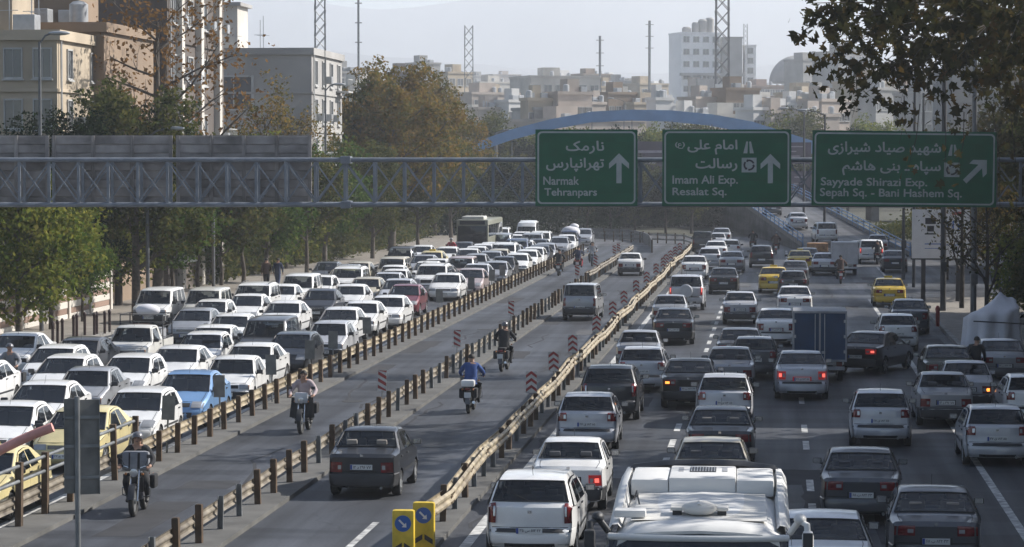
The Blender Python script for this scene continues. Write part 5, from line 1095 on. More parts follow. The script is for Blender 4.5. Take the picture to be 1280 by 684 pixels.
def building(loc, rz, w, d, h, wallm, label, rows, cols, ww=1.3, wh=1.4, z0=1.0, side_cols=None, roof=True, group=None, frm=M_frm, faces='fr', cat='building', parapet=.5, x_in=None):
    """loc = front left corner at ground, front faces local -y, width along +x"""
    r = ob('building', None, None, loc, (0, 0, rz), label=label, cat=cat, group=group)
    b_ = MB(); b_.box((w/2, d/2, h/2-.5), (w, d, h+1.0)); bld(b_, 'wall', wallm, r)
    o = MB()
    for c_, s_ in (((w/2, -.06, h+parapet/2), (w+.4, .25, parapet)), ((w/2, d+.06, h+parapet/2), (w+.4, .25, parapet)), ((-.07, d/2, h+parapet/2), (.25, d-.15, parapet)), ((w+.07, d/2, h+parapet/2), (.25, d-.15, parapet))): o.box(c_, s_)
    bld(o, 'parapet', wallm, r)
    fh = (h-z0)/max(1, rows)
    for i in range(rows):
        z = z0+fh*(i+.55)
        if 'f' in faces:
            for j in range(cols): ob('window', win_mesh(w < 30), r, (w*(j+.5)/cols, -.01, z), (0, 0, 0), (ww, 1, wh))
        n = side_cols if side_cols is not None else max(1, int(d/3.5))
        if 'l' in faces:
            for j in range(n): ob('window', win_mesh(w < 30), r, (-.01, d*(j+.5)/n, z), (0, 0, -math.pi/2), (ww, 1, wh))
        if 'r' in faces:
            for j in range(n): ob('window', win_mesh(w < 30), r, (w+.01, d*(j+.5)/n, z), (0, 0, math.pi/2), (ww, 1, wh))
    if w < 30 and loc[1] < 260 and rows:                         # near buildings: string courses, coolers, pipes, aerials
        rq = random.Random(int(loc[1])); bx0 = MB()
        for i in range(rows): bx0.box((w/2, -.05, z0+fh*i+.05), (w+.12, .12, .16)); bx0.box((w+.05, d/2, z0+fh*i+.05), (.12, d+.0, .16))
        bld(bx0, 'string_course', wallm, r)
        for i in range(rows):
            for j in range(max(1, n)):
                if rq.random() < .45: bld(MB().rbox((w+.28, d*(j+.5)/max(1, n)+1.1, z0+fh*(i+.4)), (.45, .75, .55), .03), 'window_cooler', M_metal, r)
                if rq.random() < .25 and 'r' in faces:
                    y = d*(j+.5)/max(1, n); b3 = MB().box((w+.5, y, z0+fh*(i+.55)-wh*.62), (.95, ww+1.0, .12))
                    for q in range(7): b3.box((w+.95, y-(ww+1.0)/2+(ww+1.0)*q/6, z0+fh*(i+.55)-wh*.62+.5), (.03, .03, .95))
                    b3.box((w+.95, y, z0+fh*(i+.55)-wh*.62+.98), (.04, ww+1.0, .05)); bld(b3, 'balcony', M_frm, r)
        bld(MB().tube([(w+.12, .35, 0), (w+.12, .35, h)], .06, 6), 'drain_pipe', M_frm, r)
        for q in range(3): x = w*rq.uniform(.55, .95); bld(MB().tube([(x, 1+q, h), (x, 1+q, h+rq.uniform(1.6, 3))], .03, 4).box((x, 1+q, h+1.5), (.9, .03, .03)), 'aerial', M_metal, r)
    if roof:
        rn = random.Random(int(loc[0]*7+loc[1]))
        bld(MB().box((w*rn.uniform(.25, .7), d*.5, h+1.25), (min(w*.35, 4), min(d*.5, 4), 2.5)), 'stair_house', wallm, r)
        for k in range(rn.randint(1, 3)):
            x, y = w*rn.uniform(.08, .92), d*rn.uniform(.08, .35)
            if rn.random() < .5: bld(MB().rbox((x, y, h+.75), (1.1, 1.1, 1.1), .04).box((x, y, h+.2), (1.0, 1.0, .2)), 'air_cooler', M_metal, r)
            else: bld(MB().lathe([(.5, 0), (.5, 1.3), (.3, 1.45), (.05, 1.5)], (x, y, h+.2), 'Z', 12), 'water_tank', M_metal, r, 40)
    return r
ANG = -HD
def bpx(px_right, v, w, d, h, *a, **k):                              # a building whose street face stands at lateral v, front right corner at this pixel column
    D = 3400*v/(px_right-970); p = road(D, v-w); return building((p.x, p.y, .0), ANG, w, d, h, *a, **k)
bpx(57, -34.6, 13, 9, 13.3, Wc[0], 'cream building with bay windows at the upper left corner', 5, 9, .95, 1.5, cat='building')
b2 = bpx(118, -34.0, 9, 11, 14.0, Wc[1], 'building with a blank tan wall at the upper left', 0, 0, faces='')
bpx(200, -33.8, 16, 15.5, 24, Wc[4], 'tall dark brown apartment building rising out of the frame', 7, 2, 1.4, 1.6, side_cols=4, faces='r')
bt = bpx(385, -34, 14, 14, 15.2, Wc[2], 'pale grey building with flat roof right of the tall dark one', 5, 1, 1.3, 1.9, side_cols=4, faces='r', roof=False)
# its large pane, penthouse, chimney pieces and masts
ob('window', win_mesh(False), bt, (8.2, -.02, 12.4), (0, 0, 0), (3.0, 1, 2.6)); ob('window', win_mesh(False), bt, (8.2, -.02, 7.4), (0, 0, 0), (3.0, 1, 2.2))
bld(MB().box((6.6, 5, 17.2), (2.6, 4, 3.6)), 'penthouse', Wc[3], bt); bld(MB().box((6.6, 5, 19.1), (3.2, 4.6, .25)), 'penthouse_roof', Wc[2], bt)
bpx(240, -36, 7, 3, 4.5, Wc[5], 'low white shop wall between the street trees', 0, 0, faces='', roof=False)
bpx(300, -36.5, 9, 12, 5, Wc[6], 'low beige house behind the two walking men', 1, 2, roof=False)
bpx(430, -38, 12, 16, 8, Wc[3], 'pale low house behind the street trees near the gantry splice', 2, 3)
building(tuple(road(214, 13.5)), ANG, 22, 26, 14.5, Wc[2], 'grey apartment building behind the right green sign', 5, 6, faces='fl')
building(tuple(road(176, 14.6)), ANG, 22, 20, 15.5, Wc[2], 'plain grey building at the right edge behind the trees', 5, 5, faces='fl')
building(tuple(road(28, 19.5)), ANG, 14, 55, 16.5, Wc[3], 'pale apartment building added unseen beyond the right edge for shade, nearest the camera', 5, 4, faces='fl')  # out of view, added to keep the near right lanes in shade
building(tuple(road(87, 19)), ANG, 14, 50, 17, Wc[6], 'beige apartment building added unseen beyond the right edge for shade, behind the trees', 5, 4, faces='fl')  # second unseen block, added so its shadow falls across the right lanes
# white strips (lit balcony fronts) on the tall building
tb = [o_ for o_ in bpy.data.objects if o_.get('label', '').startswith('tall dark brown')][0]
for k in range(3): bld(MB().box((16.15, 2.6+k*5.2, 12), (.4, .7, 23.6)), 'pilaster', Wc[3], tb)
# left low street wall with pillars and stone courses
p = road(100, -33.0); r = ob('boundary_wall', None, None, p, ROT, label='low banded stone boundary wall behind the bollards', cat='wall')
cm2 = MB().rbox((0, 0, 0), (.35, 3.9, .30), .02).mesh('stone_course', Wc[3]); cm3 = MB().rbox((0, 0, 0), (.30, 3.96, .26), .02).mesh('stone_course', Wc[7])
for i in range(8):
    for k in range(7): ob('stone_course', cm2 if k % 2 == 0 else cm3, r, (0, 2+i*4, .2+k*.29))
for i in range(9): bld(MB().box((0, i*4, 1.2), (.5, .3, 2.4)), 'pillar', Wc[3], r)
M_bol = mat('bollard_brown', (.04, .02, .018), .6)
bm_ = MB().lathe([(.06, 0), (.06, .8), (.075, .82), (.075, .9), (.03, .98)], n=10).mesh('bollard', M_bol, 40)
for i, (x, y) in enumerate(((66, 432), (72, 430), (78, 428), (92, 423), (96, 421), (106, 419), (118, 419), (121, 418), (131, 417), (137, 415))):
    q = onz(x, y, .14); r = ob('bollard', bm_, None, q, label='dark red brown pavement bollard, %s from the left' % ordn[i], cat='bollard', group='bollards on the left pavement')
# mountains, two ridges in the haze
M_mtn = mat('mountain_rock', (.07, .07, .07), .95, var=.3, scale=.003)
def ridge(Y, prof, depth, name):
    b_ = MB(); rr = random.Random(Y); G = []
    X = [aty(px, 100, Y).x for px, _ in prof]
    xs = [X[0]+(X[-1]-X[0])*k/70 for k in range(71)]
    Zt = [float(np.interp(x, X, [aty(0, py, Y).z for _, py in prof])) for x in xs]
    ph = [rr.uniform(0, 6) for _ in range(6)]
    for q in range(9):
        t = q/8
        G.append([(x, Y-depth*(1-t), (z*(t**.8))*(1+.16*math.sin(x*.011+ph[0]+t*3)*(1-t)+.10*math.sin(x*.031+ph[1]-t*5)*(1-t**3))-2+6*math.sin(x*.05+ph[2])*t*(1-t*.6)) for x, z in zip(xs, Zt)])
    b_.grid(G); bld(b_, name, M_mtn, smooth=60, kind='structure')
ridge(6800, [(-900, -60), (0, -30), (250, -5), (330, -8), (400, 2), (450, 9), (495, 13), (540, 6), (600, -6), (700, -30), (1000, -30), (1300, -10), (2200, -50)], 1800, 'mountains')
ridge(4700, [(-900, 60), (200, 55), (400, 62), (600, 80), (760, 92), (900, 86), (1100, 70), (1400, 60), (2200, 50)], 1500, 'foothills')
# the city beyond
def city(x0, x1, ytop, D, wi, rows, cols, label, yaw=0.0, **k):
    a, c = aty(x0, ytop, D), aty(x1, ytop, D); return building((a.x, D, 0), yaw, c.x-a.x, k.pop('d', (c.x-a.x)*.8), a.z, Wc[wi], label, rows, cols, ww=k.pop('ww', 2.0), wh=k.pop('wh', 1.9), z0=k.pop('z0', a.z*.35), group='city buildings in the distance', **k)
CB = [(663, 757, 97, 620, 3, 3, 6, 'pale flat roofed apartment block in the middle distance with two window rows', -.15), (752, 778, 110, 640, 0, 4, 2, 'narrow cream block right of the pale apartment block', .1), (590, 662, 118, 560, 6, 3, 4, 'beige block left of the pale apartment block', .1), (560, 600, 92, 700, 0, 4, 3, 'cream block behind the beige block', .2), (522, 556, 80, 760, 2, 4, 3, 'grey block just right of the big brown tree top', .1),
      (496, 530, 92, 640, 4, 2, 2, 'brown roofed block at the brown tree top', 0), (420, 470, 92, 520, 2, 4, 4, 'grey block behind the masts left of the brown tree', .1), (440, 500, 108, 470, 3, 3, 5, 'pale low block left of the brown tree', .15), (600, 670, 104, 820, 3, 3, 6, 'long pale block behind the beige block', .1), (636, 672, 128, 480, 5, 2, 3, 'small white block above the blue arch end', .2),
      (668, 740, 138, 430, 2, 1, 6, 'low grey block right above the blue arch', 0), (690, 830, 152, 420, 6, 1, 8, 'long low block directly above the blue arch', .05), (770, 812, 122, 600, 3, 3, 3, 'pale block right of the narrow cream block', -.1), (800, 845, 106, 760, 0, 4, 3, 'cream block left of the hazy white tower', .1), (815, 850, 128, 560, 2, 3, 3, 'grey block below the hazy white tower', .2),
      (930, 1000, 108, 860, 7, 5, 9, 'long brick block with many window rows right of the tower', 0), (950, 1012, 128, 640, 3, 2, 4, 'pale block before the long brick block', .1), (985, 1040, 118, 560, 0, 3, 3, 'cream block left of the domed building', -.2), (1004, 1050, 76, 780, 2, 5, 3, 'grey block with a dish on its roof', .1), (1048, 1110, 66, 700, 2, 6, 4, 'large grey block behind the hanging leaves', .1), (1075, 1140, 104, 520, 0, 4, 4, 'cream block behind the hanging leaves', .1),
      (1110, 1180, 90, 600, 6, 5, 4, 'beige block above the right green sign', 0), (1150, 1230, 118, 420, 2, 3, 4, 'grey block above the right end of the green sign', -.1), (960, 1010, 142, 440, 5, 1, 4, 'small white block left of the right green sign', .1), (1010, 1062, 146, 420, 6, 1, 4, 'low beige block above the right green sign', .1), (880, 945, 146, 470, 3, 1, 5, 'pale low block below the tower', -.05)]
for x0, x1, yt, D, wi, rows, cols, lbl, yaw in CB: city(x0, x1, yt, D, wi, rows, cols, lbl, yaw+.5)
rn = random.Random(11); CB2 = 0; cn = ['grey', 'cream', 'pale', 'beige', 'white', 'brown']; ci = [2, 0, 3, 6, 5, 1]
xs_ = [425+ (1270-425)*(i+rn.uniform(-.3, .3))/47 for i in range(48)]
for i, x in enumerate(xs_):
    D = rn.choice([900, 1000, 1150, 1300, 1500]); c = rn.randrange(6); wpx = rn.uniform(20, 44); yt = rn.uniform(90, 118)
    city(x-wpx/2, x+wpx/2, yt, D, ci[c], 3, max(2, int(wpx/9)), 'small %s block in the hazy skyline, %s from the left' % (cn[c], ordn[i] if i < 40 else ordn[47-i]+' from the right end counted'), rn.uniform(.35, .75), faces='f', side_cols=2)
for i in range(34):
    x = 600+(1200-600)*(i+rn.uniform(-.3, .3))/33; D = rn.choice([430, 480, 540, 600]); c = rn.randrange(6); wpx = rn.uniform(26, 54); yt = rn.uniform(112, 148)
    city(x-wpx/2, x+wpx/2, yt, D, ci[c], 2, max(2, int(wpx/9)), 'low %s house before the skyline, %s from the left' % (cn[c], ordn[i]), rn.uniform(.35, .75), faces='f', side_cols=2, ww=1.3, wh=1.3)
# hazy tower with roof plant and its slim neighbour
tw_ = city(852, 904, 42, 900, 8, 9, 4, 'tall white apartment tower in the haze', 0.3, d=12, z0=12, ww=2.2, roof=False)
tw2 = city(903, 928, 48, 902, 2, 0, 0, 'grey windowless half of the hazy tower', .0, d=12, roof=False, faces='')
tw3 = city(931, 945, 58, 905, 8, 10, 1, 'slim white stair tower right of the hazy tower', 0, d=8, z0=12, roof=False)
for x, y0, w_ in ((862, 36, 3), (874, 30, 2.5), (884, 26, 3.2), (893, 24, 3)):
    q = aty(x, y0, 903); h0 = aty(x, 42, 903).z; bld(MB().lathe([(w_/2, 0), (w_/2, q.z-h0), (w_*.35, q.z-h0+.5)], (q.x-tw_.location.x, 3, h0+.1), 'Z', 12), 'roof_tank', Wc[2], tw_, 40)
bld(MB().box(((923-843)/3400*900/2, -1, aty(0, 93, 900).z), (22.5, 2.2, .9)), 'balcony_band', Wc[2], tw_)
r = ob('dome', MB().lathe([(9*math.cos(R(a)), 9*math.sin(R(a))) for a in range(0, 90, 10)], n=24).mesh('dome', Wc[2], 60), None, aty(996, 104, 880), label='pale dome on the skyline left of the dish building', cat='dome')
q = aty(1017, 71, 778); r = ob('satellite_dish', MB().lathe([(.1, .5), (1.2, .25), (1.6, 0), (1.5, 0), (.9, .3), (.05, .42)], axis='Y', n=16).tube([(0, .3, 0), (0, .5, -1.9)], .1, 5).mesh('satellite_dish', M_metal, 40), None, q, label='round satellite dish on the grey roof of the skyline', cat='satellite dish')
# masts
def mast(px, y0, y1, D, wd_, lbl, lattice=True, m=M_galv):
    a, c = aty(px, y0, D), aty(px, y1, D); H = a.z; h0 = max(0, c.z); r = ob('mast', None, None, (a.x, D, 0), label=lbl, cat='mast')
    if lattice:
        n = max(4, int((H-h0)/(wd_*1.1))); zs = [h0+(H-h0)*k/n for k in range(n+1)]
        for sx in (-1, 1):
            for sy in (-1, 1): bld(MB().tube([(sx*wd_/2, sy*wd_/2, h0-4 if h0 > 4 else 0), (sx*wd_/2*.9, sy*wd_/2*.9, H)], wd_*.06, 4), 'leg', m, r)
        o = MB()
        for k in range(n):
            for s_ in (-1, 1):
                o.tube([(-wd_/2, s_*wd_/2, zs[k]), (wd_/2, s_*wd_/2, zs[k+1])], wd_*.035, 3); o.tube([(wd_/2, s_*wd_/2, zs[k]), (-wd_/2, s_*wd_/2, zs[k+1])], wd_*.035, 3); o.tube([(s_*wd_/2, -wd_/2, zs[k]), (s_*wd_/2, wd_/2, zs[k+1])], wd_*.035, 3)
        q_ = bld(o, 'lacing', m, r); q_['kind'] = 'stuff'
    else:
        bld(MB().tube([(0, 0, h0-3), (0, 0, H)], wd_/2, 5), 'pole', m, r)
        for k in range(3): bld(MB().box((0, 0, H-1-k*3), (wd_*3, .1, .15)), 'cross_arm', m, r)
M_mast = mat('mast_dark', (.05, .045, .045), .7)
mast(903, -6, 148, 640, 3.2, 'thick dark lattice mast in front of the hazy tower', m=M_mast); mast(400, -4, 62, 205, .8, 'slim lattice radio mast on the pale building'); mast(448, -4, 100, 420, .35, 'thin antenna pole above the brown tree', False); mast(586, 32, 100, 700, 2.2, 'small lattice mast on the skyline')
mast(750, 45, 110, 640, .6, 'thin antenna on the narrow cream block', False); mast(812, 26, 120, 700, .7, 'thin antenna left of the hazy tower', False); mast(932, 30, 60, 905, 1.3, 'short lattice mast on the slim stair tower')
# ------------------------------------------------------------------ lamps and poles
M_pole = mat('lamp_pole', (.13, .135, .14), .5, .4, var=.2); M_poled = mat('pole_dark', (.035, .036, .04), .6)
def lamp(px, ybase, ytop, side, lbl, D=None, r_=.10, z=.1, double=False, m=M_pole, arm=1.6):
    q = onz(px, ybase, z) if D is None else Vector((aty(px, 200, D).x, D, z)); H = aty(px, ytop, q.y).z-z
    r = ob('street_lamp', None, None, q, label=lbl, cat='street lamp', group='street lamps'); bld(MB().tube([(0, 0, 0), (0, 0, H*.5), (0, 0, H)], [r_, r_*.85, r_*.6], 8), 'pole', m, r, 50)
    for s_ in ((-1, 1) if double else (side,)):
        bld(MB().tube([(0, 0, H-.1), (s_*arm*.5, 0, H+.25), (s_*arm, 0, H+.35)], r_*.45, 6), 'arm', m, r, 50); bld(MB().ball((s_*(arm+.35), 0, H+.36), (.48, .16, .10), 10), 'lamp_head', M_metal, r, 60)
lamp(52, 415, 52, 1, 'tall grey street lamp at the left with its head above the tan wall', arm=.5); lamp(185, 395, 170, 1, 'thin grey pole hidden behind the gantry left', arm=1.0); lamp(267, 368, 200, 1, 'grey street pole beside the low shop wall', arm=1.0)
lamp(407, 350, 112, 1, 'street lamp above the tree before the pale building', arm=.6, D=190); lamp(620, 0, 166, 1, 'pale pole standing behind the left end of the blue arch', D=345, r_=.3); lamp(1005, 0, 140, -1, 'dark street lamp on the ramp, left one of the pair', D=262, z=2, m=M_poled, r_=.13); lamp(1031, 0, 143, -1, 'dark street lamp on the ramp, right one of the pair', D=235, z=1, m=M_poled, r_=.13)
lamp(780, 0, 126, -1, 'thin street lamp above the blue arch', D=400); lamp(731, 0, 128, 1, 'far thin street lamp in front of the pale block', D=470)
for px, D, y0, y1, r_, lbl in ((1143, 158, 84, 0, .10, 'dark pole left of the white billboard rising above the sign'), (1180, 133, 80, 0, .15, 'thick dark pole in front of the white billboard'), (1218, 120, 70, 0, .14, 'grey pole right of the white billboard'), (1130, 168, 262, 0, .12, 'dark pole beside the parked yellow taxi'), (1154, 210, 118, 0, .12, 'thin pole behind the right green sign')):
    q = aty(px, 200, D); H = aty(px, y0, D).z; ob('utility_pole', MB().tube([(0, 0, 0), (0, 0, H/2), (0, 0, H)], [r_, r_*.9, r_*.7], 8).rbox((.0, -.16, 2.2), (.3, .18, .5), .02).mesh('utility_pole', M_poled if px != 1218 else M_pole, 50), None, (q.x, D, .1), label=lbl, cat='pole', group='poles on the right pavement')
# billboard: white board with dark print
q = aty(1176, 323, 142); W = 72/3400*142; H = 61/3400*142
r = ob('billboard', None, None, (q.x, 142, q.z), (0, 0, -.05), label='white billboard with dark figures standing behind the thin trees', cat='billboard')
bld(MB().box((0, 0, H/2), (W, .14, H)), 'face', mat('poster_white', (.60, .60, .62), .5, var=.05), r); bld(MB().box((0, .1, -.02), (W+.1, .1, .1)), 'frame', M_poled, r)
for s_ in (-1, 1): bld(MB().box((s_*W*.3, .05, -1.3), (.22, .2, 2.7)), 'leg', M_poled, r)
for x, z, a, c, mi in ((-.55, 1.95, .55, .32, M_ink), (-.55, 1.55, .36, .30, M_ink), (-.55, 1.28, .6, .08, M_ink), (-.3, .75, 1.1, .05, M_blue), (.4, .70, .9, .04, M_blue), (-.5, .52, .7, .03, M_blue), (.85, 2.35, .6, .16, M_red), (.35, 1.7, .08, .5, M_blue), (.62, 1.75, .08, .4, M_blue), (.9, 1.6, .07, .4, M_blue)):
    bld(MB().box((x, -.075, z), (a, .006, c)), 'print', mi, r)
# white cloth tent beside the right pavement
M_cloth = mat('tent_cloth', (.62, .62, .66), .9, var=.08, scale=1.5)
q = aty(1238, 456, 100); r = ob('tent', None, None, (q.x, 100, .1), label='white cloth draped over a pole frame on the right pavement', cat='tent')
o = MB(); G = []; nU, nV = 64, 16
for i in range(nU+1):
    a = 2*math.pi*i/nU; ca, sa = math.cos(a), math.sin(a); row = []
    sq = 1/(abs(ca)**3+abs(sa)**3)**(1/3)                     # rounded square footprint
    for j in range(nV+1):
        t = j/nV
        if t < .35: k = t/.35; x, y = .35+(ca*sq*.92-.35)*k, sa*sq*1.3*k; z = 2.62+(1.95+.30*ca+.16*math.sin(2*a+.6)-2.62)*k**.8-.10*math.sin(math.pi*k)
        else:
            k = (t-.35)/.65; f = 1+(.05+.10*k)*math.sin(a*9+1.2*k)+.04*math.sin(a*17)*k+.14*k**2; x, y = ca*sq*.92*f, sa*sq*1.3*f; z = (1.95+.30*ca+.16*math.sin(2*a+.6))*(1-k)
        row.append((x, y, max(z, .01)))
    G.append(row)
o.grid(G); bld(o, 'cloth', M_cloth, r, 70); bld(MB().tube([(.35, 0, 0), (.35, 0, 2.75)], .04, 6), 'ridge_pole', M_poled, r)
bld(MB().tube([(-.9, -1.55, 1.6), (.2, -1.62, 1.55), (1.6, -1.5, 1.45)], .025, 5), 'cross_pole', M_poled, r)
q = onz(1172, 408, .14); ob('hydrant_post', MB().lathe([(.09, 0), (.09, .7), (.11, .72), (.11, .8), (.05, .92)], n=10).mesh('hydrant_post', M_red, 40), None, q, label='short red post on the right pavement beside the thin trees', cat='post')
# low hedges and shrubs that read as one mass under the far trees
def hedge(path, n, h, w_, m, label, seed):
    rng = np.random.RandomState(seed); pts = []
    P = [np.array([p.x, p.y, 0]) for p in path]
    for _ in range(n):
        k = rng.randint(len(P)-1); t = rng.rand(); c = P[k]*(1-t)+P[k+1]*t; hh = h*(.7+.5*math.sin(c[0]*.7)*math.sin(c[0]*.23+c[1]*.3)); pts.append(c+np.array([rng.normal()*w_*.4, rng.normal()*w_*.4, hh*rng.rand()**.7]))
    ob('shrubs', leaves(np.array(pts), .30, m, 'shrubs'), label=label, cat='shrubs', kind='stuff')
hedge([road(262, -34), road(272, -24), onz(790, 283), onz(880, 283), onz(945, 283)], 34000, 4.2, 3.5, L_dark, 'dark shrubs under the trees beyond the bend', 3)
hedge([road(150, -34.5), road(190, -34), road(215, -33), road(262, -34)], 24000, 3.2, 1.8, L_olive, 'olive shrubs behind the left pavement under the street trees', 4)
hedge([road(160, 17), road(190, 18), road(228, 19), Vector((36, 262, 0))], 14000, 2.4, 2.0, L_olive, 'shrubs on the right bank beside the ramp', 5)
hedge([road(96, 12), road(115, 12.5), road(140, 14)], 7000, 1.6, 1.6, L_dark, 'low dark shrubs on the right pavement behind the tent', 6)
# ------------------------------------------------------------------ vehicles: (x, y of the roof edge in the photo, kind, colour, description)
LEFT = [(24, 417, 'classic', 'white', 'white saloon'), (102, 423, 'classic', 'grey', 'grey saloon'), (72, 433, 'hatch', 'white', 'white hatchback with bluish windscreen'), (77, 445, 'hatch', 'white', 'white hatchback'), (113, 460, 'box', 'silver', 'silver boxy saloon with black bumper'),
  (58, 478, 'saloon', 'white', 'white saloon'), (15, 504, 'saloon', 'white', 'white saloon'), (167, 444, 'hatch', 'white', 'white hatchback with slanted headlights'), (177, 487, 'hatch', 'white', 'white hatchback'), (219, 435, 'classic', 'white', 'white saloon'), (243, 465, 'saloon', 'blue', 'light blue saloon'),
  (-20, 452, 'saloon', 'white', 'white saloon cut by the left edge'), (105, 510, 'classic', 'paleyellow', 'pale yellow taxi by grey sign back'), (-12, 560, 'classic', 'paleyellow', 'pale yellow taxi cut by lower left corner'),
  (245, 386, 'classic', 'silver', 'silver saloon with dark bumper'), (291, 393, 'classic', 'white', 'white saloon'), (288, 409, 'classic', 'white', 'white saloon'), (257, 416, 'hatch', 'white', 'white hatchback'), (341, 398, 'wagon', 'grey', 'dark grey estate with roof rack'), (368, 416, 'hatch', 'darkgrey', 'dark grey hatchback'), (317, 430, 'classic', 'white', 'white saloon'), (295, 446, 'box', 'white', 'white boxy saloon'),
  (357, 377, 'classic', 'white', 'white saloon'), (396, 402, 'box', 'lightsilver', 'light silver boxy saloon'), (427, 385, 'classic', 'white', 'white saloon'), (260, 361, 'wagon', 'offwhite', 'off white van'), (268, 375, 'hatch', 'white', 'white hatchback'), (298, 371, 'saloon', 'white', 'white saloon'), (310, 357, 'suv', 'white', 'white off-roader'), (353, 356, 'classic', 'white', 'white saloon'),
  (376, 343, 'wagon', 'white', 'white estate'), (394, 347, 'hatch', 'white', 'white hatchback'), (197, 361, 'wagon', 'white', 'white van beside the tree trunk'), (402, 362, 'classic', 'darkgrey', 'dark grey saloon'), (424, 338, 'classic', 'paleyellow', 'pale yellow taxi'), (439, 356, 'classic', 'white', 'white saloon'), (454, 377, 'classic', 'white', 'white saloon'), (484, 371, 'classic', 'white', 'white saloon'),
  (508, 356, 'saloon', 'maroon', 'dark red saloon'), (490, 349, 'saloon', 'lightsilver', 'light silver saloon'), (468, 347, 'classic', 'beige', 'beige saloon'), (458, 342, 'saloon', 'lightsilver', 'light silver saloon'), (460, 335, 'suv', 'white', 'white off-roader'), (431, 332, 'saloon', 'silver', 'silver saloon'), (454, 328, 'hatch', 'grey', 'dark grey hatchback'), (478, 328, 'box', 'beige', 'beige boxy saloon'), (492, 332, 'box', 'white', 'white boxy saloon'), (513, 339, 'box', 'white', 'white boxy saloon'),
  (511, 322, 'wagon', 'beige', 'beige estate'), (517, 328, 'hatch', 'white', 'white hatchback'), (526, 331, 'suv', 'white', 'white off-roader'), (530, 319, 'saloon', 'silver', 'silver saloon'), (530, 309, 'wagon', 'darkgrey', 'dark estate'), (551, 314, 'classic', 'paleyellow', 'pale yellow taxi'), (571, 307, 'saloon', 'white', 'white saloon'), (589, 309, 'classic', 'white', 'white saloon'), (597, 317, 'box', 'silver', 'silver boxy saloon'), (581, 322, 'wagon', 'pink', 'pinkish grey estate'),
  (596, 330, 'saloon', 'lightsilver', 'light silver saloon'), (555, 325, 'hatch', 'white', 'white hatchback'), (554, 331, 'classic', 'darkgrey', 'dark grey saloon'), (576, 336, 'saloon', 'pink', 'pinkish saloon'), (559, 342, 'classic', 'white', 'white saloon with dark bumper'), (602, 311, 'saloon', 'white', 'white saloon'), (612, 315, 'saloon', 'silver', 'silver saloon'), (615, 327, 'classic', 'silver', 'silver saloon'), (622, 312, 'box', 'beige', 'beige boxy saloon'), (640, 310, 'saloon', 'white', 'white saloon'),
  (630, 321, 'box', 'darkgrey', 'dark grey boxy saloon'), (650, 317, 'classic', 'white', 'white saloon'), (617, 303, 'saloon', 'grey', 'grey saloon'), (628, 285, 'suv', 'white', 'white off-roader'), (623, 292, 'wagon', 'silver', 'silver estate'), (640, 293, 'saloon', 'lightsilver', 'light silver saloon'), (649, 290, 'hatch', 'white', 'white hatchback'), (663, 293, 'suv', 'silver', 'silver off-roader'), (690, 290, 'suv', 'white', 'white off-roader'), (735, 286, 'saloon', 'silver', 'silver saloon'), (728, 294, 'saloon', 'white', 'white saloon'), (724, 301, 'suv', 'darkblue', 'dark blue off-roader'),
  (708, 305, 'suv', 'white', 'white off-roader'), (689, 305, 'classic', 'silver', 'silver saloon'), (673, 299, 'classic', 'darkgrey', 'dark grey saloon'), (654, 301, 'saloon', 'white', 'white saloon'), (634, 304, 'hatch', 'white', 'white hatchback'), (663, 307, 'classic', 'darkgrey', 'dark grey saloon'), (651, 306, 'hatch', 'silver', 'silver hatchback'), (672, 312, 'classic', 'white', 'white saloon'), (683, 310, 'hatch', 'white', 'white hatchback'), (679, 294, 'saloon', 'white', 'white saloon'), (700, 296, 'hatch', 'silver', 'silver hatchback'), (606, 305, 'saloon', 'white', 'white saloon'), (596, 297, 'hatch', 'silver', 'silver hatchback')]
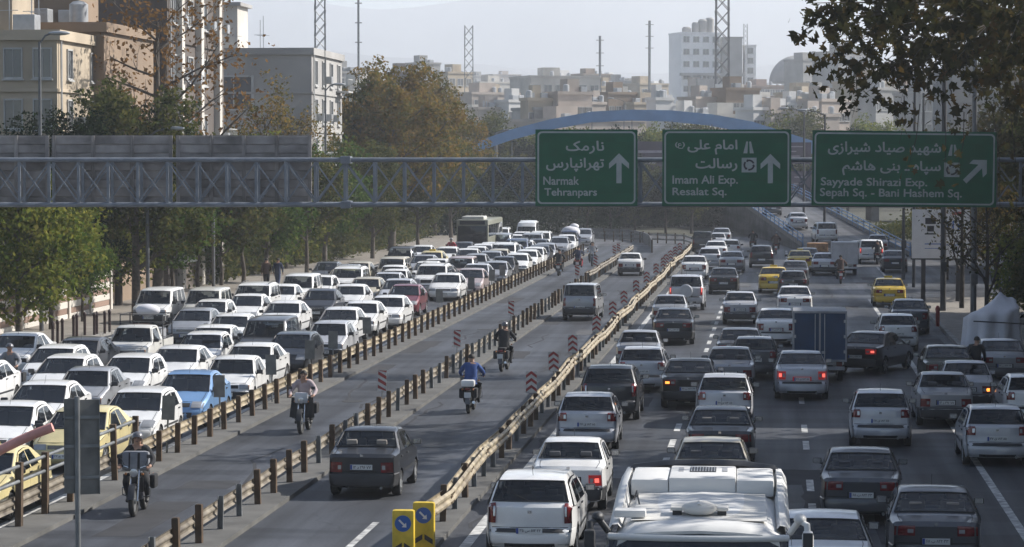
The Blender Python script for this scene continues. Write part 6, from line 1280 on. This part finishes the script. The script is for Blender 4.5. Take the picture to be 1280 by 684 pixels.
RIGHT = [(665, 600, 'tallhatch', 'white', 'white hatchback with tall rear lamps'), (714, 552, 'box', 'white', 'white boxy saloon with lit brake lamps', 'brake'), (733, 496, 'hatch', 'lightsilver', 'light silver hatchback'), (762, 461, 'tallhatch', 'darkgrey', 'dark grey hatchback'), (803, 437, 'hatch', 'lightsilver', 'light silver hatchback'), (799, 415, 'box', 'silver', 'silver saloon with see-through windows'),
  (842, 387, 'classic', 'darkgrey', 'dark grey saloon'), (838, 370, 'box', 'silver', 'silver boxy saloon'), (858, 346, 'suv', 'lightsilver', 'silver off-roader with spare wheel and brake lamps', 'brake'), (868, 321, 'saloon', 'white', 'white saloon'), (905, 336, 'classic', 'black', 'black saloon'), (887, 311, 'hatch', 'lightsilver', 'light silver hatchback'), (915, 315, 'classic', 'silver', 'silver saloon'), (912, 301, 'hatch', 'lightsilver', 'light silver hatchback'), (895, 302, 'saloon', 'white', 'white saloon'), (896, 292, 'box', 'lightsilver', 'light silver boxy saloon'), (878, 290, 'wagon', 'darkgrey', 'dark grey estate'), (902, 286, 'saloon', 'silver', 'silver saloon'),
  (952, 308, 'tallhatch', 'darkgrey', 'dark grey hatchback'), (862, 451, 'classic', 'black', 'black saloon with left indicator lit', 'left'), (905, 472, 'hatch', 'lightsilver', 'light silver hatchback with high lamps'), (901, 512, 'classic', 'darkgrey', 'dark grey saloon'), (889, 552, 'classic', 'beige', 'cream saloon just ahead of the minibus'), (913, 436, 'box', 'silver', 'silver boxy saloon'), (943, 424, 'hatch', 'grey', 'grey hatchback'), (925, 413, 'classic', 'grey', 'grey saloon with see-through windows'), (925, 366, 'box', 'lightsilver', 'light silver boxy saloon'), (970, 388, 'saloon', 'white', 'white saloon'),
  (1001, 442, 'saloon', 'lightsilver', 'silver rounded saloon with lit brake lamps', 'brake3'), (993, 359, 'classic', 'white', 'white saloon'), (991, 340, 'hatch', 'darkgrey', 'dark grey hatchback'), (967, 335, 'classic', 'yellow', 'yellow taxi'), (994, 327, 'classic', 'grey', 'grey saloon'), (1000, 314, 'classic', 'yellow', 'yellow taxi'), (1009, 311, 'classic', 'grey', 'grey saloon'), (1031, 317, 'classic', 'lightsilver', 'light silver saloon'), (1089, 301, 'suv', 'white', 'white off-roader with lit brake lamps', 'brake'), (1097, 296, 'box', 'silver', 'silver boxy saloon'), (1074, 302, 'hatch', 'darkgrey', 'dark hatchback'),
  (1118, 314, 'classic', 'darkgrey', 'dark grey saloon at the right kerb'), (1111, 349, 'classic', 'yellow', 'yellow taxi standing at the right kerb'), (1137, 376, 'saloon', 'grey', 'grey saloon at the right kerb'), (1122, 395, 'hatch', 'white', 'white hatchback'), (1184, 434, 'classic', 'olive', 'dark olive saloon at the right kerb'), (1208, 454, 'box', 'lightsilver', 'light silver saloon with right indicator lit', 'right'), (1179, 468, 'box', 'silver', 'silver boxy saloon with wide plate'), (1251, 426, 'classic', 'silver', 'silver saloon behind the walking man'), (1102, 492, 'hatch', 'lightsilver', 'light silver hatchback alone in its lane'),
  (1245, 512, 'hatch', 'lightsilver', 'light silver hatchback near the right edge'), (1290, 472, 'hatch', 'white', 'white hatchback cut by the right edge'), (1077, 565, 'classic', 'grey', 'dark grey saloon with clean boot'), (1168, 614, 'classic', 'grey', 'dark grey saloon lowest at the right'), (1029, 648, 'saloon', 'white', 'white saloon half hidden by the minibus'), (726, 356, 'wagon', 'silver', 'silver boxy van alone in the bus lane'), (788, 317, 'box', 'white', 'white boxy saloon far up the bus lane'), (462, 538, 'box', 'darkgrey', 'dark grey boxy saloon low in the bus lane')]
FACE_F, FACE_R = math.atan2(-UY, -UX), math.atan2(UY, UX)
def resolve(lst, sgn):
    out = []
    for e in lst:
        K = CAR[e[2]]; ih, ir = K['i'][1], K['i'][2]; x, z = K['pts'][ih+1] if sgn < 0 else K['pts'][ir]
        p = onz(e[0], e[1], z+.01); u, v = uv_of(p); L = K['pts'][1][0]-K['pts'][-2][0]
        out.append([u-sgn*x*1.0, v, L, K['W'], e])
    out.sort(key=lambda q: q[0])
    for it in range(60):
        moved = False
        for i in range(len(out)):
            for j in range(i+1, len(out)):
                a, b = out[i], out[j]; du, dv = b[0]-a[0], b[1]-a[1]; nu = (a[2]+b[2])/2+.5; nv = (a[3]+b[3])/2+.32
                if abs(du) < nu and abs(dv) < nv:
                    moved = True; pu, pv = nu-abs(du), nv-abs(dv)
                    if pv < .55*pu*min(1, 110/a[0]) + .02 or pu > 3.4: 
                        s = 1 if dv >= 0 else -1; a[1] -= s*pv*.5; b[1] += s*pv*.5
                    else:
                        s = 1 if du >= 0 else -1; f = .5 if a[0] > 150 else .2; a[0] -= s*pu*f*.6; b[0] += s*pu*(1-f*.6)
        for q in out:
            if sgn < 0: q[1] = min(q[1], -15.95-q[3]/2)
        if not moved: break
    return out
over_l = {'brake': {'tail_l': M_brake, 'tail_r': M_brake, 'bulb_l': M_brakeb, 'bulb_r': M_brakeb}, 'left': {'bulb_l': M_amber}, 'right': {'bulb_r': M_amber}}
over_l['brake3'] = dict(over_l['brake'], recess=M_brake)
CATS = {'classic': 'saloon_car', 'box': 'saloon_car', 'saloon': 'saloon_car', 'hatch': 'hatchback_car', 'tallhatch': 'hatchback_car', 'wagon': 'estate_car', 'suv': 'off_road_car', 'tallvan': 'van', 'cab': 'pickup_truck'}
laneL = ['lane beside the left guardrail', 'second lane from the left guardrail', 'third lane from the left guardrail', 'fourth lane from the left guardrail', 'far left kerb lane', 'far left kerb lane']
laneR = ['lane beside the cream guardrail', 'second lane from the cream guardrail', 'third lane from the cream guardrail', 'right kerb lane', 'right kerb lane']
def put_all(lst, sgn):
    cnt = {}
    for u, v, L, W, e in resolve(lst, sgn):
        kind, col, desc = e[2], e[3], e[4]; fl = e[5] if len(e) > 5 else None
        if sgn < 0: li = max(0, min(5, round((-16.95-v)/2.75))); ln = laneL[li]
        elif v < -7.2: li = 9; ln = None
        else: li = max(0, min(4, round((v+4.3)/3.4))); ln = laneR[li]
        key = (sgn, ln); cnt[key] = cnt.get(key, 0)+1; base = desc
        if ln is None: lbl = desc
        else:
            lbl = '%s, %s in the %s' % (desc, ordn[cnt[key]-1], ln)
        rz_ = (FACE_F if sgn < 0 else FACE_R)+random.gauss(0, .012)
        if e[0] == 862 or e[0] == 1118: pass
        lod = 0 if u < 120 else (1 if u < 175 else 2)
        over = dict(over_l.get(fl, {}))
        if lod == 0 and random.random() < .25: over['seats'] = M_seatb
        if kind in ('box', 'classic') and col in ('paleyellow', 'yellow'): over['fbumper'] = over['rbumper'] = PAINT[col]
        if kind == 'classic' and col in ('white',) and random.random() < .5: over['fbumper'] = over['rbumper'] = PAINT[col]
        if (col in ('grey', 'silver')) and kind == 'classic': over['fbumper'] = over['rbumper'] = PAINT['grey']
        p = road(u, v)
        p.z = rz(p.y)+.012 if (p.x > 23.6 and p.y > 213) else 0
        nm = 'taxi' if 'taxi' in desc else CATS[kind]
        dr = () if kind != 'suv' or 'spare' in desc else ('spare',)
        PROTO[kind].inst(nm, p, rz_, PAINT[col], over, lod_map[lod], dr, label=lbl, category='x') if False else None
        r = PROTO[kind].inst(nm, p, rz_, PAINT[col], over, lod_map[lod], dr, label=lbl, cat='taxi' if nm == 'taxi' else {'saloon_car': 'car', 'hatchback_car': 'car', 'estate_car': 'car', 'off_road_car': 'off-road car'}.get(nm, nm), group='cars jammed on the left carriageway' if sgn < 0 else 'cars driving away on the right')
        if nm == 'taxi' and u < 200:
            ob('roof_sign', TS, r, (0.0, 0, CAR[kind]['pts'][8][1]+.03))
lod_map = {0: 0, 1: 1, 2: 2}
TS = MB().rbox((0, 0, .05), (.14, .42, .12), .03).mesh('roof_sign', M_yel, 40)
put_all(LEFT, -1); put_all(RIGHT, 1)
def single(kind, u, v, rz_, col, nm, lbl, cat, over=None, group=None, z=0, lod=0):
    p = road(u, v, z); return PROTO[kind].inst(nm, p, rz_, PAINT[col], over, lod, ('spare',), label=lbl, cat=cat, group=group)
# the black saloon changing lanes
u, v = uv_of(onz(1086, 417, 1.38)); q_ = single('classic', u+.9, v+.25, FACE_R-.36, 'black', 'saloon_car', 'black saloon turned towards the right kerb beside the blue box truck', 'car', {'bulb_r': M_brakeb, 'tail_r': M_brake}, 'cars driving away on the right')
# ramp cars
for px, py, kind, col, lbl in ((965, 266, 'hatch', 'grey', 'grey hatchback high on the ramp'), (996, 275, 'saloon', 'lightsilver', 'light silver saloon in the middle of the ramp'), (1031, 290, 'suv', 'white', 'white off-roader low on the ramp')):
    Y = {965: 262, 996: 243, 1031: 226}[px]; x = aty(px, 200, Y).x; PROTO[kind].inst(CATS[kind], (x, Y, rz(Y)+.02), math.pi/2, PAINT[col], None, 2, ('spare',), label=lbl, cat='car', group='cars on the ramp')
# tall white van in the jam
u, v = uv_of(onz(660, 277, 2.2)); q_ = single('tallvan', u, v, FACE_F, 'white', 'van', 'tall white passenger van above the jammed cars', 'van', lod=1)
# pickup with a loaded rack, blue pickup with bundles
u, v = uv_of(onz(172, 407, 1.6)); pk = single('cab', u, v, FACE_F, 'offwhite', 'pickup_truck', 'old white pickup truck with rack beside the thick tree trunk', 'pickup truck')
p = pk.location; M_rack = M_poled
r = ob('cargo_rack', None, None, p, (0, 0, FACE_F), label='dark cargo rack standing on the old white pickup', cat='cargo rack'); o = MB()
for s in (-1, 1):
    o.tube([(-2.1, s*.78, .7), (-2.1, s*.78, 1.95), (-.6, s*.78, 1.95), (-.6, s*.78, .7)], .025, 5)
    for z in (1.15, 1.55): o.tube([(-2.1, s*.78, z), (-.6, s*.78, z)], .018, 4)
for x in (-2.1, -.6):
    for z in (1.2, 1.6, 1.95): o.tube([(x, -.78, z), (x, .78, z)], .02, 4)
bld(o, 'bars', M_rack, r, 50)
for k, (x, y, z, d, c, lbl) in enumerate(((-1.6, -.3, 1.1, (.8, .6, .9), C_brown, 'brown crate in the cargo rack of the white pickup'), (-1.3, .35, 1.05, (.9, .6, .8), C_grey, 'grey crate in the cargo rack of the white pickup'))):
    q = Matrix.Rotation(FACE_F, 3, 'Z') @ Vector((x, y, z)); o = MB().rbox((0, 0, 0), d, .03); m_ = ob('crate', o.mesh('crate', c, 40), None, Vector(p)+q, (0, 0, FACE_F), label=lbl, cat='crate')
q = Matrix.Rotation(FACE_F, 3, 'Z') @ Vector((-1.0, .15, 2.0)); ob('sack', MB().ball((0, 0, .1), (.45, .35, .22), 14).mesh('sack', M_cloth, 60), None, Vector(p)+q, label='white sack lying on top of the cargo rack', cat='sack')
u, v = uv_of(onz(712, 289, 1.6)); pk = single('cab', u, v, FACE_F, 'darkblue', 'pickup_truck', 'dark blue pickup carrying white bundles far up the jam', 'pickup truck', lod=1)
q = Matrix.Rotation(FACE_F, 3, 'Z') @ Vector((-1.2, 0, 1.25)); ob('bundle', MB().ball((0, 0, .25), (.8, .7, .5), 12).ball((.3, .2, .7), (.4, .4, .25), 10).mesh('bundle', M_cloth, 60), None, Vector(pk.location)+q, label='white bundle piled on the dark blue pickup', cat='bundle')
# loaded open pickup on the right with brown load; small grey box van
u, v = uv_of(onz(1022, 305, 1.6)); pk = single('cab', u+2, v, FACE_R, 'grey', 'pickup_truck', 'grey pickup with orange brown load right of the far yellow taxi', 'pickup truck', lod=1)
q = Matrix.Rotation(FACE_R, 3, 'Z') @ Vector((-1.35, 0, 1.15)); ob('crate', MB().rbox((0, 0, 0), (1.3, 1.45, 1.0), .05).mesh('crate', mat('crate_orange', (.28, .15, .07), .8, var=.5, scale=4), 40), None, Vector(pk.location)+q, (0, 0, FACE_R), label='orange brown crate load on the grey pickup', cat='crate')
def box_truck(u, v, W, H, Lb, doors, shell, nm, lbl, zb=.72, seams=True, sc=1.0):
    p = road(u, v); r = PROTO['cab'].inst(nm, p, FACE_R, PAINT['white'], None, 1, (), label=lbl, cat='truck')
    # box body over the bed: rear end at local x = -2.3
    x0, x1 = -2.35, -2.35+Lb; z0, z1 = zb, H
    bld(MB().rbox(((x0+x1)/2+.03, 0, (z0+z1)/2), (Lb, W, z1-z0), .03), 'box_body', shell, r, 30)
    for s in (-1, 1): bld(MB().box((x0-.005, s*W*.245, (z0+z1)/2), (.035, W*.455, (z1-z0)*.92)), 'door', doors, r)
    fr = shell
    for s in (-1, 0, 1): bld(MB().box((x0-.03, s*W*.485, (z0+z1)/2), (.05, .055, z1-z0)), 'frame_post', fr, r)
    for z in (z0+.04, z1-.04): bld(MB().box((x0-.028, 0, z), (.045, W-.07, .07)), 'frame_rail', fr, r)
    for s in (-1, 1):
        bld(MB().box((x0-.05, s*.12, z0+.32), (.03, .12, .09)), 'latch', M_metal, r)
        bld(MB().tube([(x0-.06, s*.16, z0+.08), (x0-.06, s*.16, z1-.1)], .015, 5), 'lock_bar', M_metal, r)
        for z in (.2, .5, .8): bld(MB().box((x0-.045, s*W*.46, z0+(z1-z0)*z), (.03, .07, .10)), 'hinge', M_metal, r)
    bld(MB().box((x0+.02, 0, .50), (.08, W*.92, .12)), 'rear_beam', shell, r); bld(MB().box((x0, 0, .52), (.1, .5, .13)), 'plate_holder', M_plate, r)
    for k in range(2): bld(MB().box((x0+.3+k*.3, 0, .56), (.12, .9, .10)), 'chassis_rail', M_under, r)
    return r
M_shell = mat('truck_shell', (.30, .305, .32), .6, .1, var=.15); M_shellg = mat('truck_shell_pale', (.46, .46, .48), .6, .1, var=.1)
u, v = uv_of(onz(1025, 389, 2.44)); box_truck(u+2.4, v, 1.82, 2.44, 2.5, PAINT['truckblue'], M_shell, 'box_truck', 'small box truck with two dark blue rear doors')
u, v = uv_of(onz(1056, 303, 2.15)); box_truck(u+2.4, v, 1.7, 2.15, 2.3, M_shellg, M_shellg, 'box_truck', 'small pale grey box truck behind the motorcyclist in dark red')
# city bus in the jam
def bus(loc, rz_):
    r = ob('city_bus', None, None, loc, (0, 0, rz_), label='olive grey city bus with wide dark windscreen above the jammed cars', cat='bus'); M_bus = mat('bus_paint', (.20, .20, .15), .5, var=.15, coat=.3); W, L, H = 2.45, 11.0, 2.95
    bld(MB().rbox((-L/2, 0, 1.65), (L, W, 2.5), .12), 'body', M_bus, r, 40)
    bld(MB().rbox((-1.6, 0, 3.0), (2.4, 1.7, .32), .10), 'air_conditioner', mat('bus_roof', (.5, .5, .46), .6), r, 40)
    bld(MB().rbox((.015, 0, 1.78), (.05, W-.22, 1.3), .02), 'windscreen', G_bus, r, 40)
    bld(MB().rbox((.02, 0, 2.68), (.05, W-.5, .3), .02), 'destination_display', M_ink, r, 40)
    for s in (-1, 1):
        bld(MB().rbox((.01, s*.95, .72), (.06, .36, .2), .03), 'headlight', M_lampglass, r, 40); bld(MB().tube([(.0, s*1.15, 2.5), (.25, s*1.38, 2.5), (.27, s*1.38, 2.3)], .02, 5).rbox((.27, s*1.38, 2.1), (.07, .18, .36), .02), 'wing_mirror', M_dark, r, 40)
        for k in range(6): bld(MB().box((-1.1-k*1.7, s*(W/2+.003), 2.05), (1.5, .02, .9)), 'side_window', G_bus, r)
        for x in (-1.8, -8.4): bld(MB().lathe([(.2, -.14), (.46, -.15), (.48, -.1), (.48, .1), (.46, .15), (.2, .14)], (x, s*1.1, .48), 'Y', 20), 'wheel', M_rubber, r, 40)
    bld(MB().rbox((.0, 0, .52), (.14, W-.1, .3), .05), 'bumper', M_dark, r, 40); bld(MB().box((.035, 0, 1.02), (.01, 1.3, .16)), 'grille', M_dark, r)
    for s in (-.3, .5): bld(MB().tube([(.05, s, 1.15), (.05, s+.55, 1.6)], .012, 4), 'wiper', M_dark, r)
G_bus = glass('bus_glass', (.2, .22, .24), 1.2, solid=(.02, .025, .035, .75))
u, v = uv_of(onz(592, 274, 2.95)); bus(road(u, v-.1), FACE_F)
# white minibus low in the middle: its front faces the camera
def minibus():
    W = 2.36; M_mb = mat('minibus_paint', (.64, .635, .615), .6, var=.05, coat=.08, scale=.8); M_roof = mat('minibus_roof', (.57, .555, .515), .55, var=.10, scale=1.3, bump=.2)
    a = onz(873, 660, 2.75); loc = Vector((a.x, a.y, 0)); r = ob('minibus', None, None, loc, (0, 0, math.atan2(-1, -.085)), label='white minibus with roof air conditioner, its front brow facing the camera', cat='minibus')
    L = 8.0; H = 2.75; cs = []
    def sec(hw, z, rr): return [(-hw, .5), (-hw-.02, 1.2), (-hw, z-.75), (-hw+.05, z-.35), (-hw+.14, z-.10), (-hw+.36, z+.02), (-hw+.7, z+.05), (0, z+.07), (hw-.7, z+.05), (hw-.36, z+.02), (hw-.14, z-.10), (hw-.05, z-.35), (hw, z-.75), (hw+.02, 1.2), (hw, .5)]
    st = [(.12, 1.19, 2.62), (.13, 1.19, 2.66), (.08, 1.20, 2.70), (-.04, 1.20, 2.73), (-.3, 1.21, 2.75), (-2, 1.22, 2.76), (-4, 1.22, 2.76), (-5.5, 1.22, 2.76), (-6.1, 1.20, 2.74), (-6.3, 1.16, 2.66), (-6.35, 1.1, 2.5)]
    G = [[(x-(.10*(abs(y)/1.15)**3 if x > -.4 else 0), y, z) for y, z in sec(hw, zt, 0)] for x, hw, zt in st]
    o = MB(); o.grid(G, 0); n = len(G[0]); o.add(G[-1], [tuple(range(n))], 0)
    fb = [[(.62-.10*abs(y)**3, y, z) for y in (-1.18, -.8, 0, .8, 1.18)] for z in (.5, .9, 1.3)]; o.grid([[(.5, s_*1.2, z), (.05, s_*1.2, z)] for z in (.5, 1.3) for s_ in (1,)]); o.grid([[(.5, -1.2, z), (.05, -1.2, z)] for z in (.5, 1.3)]); o.grid(fb, 0); bld(o, 'body', [M_mb], r, 50)
    # large raked windscreen
    ws = [[(.62-(z-1.3)*.38-.09*(abs(y))**3, y, z) for y in (-1.18, -.9, -.45, 0, .45, .9, 1.18)] for z in (1.3, 1.6, 1.9, 2.2, 2.60)]
    o = MB(); o.grid(ws); bld(o, 'windscreen', G_bus, r, 60)
    o = MB(); o.tube([(ws[-1][k][0]+.02, ws[-1][k][1], 2.63) for k in range(7)], .045, 6); bld(o, 'brow', M_mb, r, 60)
    for s in (-1, 1):
        for k in range(5): bld(MB().rbox((-.9-k*1.15, s*1.215, 1.75), (1.05, .02, .8), .01), 'side_window', G_bus, r, 40)
        bld(MB().rbox((.5, s*.85, .9), (.12, .35, .28), .05), 'headlight', M_lampglass, r, 40)
        for x in (-.55, -4.9): bld(MB().lathe([(.15, -.11), (.36, -.12), (.39, -.08), (.39, .08), (.36, .12), (.15, .11)], (x, s*1.0, .39), 'Y', 20), 'wheel', M_rubber, r, 40)
        # mirrors: white shell with dark glass on an arm
        m_ = bld(MB().tube([(-.25, s*1.20, 2.66), (-.15, s*1.32, 2.84), (-.02, s*1.42, 2.80), (.0, s*1.43, 2.6)], .045, 8).rbox((.0, s*1.43, 2.50), (.20, .15, .46), .07), 'wing_mirror', M_mb if s > 0 else M_dark, r, 50)
        bld(MB().rbox((.095, s*1.43, 2.50), (.03, .13, .42), .01), 'mirror_glass', M_dark, m_)
        bld(MB().ball((-.15, s*1.33, 2.86), (.13, .085, .075), 12), 'arm_cover', M_mb if s > 0 else M_dark, m_, 60)
        # side rims of the roof: raised fairing rails growing towards the rear
        G = []
        for x, h in ((-.3, .0), (-1.0, .03), (-2.0, .09), (-3.0, .17), (-4.0, .22), (-4.8, .22), (-5.3, .20)):
            G.append([(x, s*1.235, 2.40), (x, s*1.22, 2.62+h), (x, s*1.15, 2.74+h), (x, s*1.07, 2.75+h), (x, s*1.03, 2.70)])
        o = MB(); o.grid(G); bld(o, 'roof_fairing', M_mb, r, 60)
    # rear hoop over the air conditioner
    o = MB(); hp = [(-5.0, -1.14, 2.90), (-5.2, -1.06, 2.97), (-5.3, -.6, 3.02), (-5.32, 0, 3.04), (-5.3, .6, 3.02), (-5.2, 1.06, 2.97), (-5.0, 1.14, 2.90)]
    o.grid([[(x+.14, y*.985, z-.03), (x+.05, y, z+.03), (x-.12, y, z+.02), (x-.12, y, z-.10)] for x, y, z in hp]); bld(o, 'rear_hoop', M_dark, r, 60)
    ac = ob('air_conditioner', MB().rbox((0, 0, -.02), (1.55, .96, .28), .035).mesh('air_conditioner', M_mb, 40), r, (-4.1, 0, 2.90))
    for s in (-1, 1): ob('side_cowl', MB().rbox((0, 0, 0), (1.55, .545, .25), .05).mesh('side_cowl', M_mb, 40), ac, (0, s*.755, -.03))
    bld(MB().box((-.25, 0, .122), (.62, .38, .012)), 'vent_grille', M_ink, ac)
    o = MB()
    for k in range(9): o.box((-.25, -.17+k*.042, .13), (.60, .012, .012))
    bld(o, 'vent_slats', M_metal, ac)['kind'] = 'stuff'
    for s in (-1, 1): bld(MB().box((-.25, s*.32, .122), (.5, .07, .01)), 'vent_grille', M_shell, ac)
    # roof hatch with beacon, small box at the left
    h_ = bld(MB().rbox((-.95, 0, 2.90), (.42, .78, .05), .02), 'roof_hatch', M_roof, r, 40); bld(MB().ball((-.72, 0, 2.92), (.22, .24, .10), 12).tube([(-.6, 0, 2.9), (-.55, 0, 2.98), (-.7, 0, 3.0)], .03, 6), 'hatch_cover', M_roof, h_, 60)
    for s in (-1, 1): bld(MB().box((-.95, s*.30, 2.85), (.3, .12, .09)), 'hatch_foot', M_dark, h_)
    bld(MB().rbox((-.62, -.92, 2.86), (.28, .42, .10), .02), 'marker_box', M_mb, r, 40)
    bld(MB().tube([(-2.7, -.95, 2.78), (-2.3, -.9, 2.95), (-2.0, -.85, 2.80)], .012, 5), 'cable', M_dark, r)
    bld(MB().rbox((.52, 0, .62), (.2, 2.1, .3), .06), 'bumper', M_dark, r, 40)
    rf = MB(); rf.grid([[(x, y, 2.815-.02*abs(y)+(.0)) for y in (-.9, -.45, 0, .45, .9)] for x in (-.35, -1.3, -2.4, -3.3)]); bld(rf, 'roof_panel', M_roof, r)
minibus()
# ------------------------------------------------------------------ motorcycles and people
def rider(px, py, key, face, top, trousers, lbl_m, lbl_p, hel=None, d=0.0, z=0.0, extra=None):
    p = onz(px, py, z); q = (FACE_F if face == 'F' else FACE_R)+d; f = Vector((math.cos(q), math.sin(q), 0))
    p = p + (-f*.66 if face == 'F' else f*.58)
    MOTO[key].inst('motorcycle', p, q, None, None, 0, (), label=lbl_m, cat='motorcycle', group='motorcycles')
    return person(tuple(p), q, 'ride', top, trousers, lbl_p, hel, 'motorcycle riders', extra)
def apron(root, J):      # dark weather cover over the knees
    o = MB(); G = [[(.50+.06*v-.05*abs(u)**2*2, u*(.30+.05*v), 1.0-.55*v) for u in (-1, -.6, -.2, .2, .6, 1)] for v in (0, .4, .8, 1)]; o.grid(G); ob('leg_cover', o.mesh('leg_cover', C_black, 60), root)
def chest_cover(root, J):
    o = MB(); o.rbox((.36, 0, 1.16), (.22, .60, .42), .09, ry=-.15); ob('padded_cover', o.mesh('padded_cover', C_grey, 50), root); o = MB().box((.475, .08, 1.17), (.015, .05, .34), 0, ry=-.15).box((.475, -.12, 1.17), (.015, .03, .34), 0, ry=-.15); ob('cover_strap', o.mesh('cover_strap', C_black), root)
rider(167, 646, 'black', 'F', C_black, C_black, 'black motorcycle facing the camera at the lower left', 'rider with padded grey cover bent over the handlebar at lower left', d=.05, extra=chest_cover, hel=M_helmet)
rider(376, 543, 'fairing', 'F', C_pink, C_black, 'motorcycle with silver fairing facing the camera', 'rider in pale pink jacket with black leg cover', extra=apron)
rider(586, 517, 'cowl', 'R', C_blue, C_black, 'motorcycle with white rear box in the bus lane', 'rider in blue jacket seen from behind', d=.0)
rider(627, 465, 'shield', 'R', C_black, C_black, 'motorcycle with clear windshield in the bus lane', 'rider in black jacket ahead of the blue jacket rider', hel=M_helmet, d=-.06)
rider(698, 345, 'black', 'R', C_black, C_black, 'dark motorcycle next to the striped board in the far bus lane', 'rider in black beside the left guardrail far away', d=.0)
rider(722, 340, 'red', 'R', C_navy, C_red, 'red motorcycle in the far bus lane', 'rider in navy jacket and red trousers far up the bus lane')
rider(740, 333, 'shield', 'F', C_grey, C_black, 'motorcycle facing the camera, farthest in the bus lane', 'rider in grey facing the camera, farthest in the bus lane')
rider(941, 314, 'black', 'R', C_black, C_black, 'black motorcycle, left one of the far pair on the right carriageway', 'rider in black, left one of the far pair')
rider(970, 318, 'red', 'R', C_brown, C_black, 'dark red motorcycle, right one of the far pair on the right carriageway', 'rider in brown, right one of the far pair', hel=M_helmet)
rider(1051, 355, 'red', 'R', C_brown, C_black, 'dark red motorcycle on the open right lanes', 'rider in dark brown alone on the open right lanes')
rider(1097, 331, 'black', 'R', C_black, C_navy, 'black motorcycle beside the white off-roader', 'rider in black beside the white off-roader')
rider(7, 500, 'black', 'F', C_grey, C_black, 'dark motorcycle between the cars at the left edge', 'rider in grey between the cars at the left edge', hel=M_helmet)
rider(563, 328, 'red', 'F', C_red, C_black, 'red motorcycle squeezed between far jammed cars', 'rider in red squeezed between far jammed cars', hel=M_helmet)
person(tuple(onz(333, 361, .14)), FACE_R+.1, 'walk', C_brown, C_black, 'man in dark brown walking away on the left pavement', group='pedestrians'); person(tuple(onz(347, 361, .14)), FACE_R-.1, 'walk', C_navy, C_jean, 'man in navy walking away, right one of two on the left pavement', group='pedestrians')
q = onz(1233, 494, 0); person((q.x, q.y+2, 0), FACE_R-.25, 'walk', C_black, C_black, 'man in black walking beside the white tent at the right', group='pedestrians')

# ------------------------------------------------------------------ haze
hz = MB().box((0, 3300, 205), (9000, 8400, 412)); o = hz.mesh('haze', None or M_dark); o.materials.clear()
mh = bpy.data.materials.new('haze_air'); mh.use_nodes = True; t = mh.node_tree; t.nodes.remove(t.nodes['Principled BSDF']); pv = t.nodes.new('ShaderNodeVolumePrincipled'); pv.inputs['Color'].default_value = (.90, .94, 1, 1); pv.inputs['Density'].default_value = HAZE; pv.inputs['Anisotropy'].default_value = .3
t.links.new(pv.outputs[0], t.nodes['Material Output'].inputs['Volume']); o.materials.append(mh); ob('haze', o, kind='stuff')
S.cycles.volume_bounces = 3; S.cycles.transparent_max_bounces = 12; S.cycles.max_bounces = 6
